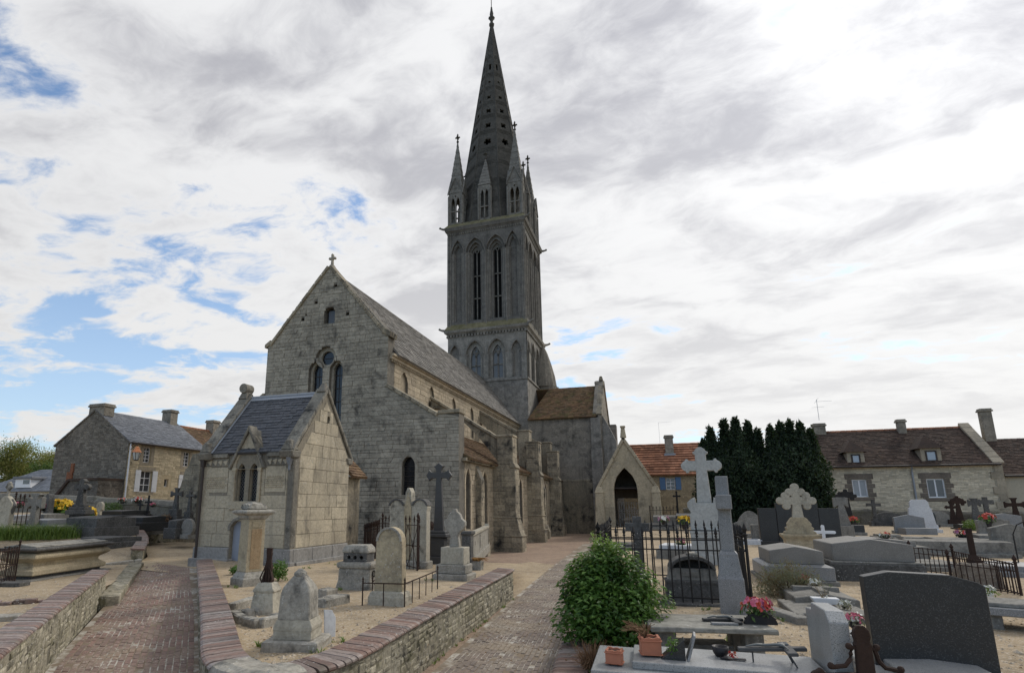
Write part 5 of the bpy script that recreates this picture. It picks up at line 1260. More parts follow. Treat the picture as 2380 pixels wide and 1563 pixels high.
for (xa, ya, xb, yb) in ((560, 620, 690, 510), (1180, 602, 1330, 478)):
    p, q_ = w_(xa, ya, GY+.1), w_(xb, yb, GY+.1); yy = GY+.05
    d4 = wmake('dormer', B().box(p.x, q_.x, yy, yy+2.4, p.z-.1, q_.z), M['trim'], H4)
    fd = frame((0, yy, 0), (1, 0, 0), (0, 0, 1), (0, -1, 0)); u0, u1 = p.x+.27, q_.x-.27
    make('dormer_window', B().poly(rect(u0, u1, p.z+.08, q_.z-.18), .005, .05, fd, [rect(u0+.1, u1-.1, p.z+.18, q_.z-.28)]), M['bar'], d4); make('pane', B().poly(rect(u0+.1, u1-.1, p.z+.18, q_.z-.28), .004, .02, fd), M['paneblue'], d4)
    cx = (p.x+q_.x)/2; zt = q_.z
    make('dormer_roof', B().add([(p.x-.25, yy-.22, zt-.02), (q_.x+.25, yy-.22, zt-.02), (cx, yy+.75, zt+1.0), (p.x-.25, yy+2.6, zt-.02), (q_.x+.25, yy+2.6, zt-.02), (cx, yy+2.6, zt+1.0)], [(0, 1, 2), (3, 0, 2, 5), (1, 4, 5, 2)]), M['darktile'], d4)
wmake('gutter', B().tube([(G0, GY-.42, GE-.08), (G1+.1, GY-.42, GE-.08)], .08, 6), M['bar'], H4)
dp_ = w_(1080, 640); wmake('downpipe', B().tube([(dp_.x, GY-.38, GE-.1), (dp_.x+.05, GY-.1, GE-.5), (dp_.x+.05, GY-.1, 1.0)], .07, 6), M['lead'], H4)
c1, c2, c3 = w_(320, 330, GR), w_(990, 280, GR), w_(1680, 200, GR)
o = chimney(H4, c1.x, GR, GZ-.6, w_(320, 275, GR).z, .85, .6); chimney(H4, c2.x, GR-.3, GZ-.6, w_(985, 245, GR).z, .55, .45); chimney(H4, c3.x+.2, GR, GZ-1.2, w_(1680, 152, GR).z, .7, .5)
wmake('aerial', B().tube([(c1.x+.1, GR, 9.5), (c1.x+.1, GR, 11.3)], .02, 4).tube([(c1.x-.3, GR, 10.6), (c1.x+.6, GR, 10.63)], .01, 4).tube([(c1.x, GR, 11.1), (c1.x+1.2, GR, 11.1)], .01, 4).tube([(c1.x-.1, GR, 10.95), (c1.x+.25, GR, 11.4)], .01, 4), M['lead'], H4)
FG5 = FS(G1+.25)
wmake('end_gable', B().poly([(GY-.05, .4), (GY+7.5, .4), (GY+7.5, GE), (GR, GZ+.35), (GY-.05, GE+.15)], -.5, .05, FG5), M['rubR'], H4)
coping_run('gable_coping', (GR, GZ+.35), (GY-.3, GE+.05), .14, -.55, .12, FG5, M['trim'], 8, H4)
qn = []
for j in range(9): wmake('quoin', B().poly(rect(G1+.3-(.7 if j % 2 else .45)-.05, G1+.29, .6+j*.53, .6+j*.53+.51), -.03, .03+.051, FG4), M['trim'], H4)
# lower wing at the picture edge
H5 = thing('lower_house_wing', 'lower tiled house wing at the right picture edge', 'house', (27, GY+.4, .6))
fw_ = GY+.35; ez = w_(2035, 705, fw_).z; rz_ = w_(1900, 400, fw_+3.4).z
wmake('wall', B().box(G1+.36, 34, fw_, fw_+7, .4, ez), M['rubR'], H5)
roof('tile_roof', (G1+.36, fw_-.3, ez-.02), (34, fw_-.3, ez-.02), (G1+.36, fw_+3.4, rz_), M['darktile'], .2, .24, H5)
wmake('gutter', B().tube([(G1+.36, fw_-.35, ez-.05), (34, fw_-.35, ez-.05)], .08, 6), M['bar'], H5)
# ---- right boundary wall
rwl = B(); vs = []; fs = []
for i in range(31):
    X_ = 1.5+30*i/30; zt = 2.1+.08*math.sin(i*1.7)-.02*(X_-15)*.5
    vs += [(X_, 48.6+dx, z) for dx, z in ((-.3, .3), (-.3, zt-.12), (-.2, zt), (.2, zt), (.3, zt-.12), (.3, .3))]
for i in range(30):
    for j in range(5): fs.append((i*6+j, i*6+j+1, (i+1)*6+j+1, (i+1)*6+j))
fs.append(tuple(reversed(range(6))))
tag(make('rear_boundary_wall', rwl.add(vs, fs), mat_stone('dark boundary wall', (.2, .185, .155), (.14, .13, .11), (.07, .066, .056), var=0, black=.45, white=.25, moss=.35), rough=.05), 'dark weathered cemetery wall in front of the long house', 'wall')
# ================================================================ stone porch
PRY = 47.6
PO = thing('stone_porch', 'gabled stone porch with open pointed arch beside the transept', 'porch', (-2.5, PRY, 0))
px0, px1 = onY(1393, 1140, PRY).x, onY(1524, 1140, PRY).x; pe = 3.85; pcx = (px0+px1)/2-.05; pz = onY(1447, 1015, PRY).z
FP = frame((0, PRY, 0), (1, 0, 0), (0, 0, 1), (0, -1, 0)); oa, ob = onY(1428, 1160, PRY).x, onY(1483, 1160, PRY).x; ot = onY(1455, 1086, PRY).z
arch = gothic((oa+ob)/2, -.08, ob-oa, 3.6, ot)
pout = [(px0, -.1), (px1, -.1), (px1, pe), (pcx+.0, pz), (px0, pe)]
M['porch'] = mat_stone('buff porch stone', (.58, .49, .34), (.48, .41, .29), (.25, .215, .155), var=.1, black=.35, white=.2, streak=.35)
pw = wmake('front_wall', B().poly(pout, -.5, -.01, FP, [arch]), M['porch'], PO)
lay(masonry([(px0+.01, -.1), (px1-.01, -.1), (px1-.01, pe), (pcx, pz-.05), (px0+.01, pe)], [arch], .62, 1.0, FP, random.Random(8), gap=.012, proud=(-.002, .01), ch_var=.1), M['porch'], pw, 60, 'ashlar_block', 'ashlar')
bo = rect(oa-.05, ob-.05, -.05, onY(1450, 1157, PRY+4).z)
wmake('rear_wall', B().poly([(px0, -.1), (px1, -.1), (px1, pe), (pcx, pz-.1), (px0, pe)], -4.4, -4.0, FP, [bo]), M['browntrim'], PO)  # darker stone than the front: porch shade is put into the colour
wmake('side_wall', B().box(px0+.05, px0+.5, PRY+.5, PRY+4, -.1, pe).box(px1-.5, px1-.05, PRY+.5, PRY+4, -.1, pe), M['porch'], PO)
wmake('ceiling', B().box(px0+.5, px1-.5, PRY+.5, PRY+4, pe-.1, pe), M['bar'], PO);  # near-black colour imitates the shade under the porch roof
fr1, _, _ = slope_frame((px0-.1, PRY+4.2, pe-.05), (px0-.1, PRY-.02, pe-.05), (pcx, PRY+4.2, pz))
roof('stone_roof', (px1+.15, PRY-.05, pe-.1), (px1+.15, PRY+4.4, pe-.1), (pcx, PRY-.05, pz), M['oldroof'], .3, .4, PO)
roof('stone_roof', (px0-.15, PRY+4.4, pe-.1), (px0-.15, PRY-.05, pe-.1), (pcx, PRY+4.4, pz), M['oldroof'], .3, .4, PO)
coping_run('gable_coping', (px1+.2, pe-.1), (pcx, pz), .22, -.45, .16, FP, M['porch'], 5, PO, -.05); coping_run('gable_coping', (pcx, pz), (px0-.2, pe-.1), .22, -.45, .16, FP, M['porch'], 5, PO, -.05)
wmake('finial', B().frus(pz-.05, pz+.75, (.24, .2), (.14, .14), pcx, PRY+.2).box(pcx-.2, pcx+.2, PRY+.02, PRY+.38, pz+.75, pz+.92), M['porch'], PO, bevel=.04)
for s_ in (px0, px1): wmake('buttress', B().frus(-.1, 3.4, (.42, .4), (.3, .3), s_, PRY-.05).frus(3.4, 3.9, (.36, .38), (.2, .2), s_, PRY), M['porch'], PO, bevel=.04)
gr = B(); 
for i in range(9): u = oa+.05+(ob-oa-.15)*i/8; gr.tube([(u, PRY+4.1, .0), (u, PRY+4.1, 2.75)], .02, 4)
for z in (.4, 1.2, 2.0, 2.7): gr.tube([(oa, PRY+4.1, z), (ob, PRY+4.1, z)], .02, 4)
for i in range(4):
    for z in (.8, 1.6, 2.35):
        c = oa+.25+i*.42; gr.tube([(c+.18*math.cos(a_*.7), PRY+4.08, z+.3*math.sin(a_*.7)) for a_ in range(10)], .016, 4)
wmake('iron_grille', gr, mat_plain('white grille iron', (.7, .7, .7), .5), PO)
pt_ = thing('porch_tomb', 'pale tomb seen through the porch grille', 'tomb', (-2.5, PRY+6, 0)); make('block', B().stack([(.9, 0), (.85, 1.2), (.5, 1.5), (.4, 2.3)], k=.5), M['trim'], pt_, bevel=.02); make('ledge', B().box(-1.1, 1.1, -.6, .6, -.05, .3), M['trim'], pt_, bevel=.02)
# ================================================================ cemetery kit
M['tan'] = mat_stone('tan tomb limestone', (.5, .42, .28), (.42, .35, .24), (.21, .18, .13), var=.06, black=.4, white=.45, yellow=.1, streak=.35, sc=2.0)
M['pale'] = mat_stone('pale tomb limestone', (.5, .46, .37), (.42, .385, .31), (.2, .185, .15), var=.06, black=.5, white=.45, streak=.4, sc=2.0)
M['grave'] = mat_stone('grey lichened tombstone', (.4, .375, .32), (.31, .29, .25), (.12, .113, .1), var=.06, black=.65, white=.6, yellow=.12, streak=.4, sc=2.2)
M['darkgrave'] = mat_stone('blackened tombstone', (.145, .14, .132), (.095, .092, .087), (.035, .034, .032), var=.06, black=.5, white=.35, streak=.35, sc=2.0)
M['whitestone'] = mat_stone('whitish cross stone', (.5, .5, .47), (.42, .42, .395), (.25, .245, .23), var=.04, black=.15, white=.3, streak=.35, sc=1.6)
M['marble'] = mat_stone('white marble', (.66, .67, .68), (.58, .59, .6), (.4, .4, .41), var=.03, black=.06, white=.2, streak=.25, sc=1.6, rough=.5, bump=.1)
M['cement'] = mat_stone('grey cement tomb', (.29, .275, .245), (.22, .21, .187), (.1, .096, .085), var=.05, black=.4, white=.3, streak=.55, sc=1.6)
M['granite'] = mat_granite('grey speckled granite', (.22, .222, .222), (.035, .035, .037), (.45, .45, .45), .7, .4)
M['granitelight'] = mat_granite('light granite', (.3, .305, .3), (.05, .05, .05), (.5, .5, .5), .65, .35)
M['granitedark'] = mat_granite('dark polished granite', (.022, .023, .024), (.008, .008, .008), (.1, .1, .1), .6, .38, 70)
M['graniterough'] = mat_granite('matt grey granite tomb', (.2, .19, .172), (.1, .095, .085), (.45, .43, .4), .4, .7, 60)
M['rust'] = mat_plain('rusty iron', (.042, .025, .019), .85, .35, 14, .1, .3, .4)
M['blackiron'] = mat_plain('black iron', (.022, .02, .019), .65, .3, 10, .2, .4, .2)
M['greyiron'] = mat_plain('dark grey cast iron', (.075, .075, .075), .6, .2, 10, .1, .4, .2)
M['whiteiron'] = mat_plain('white painted iron', (.68, .67, .64), .6, .12, 8)
M['terracotta'] = mat_plain('terracotta', (.43, .17, .1), .8, .16, 12)
M['leaf'] = mat_leaf('laurel leaf', (.045, .11, .018), (.15, .27, .055), (.035, .085, .018), .3, .38)
M['leafnew'] = mat_leaf('young laurel leaf', (.2, .32, .07), (.33, .44, .13), None, .35, .4)
M['yew'] = mat_leaf('yew foliage', (.006, .016, .008), (.026, .05, .02), None, .1, .6)
M['hedge'] = mat_leaf('hedge leaf', (.05, .1, .025), (.1, .16, .04), None, .25)
M['willow'] = mat_leaf('autumn willow leaf', (.2, .2, .06), (.34, .3, .1), (.13, .16, .05), .45)
M['greyshrub'] = mat_leaf('grey lavender leaf', (.2, .205, .14), (.3, .29, .2), (.26, .2, .12), .2, .8)
M['grass'] = mat_leaf('grass blade', (.1, .17, .03), (.18, .25, .06), None, .3)
M['dry'] = mat_leaf('dry brown stems', (.16, .085, .045), (.26, .16, .09), None, .15, .9)
M['dryorange'] = mat_leaf('orange dry grass', (.4, .2, .06), (.5, .28, .1), None, .2, .9)
def petal(name, a, c): return mat_leaf(name, a, c, None, .2, .6)
M['pink'] = petal('pink petal', (.5, .06, .14), (.72, .2, .3)); M['red'] = petal('red petal', (.5, .04, .04), (.7, .12, .1)); M['white'] = petal('white petal', (.7, .7, .66), (.8, .8, .76)); M['yellow'] = petal('yellow petal', (.72, .42, .02), (.85, .6, .06)); M['mauve'] = petal('mauve petal', (.35, .1, .25), (.6, .3, .45))
M['bark'] = mat_plain('bark', (.09, .07, .05), .95, .25, 12)
M['blackpot'] = mat_plain('black plastic', (.02, .018, .02), .5, .1)
M['whitepot'] = mat_plain('white plastic', (.72, .73, .74), .45, .04)
M['soil'] = mat_plain('soil', (.06, .045, .03), .95, .2)
def spot(u, v, zf):
    "first point where the sight line through (u, v) meets the ground height zf"
    d_ = ray(u, v); lo = 2.0; hi = None; t_ = 2.0
    while t_ < 120:
        if H+d_.z*t_ <= zf(d_.x*t_, d_.y*t_): hi = t_; break
        lo = t_; t_ *= 1.04
    if hi is None: hi = 60.0; lo = 60.0
    for _ in range(30):
        m_ = (lo+hi)/2
        if H+d_.z*m_ <= zf(d_.x*m_, d_.y*m_): hi = m_
        else: lo = m_
    lim = 46.4 if zf is zR else 26.2 if zf is zL else 1e9
    if d_.y*hi > lim: hi = lim/d_.y
    return Vector((d_.x*hi, d_.y*hi, zf(d_.x*hi, d_.y*hi)))
def grave(name, label, cat, u, v, zf, rz=0.0, group=None, dz=0.0):
    p = spot(u, v, zf); p.z += dz; return thing(name, label, cat, p, R(rz), group), p, mpp(p)
def mirror(pts): return pts+[(-x, z) for x, z in reversed(pts)]
def arm_end(L, w, style):
    "outline of one arm end, along axis a, across axis b, from -b side to +b side"
    if style == 'plain': return [(L, -w), (L, w)]
    if style == 'flare': return [(L-2.2*w, -w), (L-1.0*w, -1.25*w), (L-.35*w, -1.9*w), (L, -1.7*w), (L, 1.7*w), (L-.35*w, 1.9*w), (L-1.0*w, 1.25*w), (L-2.2*w, w)]
    if style == 'bud': return [(L-1.5*w, -w), (L-1.3*w, -1.35*w), (L-.95*w, -1.4*w), (L-.8*w, -1.05*w), (L-.35*w, -.8*w), (L, -.3*w), (L, .3*w), (L-.35*w, .8*w), (L-.8*w, 1.05*w), (L-.95*w, 1.4*w), (L-1.3*w, 1.35*w), (L-1.5*w, w)]
    if style == 'gothic': return [(L-2.6*w, -w), (L-1.6*w, -1.3*w), (L-.9*w, -2.1*w), (L-.75*w, -1.3*w), (L-.2*w, -.6*w), (L+.2*w, 0), (L-.2*w, .6*w), (L-.75*w, 1.3*w), (L-.9*w, 2.1*w), (L-1.6*w, 1.3*w), (L-2.6*w, w)]
    if style == 'trefoil':
        w = min(w, L/3.6); r = 1.05*w; pts = [(L-3.1*w, -w)]
        for (ca, cb_, a0, a1) in ((L-2.2*w, -1.35*w, -170, -10), (L-.9*w, 0, -75, 75), (L-2.2*w, 1.35*w, 10, 170)):
            for i in range(6): a = R(a0+(a1-a0)*i/5); pts.append((ca+r*math.cos(a), cb_+r*math.sin(a)))
        return pts+[(L-3.1*w, w)]
    if style == 'round': return [(L-w+w*math.cos(R(a)), w*math.sin(R(a))) for a in range(-90, 91, 30)]
def cross_pts(h, w, span, az, style='plain', wb=None, z0=0.0):
    wb = wb or w; top = arm_end(h-az, w, style); side = arm_end(span/2, w, style); pts = [(wb, z0), (w, az-w)]
    side = [(max(a, w*1.05), b_) for a, b_ in side]; top = [(max(a, w*1.05), b_) for a, b_ in top]
    pts += [(a, az+b_) for a, b_ in side]+[(w, az+w)]
    pts += [(-b_, az+a) for a, b_ in top]+[(-w, az+w)]
    pts += [(-a, az-b_) for a, b_ in side]+[(-w, az-w), (-wb, z0)]
    out_ = []
    for p in pts:
        if not out_ or (abs(p[0]-out_[-1][0])+abs(p[1]-out_[-1][1])) > 1e-4: out_.append(p)
    return out_
def cross_mesh(h, w, span, az, style, wb, z, t_, bev):
    "cross solid; trefoil ends are rounded lobes set into the arms"
    if style != 'trefoil': return B().cpoly(shift(cross_pts(h, w, span, az, style, wb), z), -t_, t_, min(bev, w*.15))
    b = B().cpoly(shift(cross_pts(h-w*1.2, w, span-w*2.4, az, 'plain', wb), z), -t_, t_, min(bev, w*.15)); r_ = w*.98
    for (cx, cz_), (ax, az_) in (((span/2-w*1.7, az), (1, 0)), ((-span/2+w*1.7, az), (-1, 0)), ((0, h-w*1.7), (0, 1))):
        for k, (o1, o2) in enumerate(((w*1.0, 0), (-.3*w, w*1.3), (-.3*w, -w*1.3))):
            b.cpoly(circle((cx+ax*o1+az_*o2, z+cz_+az_*o1+ax*o2), r_, 14), -t_-.003*(k+1), t_+.003*(k+1), min(bev, r_*.2))
    return b
def shift(pts, dz, dx=0): return [(x+dx, z+dz) for x, z in pts]
def gabled(b, hx, hy, z0, ze, zr, axis='x', over=0.0):
    "coffin body with low gabled top, ridge along axis"
    if axis == 'x': vs = [(-hx,-hy,z0),(hx,-hy,z0),(hx,hy,z0),(-hx,hy,z0),(-hx,-hy,ze),(hx,-hy,ze),(hx,hy,ze),(-hx,hy,ze),(-hx,0,zr),(hx,0,zr)]; fs = [(3,2,1,0),(0,1,5,4),(2,3,7,6),(1,2,6,9,5),(3,0,4,8,7),(4,5,9,8),(6,7,8,9)]
    else: vs = [(-hx,-hy,z0),(hx,-hy,z0),(hx,hy,z0),(-hx,hy,z0),(-hx,-hy,ze),(hx,-hy,ze),(hx,hy,ze),(-hx,hy,ze),(0,-hy,zr),(0,hy,zr)]; fs = [(3,2,1,0),(0,1,5,8,4),(2,3,7,9,6),(1,2,6,5),(3,0,4,7),(4,8,9,7),(5,6,9,8)]
    return b.add(vs, fs)
def leafquad(b, c, n_, size, rnd, asp=.45, fold=.25):
    n_ = n_.normalized(); t_ = n_.cross(Vector((rnd.uniform(-1, 1), rnd.uniform(-1, 1), rnd.uniform(-.6, .6)))).normalized(); s_ = n_.cross(t_); L = size*rnd.uniform(.7, 1.25)
    k = len(b.v); b.v += [tuple(c), tuple(c+t_*L*.5+s_*L*asp*.5+n_*L*fold*.3), tuple(c+t_*L), tuple(c+t_*L*.5-s_*L*asp*.5+n_*L*fold*.3)]; b.f += [(k, k+1, k+2, k+3)]
def leafcloud(b, c, rad, n, size, rnd, shell=.55, up=.3, asp=.45, lump=.25, flat=0.0):
    c = Vector(c); ph = [rnd.uniform(0, 6.28) for _ in range(6)]
    for _ in range(n):
        d_ = Vector((rnd.gauss(0, 1), rnd.gauss(0, 1), rnd.gauss(0, 1))).normalized()
        if flat and d_.z < -flat: d_.z = -flat*rnd.random()
        lm = 1+lump*(math.sin(d_.x*5+ph[0])*math.sin(d_.y*5+ph[1])+.6*math.sin(d_.z*7+ph[2])*math.sin(d_.x*9+ph[3]))
        r_ = (shell+(1-shell)*rnd.random()**.6)*lm
        p = c+Vector((d_.x*rad[0], d_.y*rad[1], d_.z*rad[2]))*r_
        leafquad(b, p, d_+Vector((rnd.gauss(0, .5), rnd.gauss(0, .5), up+rnd.gauss(0, .4))), size, rnd, asp)
def blossoms(b, c, r, n, size, rnd, squash=.6):
    c = Vector(c)
    for _ in range(n):
        d_ = Vector((rnd.gauss(0, 1), rnd.gauss(0, 1), abs(rnd.gauss(0, .8)))).normalized(); q_ = c+Vector((d_.x*r, d_.y*r, d_.z*r*squash))*rnd.uniform(.65, 1)
        for k in range(6):
            a = k*math.pi/3+rnd.random(); t_ = d_.cross(Vector((math.cos(a), math.sin(a), .3))).normalized()
            i0 = len(b.v); s_ = d_.cross(t_); z_ = size*rnd.uniform(.7, 1.2)
            b.v += [tuple(q_), tuple(q_+t_*z_*.6+s_*z_*.4+d_*z_*.25), tuple(q_+t_*z_+d_*z_*.35), tuple(q_+t_*z_*.6-s_*z_*.4+d_*z_*.25)]; b.f.append((i0, i0+1, i0+2, i0+3))
def flowers(label, p, r, mats, pot='blackpot', potr=None, poth=None, n=22, leaf='leaf', cat='flowers', name='flower_pot', seed=1, group=None, dome=.6, style='pot', size=None, rz=0):
    "a pot, bowl or basket of flowers standing at p"
    rnd = random.Random(seed); o = thing(name, label, cat, p, rz, group); poth = poth or r*.8; potr = potr or r*.6
    if style == 'pot': make('pot', B().lathe([(potr*.7, 0), (potr, poth*.92), (potr*1.08, poth*.92), (potr*1.08, poth), (potr*.9, poth), (potr*.85, poth*.85)], 10), M[pot], o)
    elif style == 'trough': make('pot', B().frus(0, poth, (potr*.85, potr*.42), (potr*1.1, potr*.55)), M[pot], o, bevel=.01)
    elif style == 'urn': make('pot', B().lathe([(potr*.7, 0), (potr*.75, poth*.08), (potr*.3, poth*.3), (potr*.35, poth*.45), (potr*.95, poth*.8), (potr*1.1, poth)], 12), M[pot], o, smooth=True)
    elif style == 'basket':
        vs = []; b = B()
        for i in range(9):
            a = math.pi*i/8; b.tube([(-potr*math.cos(a)*1.0, -.05-.02*k, .02+poth*math.sin(a)*(1-.12*k)) for k in range(2)], .01, 4)
        b.poly([(-potr, 0)]+[(-potr*math.cos(math.pi*i/10), poth*math.sin(math.pi*i/10)) for i in range(11)], .04, .09); make('pot', b, M[pot], o)
    gb = B(); leafcloud(gb, (0, 0, poth+r*.15), (r*.95, r*.9, r*dome*.8), n*5, r*.4, rnd, .4, .4, .4)
    make('leaves', gb, M[leaf], o, kind='stuff')
    for i, m_ in enumerate(mats):
        fb_ = B(); blossoms(fb_, (0, 0, poth+r*.25), r, max(3, n//len(mats)), size or r*.28, rnd, dome); make('blossom', fb_, M[m_], o, kind='stuff')
    return o
def iron_bar(h, r, spear=True, flat=False):
    b = B().tube([(0, 0, 0), (0, 0, h)], r, 4)
    if spear: b.lathe([(r*1.0, h-.02), (r*2.6, h+.015), (r*1.2, h+.03), (r*2.7, h+.07), (r*.2, h+.2)], 4)
    return b
def railing(name, label, corners, h, gap, mat, rails=(.12, .85), r=.011, spear=True, post=.025, grp=None, cat='railing', xs=None, posttop=True, skip=()):
    "iron railing along ground corners; every bar its own object"
    o0 = Vector(corners[0]); root = thing(name, label, cat, o0, 0, grp); proto = None; m_ = M[mat]; pp = None
    for si, (a, c) in enumerate(zip(corners[:-1], corners[1:])):
        a, c = Vector(a)-o0, Vector(c)-o0; L = (c-a).length; n = max(1, round(L/gap))
        for z in rails: make('rail', B().tube([a+Vector((0, 0, z*h)), c+Vector((0, 0, z*h))], r*1.25, 4), m_, root)
        if xs:
            k = max(1, round(L/xs))
            for i in range(k):
                p, q_ = a.lerp(c, i/k), a.lerp(c, (i+1)/k)
                make('brace', B().tube([p+Vector((0, 0, rails[0]*h)), q_+Vector((0, 0, rails[-1]*h))], r*.8, 4), m_, root); make('brace', B().tube([p+Vector((0, 0, rails[-1]*h)), q_+Vector((0, 0, rails[0]*h))], r*.8, 4), m_, root)
                mm = (p+q_)/2+Vector((0, 0, (rails[0]+rails[-1])/2*h)); make('boss', B().ball(tuple(mm), r*3, 6, 4), m_, root)
        if gap < 5:
            for i in range(1, n):
                p = a.lerp(c, i/n)
                if proto is None: proto = make('bar', iron_bar(h, r, spear), m_, root); proto.location = p
                else: inst(proto, root, p, (random.uniform(-.012, .012), random.uniform(-.012, .012), random.random()))
    for i, p in enumerate(corners):
        p = Vector(p)-o0; b = B().tube([(0, 0, -.05), (0, 0, h*1.02)], post, 5)
        if posttop: b.lathe([(post*1.2, h*1.02), (post*1.8, h*1.04), (post*.8, h*1.07), (post*1.7, h*1.1+post), (post*.9, h*1.12+post*2), (.004, h*1.14+post*3)], 6)
        if pp is None: pp = make('post', b, m_, root); pp.location = p
        else: inst(pp, root, p)
    return root
def stone_cross(name, label, u, v, zf, wpx, vtop, span, armv, style, mat, rz=0, t_=None, base=(), wb=None, grp=None, cat='cross', bev=.012, rough=0.0, z0=0.0, u_c=None):
    "cross slab on optional stepped base: base = [(half width px, height m)...]"
    o, p, s_ = grave(name, label, cat, u, v, zf, rz, grp); z = 0.0
    for i, (hwp, hh) in enumerate(base):
        hw_ = hwp*s_; make('base', B().frus(z-(.1 if i == 0 else 0), z+hh, (hw_, hw_*.75), (hw_*.97, hw_*.72)), mat, o, bevel=.02, rough=rough); z += hh
    h = ztop(p, vtop)-z; az = ztop(p, armv)-z; w = wpx*s_/2
    make('cross_shaft', cross_mesh(h, w, span*s_, az, style, wb*s_/2 if wb else None, z, t_ or w*.8, bev), mat, o)
    return o
# ================================================================ graves inside the curved wall
CZ = lambda x, y: zplot(x, y)
FRX = frame((0, 0, 0), (0, 1, 0), (0, 0, 1), (1, 0, 0))
# tall pillar stele
o, p, s_ = grave('pillar_stele', 'tall tan stone pillar with flat moulded cap and worn inscription panel', 'monument', 578, 1358, CZ, -24)
a = 42*s_/2; hb = ztop(p, 1334); hc = ztop(p, 1206); ht = ztop(p, 1166)
make('base', B().stack([(62*s_/2, -.1), (62*s_/2, hb*.75), (56*s_/2, hb*.8), (54*s_/2, hb), (47*s_/2, hb+.05), (44*s_/2, hb+.08)]), M['grave'], o, bevel=.012, rough=.008)
make('shaft', B().frus(hb+.08, hc, (a*1.03, a*1.03), (a*.97, a*.97)), M['tan'], o, bevel=.01)
make('panel', B().poly([(-a*.62, hb+.14), (a*.62, hb+.14), (a*.62, hc-.22), (-a*.62, hc-.22)], a-.002, a+.012, FRX), mat_stone('pitted panel', (.45, .33, .2), (.36, .25, .14), (.12, .08, .045), var=0, black=.2, white=.1, sc=7, bump=1.0), o, bevel=.006)
make('tablet', B().poly([(-a*.62, hc-.19), (a*.62, hc-.19), (a*.62, hc-.04), (-a*.62, hc-.04)], a-.002, a+.014, FRX), M['tan'], o, bevel=.006)
make('cap', B().stack([(a*.99, hc), (a*1.2, hc+.05), (a*1.25, hc+.09), (a*1.72, hc+.15), (a*1.75, hc+.2), (a*1.5, hc+.23)]), M['grave'], o, bevel=.008)
make('carved_top', B().stack([(a*1.05, hc+.22), (a*1.12, hc+.3), (a*.9, ht-.05), (a*.55, ht)]), M['grave'], o, bevel=.03, rough=.035)
for sx_ in (-.5, .05, .6): make('carved_roll', B().tube([(a*sx_, -a*1.1, hc+.3), (a*sx_*.8, a*.7, hc+.34)], .07, 7), M['grave'], o, rough=.01)
# broken iron cross on block
o, p, s_ = grave('iron_stump', 'rusted broken iron cross stump on a pale sloping stone block', 'monument', 618, 1424, CZ, 9)
h1 = ztop(p, 1368)
make('block', B().stack([(30*s_, -.1), (29*s_, .05), (24*s_, h1*.9), (26*s_, h1*.92), (26*s_, h1), (17*s_, h1+.12)], k=.8), M['pale'], o, bevel=.014, rough=.01)
zt = ztop(p, 1272)
ib = B().stack([(.09, h1+.1), (.1, h1+.16), (.06, h1+.3), (.07, h1+.36), (.045, h1+.5), (.05, zt-.1), (.052, zt)], k=.5)
make('iron_shaft', ib, M['rust'], o, bevel=.006, rough=.006)
ol = B()
for i in range(5): x = -.08+.04*i; ol.tube([(x*.9, -.07, h1+.1), (x*1.4, -.085, h1+.2), (x*.5, -.06, h1+.38)], .013, 4)
make('iron_ornament', ol, M['rust'], o)
# lichened broken kerb round it
o, p, s_ = grave('broken_kerb', 'broken lichened kerb stones in front of the rusted iron stump', 'kerb', 590, 1447, CZ, 0)
rnd = random.Random(5)
def kb(o, p, pts, h, mat, w=.16):
    for (ua, va), (ub_, vb) in pts:
        a_, c_ = spot(ua, va, CZ)-p, spot(ub_, vb, CZ)-p; d_ = (c_-a_); L = d_.length; m_ = (a_+c_)/2
        bb = B().box(-L/2, L/2, -w/2, w/2, -.08, h*rnd.uniform(.85, 1.1)); ob = make('kerb_stone', bb, mat, o, bevel=.02, rough=.018); ob.location = m_; ob.rotation_euler = (0, 0, math.atan2(d_.y, d_.x))
kb(o, p, [((540, 1436), (566, 1451)), ((568, 1452), (600, 1458)), ((603, 1458), (650, 1448)), ((536, 1420), (590, 1402))], .13, M['grave'])
for (u, v), r_ in (((552, 1432), .1), ((575, 1430), .12), ((595, 1428), .1), ((560, 1424), .07), ((641, 1436), .09)):
    q_ = spot(u, v, CZ)-p; ob = make('loose_stone', B().frus(-.03, r_*.9, (r_*1.2, r_*.8), (r_*.9, r_*.6)), mat_stone('yellow lichen stone', (.42, .38, .3), (.34, .3, .23), (.17, .15, .11), var=.1, black=.3, white=.4, yellow=.9, sc=2.5) if u < 560 else M['grave'], o, bevel=.02, rough=.02); ob.location = q_; ob.rotation_euler = (0, 0, rnd.random()*3)
o, p, s_ = grave('fallen_kerb', 'fallen kerb slab on the sand behind the obelisk tomb', 'kerb', 775, 1408, CZ, 0)
kb(o, p, [((742, 1412), (800, 1398)), ((745, 1390), (772, 1384))], .16, M['grave'], .3)
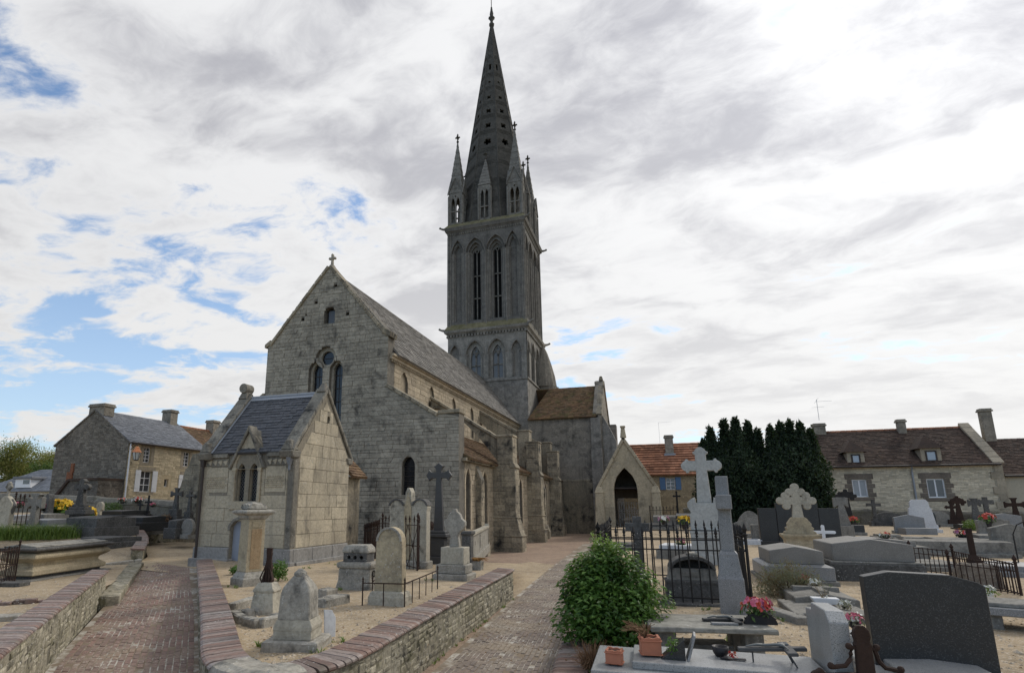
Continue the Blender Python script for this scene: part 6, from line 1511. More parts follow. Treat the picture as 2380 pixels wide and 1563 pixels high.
# obelisk tomb
o, p, s_ = grave('obelisk_tomb', 'stocky lichened stone tomb with sloping shoulders and domed cap, nearest the curved wall', 'tomb', 690, 1503, CZ, 13)
k = s_
make('base_slab', B().stack([(68*k, -.1), (66*k, .1), (64*k, .13)], k=.8), M['grave'], o, bevel=.02, rough=.014)
z1 = ztop(p, 1449); z2 = ztop(p, 1443); z3 = ztop(p, 1372); z4 = ztop(p, 1349); z5 = ztop(p, 1338); z6 = ztop(p, 1323)
make('plinth', B().stack([(46*k, .13), (45*k, z1-.05), (46*k, z1-.04), (46*k, z1), (40*k, z2+.05)], k=.8), M['pale'], o, bevel=.012, rough=.008)
make('body', B().stack([(38*k, z2+.04), (35*k, z3), (30*k, z3+.07), (24*k, z4), (15*k, z5), (12*k, z5+.02)], k=.85), M['grave'], o, bevel=.014, rough=.012)
make('domed_cap', B().lathe([(13*k, z5-.01), (16*k, z5+.02), (15*k, z5+.05), (11*k, z6-.02), (7*k, z6), (6*k, z6+.01)], 10), M['grave'], o, bevel=.006, rough=.008)
# leaning marble plaque
p = spot(754, 1482, CZ); s_ = mpp(p)
b = B().poly([(-13*s_, 0), (13*s_, 0), (15*s_, .26), (6*s_, .37), (-13*s_, .38)], -.015, .015)
ob = make('marble_plaque', b, M['marble'], bevel=.004); ob.location = p+Vector((.05, .06, 0)); ob.rotation_euler = (R(-14), R(2), R(52)); tag(ob, 'white marble plaque with clipped corner leaning against the stocky tomb', 'plaque')
# stele with three drilled holes
o, p, s_ = grave('drilled_stele', 'squat blackened stele with three drilled holes in its upper block', 'tombstone', 832, 1366, CZ, 2)
zA, zB, zC, zD = ztop(p, 1318), ztop(p, 1303), ztop(p, 1283), ztop(p, 1265)
make('base', B().stack([(46*s_, -.05), (45*s_, .05), (41*s_, .2), (39*s_, zA)], k=.6), M['grave'], o, bevel=.02, rough=.014)
make('ledge', B().stack([(42*s_, zA), (45*s_, zA+.06), (44*s_, zB-.02), (38*s_, zB)], k=.62), M['grave'], o, bevel=.02, rough=.012)
hl = [circle((x*s_, (zB+zC)/2), .045, 8) for x in (-16, 0, 16)]
make('drilled_block', B().poly(rect(-30*s_, 30*s_, zB, zC), -.2, .2, None, hl), M['darkgrave'], o)
make('hole_back', B().box(-26*s_, 26*s_, -.02, .02, zB+.02, zC-.02), M['dark'], o)
make('top_block', B().stack([(34*s_, zC), (33*s_, zC+.08), (26*s_, zD)], k=.62), M['grave'], o, bevel=.02, rough=.018)
rg = B().tube([(.07*math.cos(i*.7), -.02, .07*math.sin(i*.7)) for i in range(10)], .016, 5); ob = make('iron_ring', rg, M['blackiron'], o); ob.location = (40*s_, -.05, zA*.75); ob.rotation_euler = (0, 0, R(90))
# round topped headstone
o, p, s_ = grave('round_headstone', 'tan round topped headstone on a stepped block behind the small rusty rail', 'tombstone', 906, 1403, CZ, 1)
zb = ztop(p, 1371); zt = ztop(p, 1223); hw_ = 33*s_
make('block', B().stack([(46*s_, -.08), (46*s_, zb*.62), (44*s_, zb*.66), (42*s_, zb*.9), (36*s_, zb)], k=.5), M['pale'], o, bevel=.015, rough=.01)
arc = [(hw_*math.cos(R(t_)), zt-hw_+hw_*math.sin(R(t_))) for t_ in range(0, 181, 15)]
make('slab', B().poly([(-hw_*1.08, zb-.02), (hw_*1.08, zb-.02)]+arc, -.1, .1), M['tan'], o, bevel=.015, seg=2)
make('rim', B().poly(arc+[((hw_-.045)*math.cos(R(t_)), zt-hw_+(hw_-.045)*math.sin(R(t_))) for t_ in range(180, -1, -15)], .1, .122), M['grave'], o)
# its low rusty rail
A_, Bc, Cc, Dd = [spot(u, v, CZ) for u, v in ((842, 1406), (940, 1409), (1017, 1368), (905, 1362))]
railing('low_rail', 'low bent rusty iron rail in front of the round topped headstone', [A_, Bc, Cc], ztop(A_, 1352), .45, 'rust', (.97,), .011, False, .014, posttop=True, xs=None)
o = railing('fallen_rail', 'fallen rusty iron braces lying against the round headstone', [A_+Vector((.1, .2, 0)), Dd], ztop(A_, 1352), 9, 'rust', (.1, .97), .01, False, .012, xs=1.2)
# triple arched headstone
o, p, s_ = grave('triple_headstone', 'tall pale headstone with a pointed centre between two round arches', 'tombstone', 951, 1318, CZ, 0)
zs1 = ztop(p, 1188); zq = ztop(p, 1160); zt = ztop(p, 1133); hw_ = 47*s_; c1 = 30*s_; r1 = 19*s_
pts = [(-hw_, 0), (hw_, 0), (hw_, zs1)]
pts += [(c1+r1*math.cos(R(t_)), zq-r1+r1*math.sin(R(t_))) for t_ in range(0, 121, 20)]
pts += [(9*s_, zq-.06), (9*s_, zs1+.14), (7*s_, zt-.14), (2*s_, zt), (-2*s_, zt), (-7*s_, zt-.14), (-9*s_, zs1+.14), (-9*s_, zq-.06)]
pts += [(-c1+r1*math.cos(R(t_)), zq-r1+r1*math.sin(R(t_))) for t_ in range(60, 181, 20)]+[(-hw_, zs1)]
make('slab', B().poly(pts, -.16, .16), M['pale'], o, bevel=.02, seg=1)
make('centre_panel', B().poly([(-8*s_, .25), (8*s_, .25), (9*s_, zs1+.1), (0, zt-.12), (-9*s_, zs1+.1)], .16, .2), M['tan'], o, bevel=.01)
make('base', B().box(-hw_-.08, hw_+.08, -.26, .24, -.1, .22), M['grave'], o, bevel=.03, rough=.015)
for sg_ in (-1, 1):
    b = B()
    for i in range(6):
        t0, t1 = R(15+i*25), R(40+i*25); b.add([(sg_*c1+r1*1.12*math.cos(t_), yy, zq-r1+r1*1.12*math.sin(t_)+.0) for t_ in (t0, t1) for yy in (-.2, .2)]+[(sg_*c1+r1*.9*math.cos(t_), yy, zq-r1+r1*.9*math.sin(t_)) for t_ in (t0, t1) for yy in (-.2, .2)], [(0, 1, 3, 2), (4, 6, 7, 5), (0, 2, 6, 4), (1, 5, 7, 3), (0, 4, 5, 1), (2, 3, 7, 6)])
    make('arch_hood', b, M['darkgrave'], o)
L_, F_, R_ = spot(887, 1306, CZ), spot(970, 1326, CZ), spot(1010, 1300, CZ)
railing('lattice_rail', 'rusty iron rail with crossed lattice panels around the triple headstone', [L_, F_, R_], ztop(F_, 1212), .32, 'rust', (.06, .5, .93), .012, True, .03, xs=.75)
# black cross on dark pedestal
stone_cross('dark_cross', 'tall dark cross with flared gothic ends on a black pedestal before the aisle', 1020, 1309, CZ, 13, 1077, 62, 1104, 'gothic', M['greyiron'], 0, base=[(24, .25), (17, .62), (24, .12), (20, .1)], wb=24, cat='cross')
# shouldered headstone on block
o, p, s_ = grave('shouldered_headstone', 'grey headstone with scrolled shoulders on a square block near the wall end', 'tombstone', 1058, 1344, CZ, 0)
e = [(12*s_, 0), (11*s_, .15), (9*s_, .3), (12*s_, .42), (20*s_, .5), (26*s_, .62), (26*s_, .75), (18*s_, .83), (14*s_, .95), (9*s_, 1.02), (5*s_, 1.04), (4*s_, 1.12)]
zb = ztop(p, 1309); zblk = ztop(p, 1270); zt = ztop(p, 1182); sc_ = (zt-zblk)/1.12
make('lower_base', B().box(-42*s_, 42*s_, -.42, .35, -.1, ztop(p, 1330)), M['grave'], o, bevel=.03, rough=.02)
make('upper_base', B().box(-38*s_, 34*s_, -.32, .3, ztop(p, 1330), zb), M['grave'], o, bevel=.02, rough=.012)
make('block', B().frus(zb, zblk, (28*s_, .26), (28*s_, .25)), M['pale'], o, bevel=.012, rough=.008)
make('slab', B().poly(mirror([(x, zblk+z*sc_) for x, z in e]), -.09, .09), M['grave'], o, bevel=.014)
# balustraded tomb
o, p, s_ = grave('balustrade_tomb', 'grey tomb enclosure with square post and pierced balustrade by the path', 'tomb', 1087, 1322, CZ, 0)
zt = ztop(p, 1233); ww = 13*s_
make('post', B().stack([(ww*1.15, -.1), (ww*1.15, .3), (ww*.85, .36), (ww*.85, zt-.14), (ww*1.15, zt-.08), (ww*1.15, zt)]), M['darkgrave'], o, bevel=.012)
q_ = spot(1132, 1300, CZ)-p; L = q_.length; aa = math.atan2(q_.y, q_.x); rotm = Matrix.Rotation(aa, 3, 'Z')
fb_ = frame((0, 0, 0), rotm @ Vector((1, 0, 0)), (0, 0, 1), rotm @ Vector((0, -1, 0)))
make('balustrade', B().poly(rect(ww, L, .22, zt-.2), -.05, .05, fb_, [foil((ww+(L-ww)*f, zt*.55), .1, 4) for f in (.25, .72)]+[rect(ww+(L-ww)*.46, ww+(L-ww)*.5, .35, zt-.3)]), M['grave'], o)
make('balustrade_cap', B().poly(rect(ww, L+.1, zt-.2, zt-.1), -.11, .11, fb_), M['pale'], o, bevel=.012); make('balustrade_base', B().poly(rect(ww, L+.1, -.1, .22), -.12, .12, fb_), M['grave'], o, bevel=.012); make('end_post', B().poly(rect(L, L+.14, -.1, zt-.02), -.09, .09, fb_), M['pale'], o, bevel=.012)
o, p, s_ = grave('stone_planter', 'small stone planter with orange dried grass beside the wall end', 'planter', 1108, 1323, CZ, 0)
make('trough', B().frus(-.05, ztop(p, 1303), (13*s_, .13), (14*s_, .15)), M['grave'], o, bevel=.01)
gb = B(); rnd = random.Random(2)
for _ in range(160):
    a_ = rnd.uniform(0, 6.28); z_ = ztop(p, 1303); e_ = Vector((math.cos(a_)*rnd.uniform(.1, .45), math.sin(a_)*.18, z_+rnd.uniform(-.02, .1)))
    gb.tube([(e_.x*.1, 0, z_-.02), (e_.x*.6, e_.y*.6, z_+.1), e_], .006, 3, .002)
make('dried_grass', gb, M['dryorange'], o, kind='stuff')
# white iron cross by the mausoleum
stone_cross('white_iron_cross', 'slender white painted cross close beside the mausoleum wall', 814, 1262, CZ, 5, 1146, 17, 1171, 'bud', M['whiteiron'], 0, base=[(9, .5), (5, .25)], wb=9)
A_, Bc, Cc = spot(800, 1268, CZ), spot(868, 1280, CZ), spot(912, 1262, CZ)
railing('dark_railing', 'dark iron spear railing against the west front behind the round headstone', [A_, Bc, Cc], ztop(Bc, 1204), .16, 'blackiron', (.1, .5, .88), .012, True, .02)
A_, Bc, Cc = spot(845, 1292, CZ), spot(880, 1300, CZ), spot(905, 1288, CZ)
railing('small_railing', 'short rusty railing section left of the triple headstone', [A_, Bc], ztop(Bc, 1218), .14, 'rust', (.1, .9), .012, True, .02)
# small box shrubs
def ballshrub(name, label, u, v, zf, rx, rz_, mat, n, size, cat='shrub', seed=1, grp=None):
    o, p, s_ = grave(name, label, cat, u, v, zf, 0, grp); rnd = random.Random(seed); b = B(); r_ = rx*s_; h_ = rz_*s_
    leafcloud(b, (0, 0, h_*.95), (r_, r_, h_), n, size, rnd, .45, .3, .5, .2, .8); make('foliage', b, M[mat], o, kind='stuff')
    st = B()
    for i in range(5): a_ = i*1.3; st.tube([(0, 0, -.02), (r_*.3*math.cos(a_), r_*.3*math.sin(a_), h_*.9)], .012, 4)
    make('stem', st, M['bark'], o); return o
ballshrub('box_shrub', 'small round green shrub at the mausoleum corner', 647, 1349, CZ, 20, 24, 'leaf', 900, .06, seed=3)
ballshrub('box_shrub', 'small green shrub at the foot of the mausoleum door', 548, 1334, CZ, 14, 11, 'leaf', 500, .06, seed=4)
# ================================================================ right cemetery
# ---- spear railing enclosure
fl_, fr_ = spot(1398, 1394, zR), spot(1749, 1412, zR); dirv = (fr_-fl_).normalized(); back = Vector((-dirv.y, dirv.x, 0))*3.3
br_, bl_ = fr_+back, fl_+back
for q_ in (br_, bl_): q_.z = zR(q_.x, q_.y)
hf = ztop(fr_, 1248)
railing('spear_railing', 'tall black iron spear railing around a family grave behind the bush', [fl_, fr_, br_, bl_, fl_], hf, .17, 'blackiron', (.1, .8, .95), .014, True, .03)
make('grave_kerb', B().box(-.15, (fr_-fl_).length+.15, -.16, .16, -.2, .04), M['darkgrave'], None, bevel=.02)
o = bpy.context.scene.objects['grave_kerb']; o.location = fl_; o.rotation_euler = (0, 0, math.atan2(dirv.y, dirv.x)); tag(o, 'dark lichened stone kerb under the tall spear railing', 'kerb')
# ---- arched tomb inside
o, p, s_ = grave('arched_tomb', 'dark stone tomb with arched canopy inside the tall spear railing', 'tomb', 1612, 1392, zR, 4)
z1, z2, z3 = ztop(p, 1345), ztop(p, 1320), ztop(p, 1288)
make('chest', B().stack([(62*s_, -.1), (60*s_, .05), (58*s_, z1-.08), (60*s_, z1-.04), (60*s_, z1)], k=.55), M['darkgrave'], o, bevel=.014, rough=.008)
make('upper_chest', B().stack([(56*s_, z1), (52*s_, z1+.05), (50*s_, z2), (51*s_, z2+.02)], k=.5), M['cement'], o, bevel=.012)
make('tablet', B().poly(rect(-22*s_, 12*s_, z1+.08, z2-.04), 25*s_+.0, 25*s_+.03), M['cement'], o, bevel=.006)
a_ = [(50*s_*math.cos(R(t_)), z2+(z3-z2)*math.sin(R(t_))) for t_ in range(0, 181, 12)]; i_ = [(44*s_*math.cos(R(t_)), z2+(z3-z2)*.72*math.sin(R(t_))) for t_ in range(180, -1, -12)]
make('arched_canopy', B().poly(a_+i_, -.3, .3), M['darkgrave'], o, bevel=.01)
make('canopy_lichen_stone', B().poly(rect(-6*s_, 14*s_, z3-.02, z3+.05), -.2, .25), M['grave'], o, bevel=.02, rough=.01)
make('arch_back', B().poly([(x*.98, z) for x, z in i_], -.3, -.24), M['darkgrave'], o)
stone_cross('slate_cross', 'plain dark grey cross standing inside the tall railing above the bush', 1492, 1384, zR, 20, 1199, 55, 1224, 'plain', M['darkgrave'], -6, t_=.07, base=[(20, .15)])
# ---- granite cross (arms along the line of sight)
o, p, s_ = grave('granite_cross', 'tall speckled grey granite cross with blocky arms beside the railing', 'cross', 1706, 1424, zR, 86)
zb, zc, zd, ze = ztop(p, 1341), ztop(p, 1285), ztop(p, 1276), ztop(p, 1106)
make('pedestal', B().stack([(31*s_, -.1), (30*s_, zb), (28*s_, zb+.02), (22*s_, zc-.04), (22*s_, zc), (17*s_, zc+.05)], k=.92), M['granite'], o, bevel=.012)
w = 15*s_; azc = ztop(p, 1166); 
make('shaft', B().frus(zc+.04, ze, (w*.95, w), (w*.9, w*.95)), M['granite'], o, bevel=.016)
make('cross_arm', B().frus(azc-17*s_, azc+17*s_, (52*s_, w*1.12), (52*s_, w*1.12)), M['granite'], o, bevel=.016)
# ---- tall whitish cross
o, p, s_ = grave('pale_stone_cross', 'very tall pale stone cross with budded arms on a scrolled base', 'cross', 1650, 1308, zR, -6)
zp, zq, zt, za = ztop(p, 1231), ztop(p, 1168), ztop(p, 1039), ztop(p, 1082)
make('pedestal', B().stack([(38*s_, -.1), (37*s_, .25), (35*s_, .3), (35*s_, zp-.12), (37*s_, zp-.08), (36*s_, zp)], k=.7), M['whitestone'], o, bevel=.014)
make('scroll_base', B().cpoly(mirror([(34*s_, zp), (34*s_, zp+.45), (31*s_, zp+.55), (38*s_, zp+.72), (37*s_, zp+.86), (30*s_, zp+.95), (21*s_, zp+1.02), (19*s_, zq)]), -.2, .2, .015), M['whitestone'], o)
make('cross_shaft', B().cpoly(shift(cross_pts(zt-zq, 12*s_, 90*s_, za-zq, 'bud', 16*s_), zq), -.11, .11, .018), M['whitestone'], o)
# ---- plots behind the railing
o, p, s_ = grave('white_slab_tomb', 'pale slab tomb behind the railing with a pink wreath', 'tomb', 1578, 1293, zR, -8)
make('base', B().box(-42*s_, 42*s_, -.8, .8, -.1, .28), M['cement'], o, bevel=.015); make('slab', B().box(-36*s_, 38*s_, -.68, .68, .28, .42), M['marble'], o, bevel=.015)
flowers('pink wreath lying on the pale slab tomb behind the railing', p+Vector((.1, -.2, .42)), .22, ['pink', 'white'], pot='hedge', potr=.16, poth=.06, n=16, seed=5, name='wreath')
flowers('bunch of yellow flowers seen through the tall railing', spot(1593, 1246, zR)+Vector((0, 0, .35)), .34, ['yellow'], n=16, potr=.16, poth=.35, seed=6, size=.16)
flowers('pale pink bouquet on a grave behind the railing', spot(1544, 1240, zR)+Vector((0, 0, .5)), .3, ['white', 'mauve'], n=16, potr=.12, poth=.2, seed=7, size=.12)
for i, (u, v, w_px, vt, lab, m_) in enumerate(((1445, 1275, 60, 1258, 'low dark slab tomb between porch and railing', 'darkgrave'), (1540, 1228, 60, 1215, 'dark low tomb beyond the railing near the porch', 'darkgrave'), (1600, 1222, 50, 1192, 'dark upright headstone left of the pale cross', 'granitedark'), (1556, 1206, 70, 1196, 'dark tomb in front of the red roofed house', 'cement'))):
    o, p, s_ = grave('low_tomb', lab, 'tomb', u, v, zR, -5); h_ = ztop(p, vt)
    make('chest', gabled(B(), w_px*s_/2, .6, -.1, h_*.8, h_), M[m_], o, bevel=.015)
    make('step', B().box(-w_px*s_/2-.12, w_px*s_/2+.12, -.75, .75, -.12, .12), M['cement'], o, bevel=.015)
A_, Bc = spot(1512, 1207, zR), spot(1575, 1207, zR)
railing('far_railing', 'low iron railing with white panels in front of the red roofed house', [A_, Bc], ztop(A_, 1181), .25, 'blackiron', (.15, .9), .016, True, .03)
stone_cross('far_iron_cross', 'thin dark iron cross in front of the blue shuttered house', 1577, 1207, zR, 4, 1140, 18, 1152, 'bud', M['blackiron'], 0, t_=.03, base=[(8, .3)])
stone_cross('far_stone_cross', 'small mossy stone cross under the dark yew trees', 1768, 1222, zR, 8, 1160, 20, 1173, 'flare', M['darkgrave'], 0, base=[(14, .6), (9, .3)])
o, p, s_ = grave('shaped_headstone', 'pale curved headstone right of the granite cross', 'tombstone', 1745, 1232, zR, 8); h_ = ztop(p, 1186)
make('slab', B().poly(mirror([(40*s_, 0), (38*s_, h_*.35), (26*s_, h_*.45), (20*s_, h_*.7), (8*s_, h_*.95), (0.01, h_)]), -.1, .1), M['cement'], o, bevel=.02)
for i, (u, v, w_px, d_, h_, lab, m_) in enumerate(((1733, 1262, 60, .6, .18, 'low white bordered plot right of the granite cross', 'marble'), (1746, 1247, 60, .6, .15, 'empty stone bordered plot under the yew trees', 'cement'), (1766, 1258, 26, .4, .75, 'small cement headstone left of the dark double stele', 'cement'))):
    o, p, s_ = grave('grave_border', lab, 'grave', u, v, zR, -5); hw_ = w_px*s_/2
    for sg_ in (-1, 1): make('border', B().box(-hw_, hw_, sg_*d_-.07, sg_*d_+.07, -.1, h_), M[m_], o, bevel=.01)
    for sg_ in (-1, 1): make('border', B().box(sg_*hw_-.07, sg_*hw_+.07, -d_+.07, d_-.07, -.1, h_-.004), M[m_], o, bevel=.01)
# ---- dark double stele
o, p, s_ = grave('double_stele', 'wide dark granite stele with raised centre behind the trefoil cross', 'tombstone', 1862, 1266, zR, 3)
zc, zw = ztop(p, 1168), ztop(p, 1180)
make('centre_slab', B().box(-45*s_, 42*s_, -.12, .12, -.1, zc), M['granitedark'], o, bevel=.012)
make('wing_slab', B().box(-84*s_, -45.5*s_, -.1, .1, -.1, zw), M['granitedark'], o, bevel=.012); make('wing_slab', B().box(42.5*s_, 84*s_, -.1, .1, -.1, zw), M['granitedark'], o, bevel=.012)
make('base', B().box(-88*s_, 88*s_, -.25, .3, -.12, .15), M['granitedark'], o, bevel=.012)
# ---- trefoil cross on pedestal
o, p, s_ = grave('trefoil_cross', 'buff stone cross with trefoil arm ends on a moulded pedestal', 'cross', 1866, 1296, zR, -3)
z1, z2, zt, za = ztop(p, 1240), ztop(p, 1208), ztop(p, 1125), ztop(p, 1163)
make('pedestal', B().stack([(37*s_, -.1), (34*s_, .2), (33*s_, z1-.22), (35*s_, z1-.16), (40*s_, z1-.06), (40*s_, z1)], k=.7), M['tan'], o, bevel=.012)
make('scroll_base', B().cpoly(mirror([(33*s_, z1), (33*s_, z1+.06), (27*s_, z1+.12), (29*s_, z1+.2), (24*s_, z1+.26), (25*s_, z1+.34), (17*s_, z2+.05), (13*s_, z2+.1)]), -.14, .14, .015), M['tan'], o)
make('cross_shaft', cross_mesh(zt-z2, 9*s_, 78*s_, za-z2, 'trefoil', 12*s_, z2, .1, .015), M['pale'], o)
# ---- white wooden cross with planter
stone_cross('white_cross', 'plain white cross in a white planter with white flowers', 1920, 1288, zR, 7, 1219, 52, 1236, 'round', M['whitepaint'], 4, t_=.03)
p = spot(1924, 1294, zR); s_ = mpp(p); ob = make('white_planter', B().frus(0, 17*s_, (12*s_, .12), (13*s_, .15)).frus(17*s_-.001, 20*s_, (14*s_, .16), (14*s_, .16)), M['whitepot'], bevel=.01); ob.location = p; tag(ob, 'empty white trough at the foot of the plain white cross', 'planter')
flowers('white chrysanthemum pot right of the plain white cross', spot(1942, 1284, zR), .24, ['white'], 'whitepot', n=26, seed=9, poth=.12)
ballshrub('dwarf_conifer', 'small upright green conifer left of the plain white cross', 1906, 1294, zR, 8, 15, 'grass', 400, .05, seed=5)
flowers('yellow-white flowers on the tomb before the dark stele', spot(1840, 1284, zR)+Vector((0, 0, .45)), .22, ['white', 'yellow'], n=18, seed=10, poth=.1)
# ---- grey obelisk cross and neighbours
stone_cross('obelisk_cross', 'grey stone cross on a tapering shaft right of the dark stele', 1966, 1262, zR, 12, 1155, 30, 1167, 'flare', M['cement'], 0, base=[(21, .25), (18, .5)], wb=30)
stone_cross('ornate_iron_cross', 'ornate black iron cross behind the tapering grey cross', 1977, 1232, zR, 9, 1137, 42, 1152, 'trefoil', M['blackiron'], 0, t_=.04, base=[(14, .7)], wb=18)
flowers('red flowers in a black pot beside the tapering grey cross', spot(1984, 1236, zR)+Vector((0, 0, .1)), .34, ['red'], n=26, potr=.22, poth=.5, seed=11)
o, p, s_ = grave('dark_pot_tomb', 'small black tomb with pots right of the tapering grey cross', 'tomb', 1990, 1242, zR, 0); make('chest', B().box(-14*s_, 14*s_, -.4, .4, -.1, .5), M['granitedark'], o, bevel=.02); make('rim', B().box(-17*s_, 17*s_, -.5, .5, -.12, .14), M['cement'], o, bevel=.02)
o, p, s_ = grave('plot_border', 'white edged plot strip along the sandy alley', 'grave', 2006, 1258, zR, -12)
for x in (-16, 16): make('border', B().box(x*s_-.06, x*s_+.06, -1.3, 1.3, -.1, .14), M['marble'], o, bevel=.01)
make('border', B().box(-16*s_, 16*s_, -1.42, -1.3, -.1, .13), M['marble'], o, bevel=.01)
stone_cross('wall_cross', 'small grey stone cross by the dark rear wall', 2036, 1214, zR, 7, 1160, 29, 1172, 'plain', M['darkgrave'], 0, base=[(12, .3), (7, .2)])
# ---- white stele group
o, p, s_ = grave('white_stele', 'white marble stele with curved shoulders, tallest in the right rear', 'tombstone', 2146, 1236, zR, 2); h_ = ztop(p, 1160)
make('slab', B().poly(mirror([(30*s_, .14), (30*s_, h_*.22), (27*s_, h_*.24), (22*s_, h_*.72), (19*s_, h_*.76), (18*s_, h_*.92), (13*s_, h_)]), -.09, .09), M['marble'], o, bevel=.015, seg=2); make('base', B().box(-34*s_, 34*s_, -.3, .25, -.1, .16), M['marble'], o, bevel=.012)
o, p, s_ = grave('grey_headstone', 'low grey gabled headstone with flat slab before the white stele', 'tombstone', 2116, 1238, zR, 2); h_ = ztop(p, 1195)
make('slab', B().poly(mirror([(30*s_, 0), (30*s_, h_*.84), (0.01, h_)]), -.1, .1), M['granite'], o, bevel=.012); make('footing', B().box(-34*s_, 34*s_, -.25, .2, -.1, .14), M['granite'], o, bevel=.01)
make('ledger', B().box(-28*s_, 32*s_, -1.25, -.27, -.1, .3), M['granite'], o, bevel=.015)
for u, v, w_px, vt, lab, m_, sty in ((2066, 1216, 52, 1190, 'dark rounded headstone against the rear wall', 'darkgrave', 'r'), (2182, 1222, 44, 1188, 'grey shouldered headstone right of the white stele', 'cement', 'r'), (2165, 1224, 20, 1186, 'dark narrow headstone beside the white stele', 'granitedark', 'r'), (2338, 1232, 64, 1192, 'broad pale gabled headstone in the right rear', 'granite', 'g'), (2312, 1246, 62, 1203, 'dark flat topped headstone in the right rear row', 'cement', 'g'), (2356, 1290, 76, 1216, 'large dark headstone at the right picture edge', 'cement', 'g')):
    o, p, s_ = grave('rear_headstone', lab, 'tombstone', u, v, zR, 2); h_ = ztop(p, vt); hw_ = w_px*s_/2
    pts = mirror([(hw_, 0), (hw_, h_*.75), (hw_*.7, h_*.92), (hw_*.3, h_)]) if sty == 'r' else mirror([(hw_, 0), (hw_, h_*.86), (0.01, h_)])
    make('slab', B().poly(pts, -.12, .12), M[m_], o, bevel=.014); make('base', B().box(-hw_-.1, hw_+.1, -.3, .3, -.1, .16), M[m_], o, bevel=.014)
for u, v, wp, vt, sp, av, st, m_, lab in ((2233, 1212, 7, 1152, 33, 1166, 'trefoil', 'rust', 'rusty ornate iron cross, taller of the leaning pair in the right rear'), (2218, 1214, 6, 1166, 26, 1178, 'bud', 'rust', 'small rusty iron cross leaning beside the taller one'), (2272, 1214, 9, 1157, 24, 1168, 'flare', 'darkgrave', 'grey stone cross on tapered shaft in the right rear'), (2298, 1210, 10, 1154, 32, 1166, 'plain', 'darkgrave', 'plain thick grey cross in front of the long house'), (2366, 1216, 8, 1156, 40, 1172, 'flare', 'rust', 'rusty iron cross at the far right edge')):
    stone_cross('rear_cross', lab, u, v, zR, wp, vt, sp, av, st, M[m_], random.Random(u).uniform(-8, 8), t_=.05, base=[(13, .45)], wb=wp*2 if st != 'plain' else None)
flowers('red potted flowers in the right rear row', spot(2302, 1246, zR)+Vector((0, 0, .4)), .36, ['red'], n=24, potr=.16, poth=.4, seed=13)
flowers('dark red flowers on the pale slab in the right rear', spot(2240, 1262, zR)+Vector((0, 0, .25)), .3, ['red', 'mauve'], n=18, potr=.2, poth=.1, seed=14, leaf='yew')
ballshrub('topiary_shrub', 'small clipped green shrub on a grave in the right rear', 2258, 1232, zR, 15, 13, 'grass', 700, .09, seed=6)
for u, v, w_px, l_, vt, lab, m_ in ((2165, 1318, 80, .9, 1302, 'flat cement grave behind the low rusty railing', 'cement'), (2345, 1330, 90, .9, 1306, 'pale edged tomb inside the right corner railing', 'granite'), (2062, 1250, 40, .6, 1240, 'small flat marker beside the sandy alley', 'cement'), (2100, 1222, 40, .5, 1212, 'small dark chest tomb under the rear wall', 'darkgrave'), (2225, 1262, 110, .9, 1248, 'low pale slab tomb with dark flowers in the right rear', 'cement'), (2136, 1257, 70, .6, 1246, 'small stone bordered slab by the sandy alley', 'cement'), (2216, 1288, 190, .7, 1252, 'long grey cement tomb in front of the pale slab tombs', 'cement'), (2270, 1230, 70, .6, 1217, 'dark low chest tomb in the right rear', 'granitedark'), (2300, 1262, 60, .7, 1240, 'table tomb on short legs at the right', 'cement')):
    o, p, s_ = grave('chest_tomb', lab, 'tomb', u, v, zR, -3); h_ = ztop(p, vt); hw_ = w_px*s_/2
    make('chest', gabled(B(), hw_, l_, -.1, h_*.9, h_), M[m_], o, bevel=.014); make('footing', B().box(-hw_-.12, hw_+.12, -l_-.12, l_+.12, -.12, .1), M[m_], o, bevel=.014)
# ---- granite sarcophagi
o, p, s_ = grave('granite_sarcophagus', 'grey granite gabled sarcophagus on a plinth behind the grey shrub', 'tomb', 1862, 1358, zR, 0); p = p+Vector((0, 1.05, 0)); o.location = p
make('footing', B().box(-.8, .8, -1.12, 1.12, -.15, .1), M['cement'], o, bevel=.02); make('plinth', B().box(-.74, .74, -1.05, 1.05, .1, .4), M['granite'], o, bevel=.014); make('ledge', B().frus(.4, .45, (.74, 1.05), (.64, .95)), M['granite'], o)
make('body', gabled(B(), .58, .88, .45, .76, .86, 'y'), M['graniterough'], o, bevel=.014)
o, p, s_ = grave('cement_sarcophagus', 'long grey gabled sarcophagus on a dark plinth left of the rusty railing', 'tomb', 2042, 1352, zR, 0); p = p+Vector((0, 1.1, 0)); o.location = p
make('plinth', B().box(-1.0, 1.0, -1.15, 1.15, -.15, .42), M['darkgrave'], o, bevel=.02); make('ledge', B().box(-.96, .96, -1.1, 1.1, .42, .47), M['cement'], o, bevel=.012)
make('body', gabled(B(), .86, .98, .47, .88, 1.0, 'y'), M['graniterough'], o, bevel=.014)
o, p, s_ = grave('stepped_slab_tomb', 'stepped grey slab tomb with red flowers behind the long sarcophagus', 'tomb', 2030, 1294, zR, 0)
make('base', B().box(-1.2, 1.3, -.9, .9, -.1, .42), M['cement'], o, bevel=.02); make('slab', gabled(B(), 1.0, .8, .42, .56, .66, 'y'), M['graniterough'], o, bevel=.014)
flowers('red flowers with white ribbon on the stepped slab tomb', p+Vector((.35, -.2, .62)), .2, ['red', 'white'], n=14, potr=.14, poth=.05, seed=15, leaf='yew')
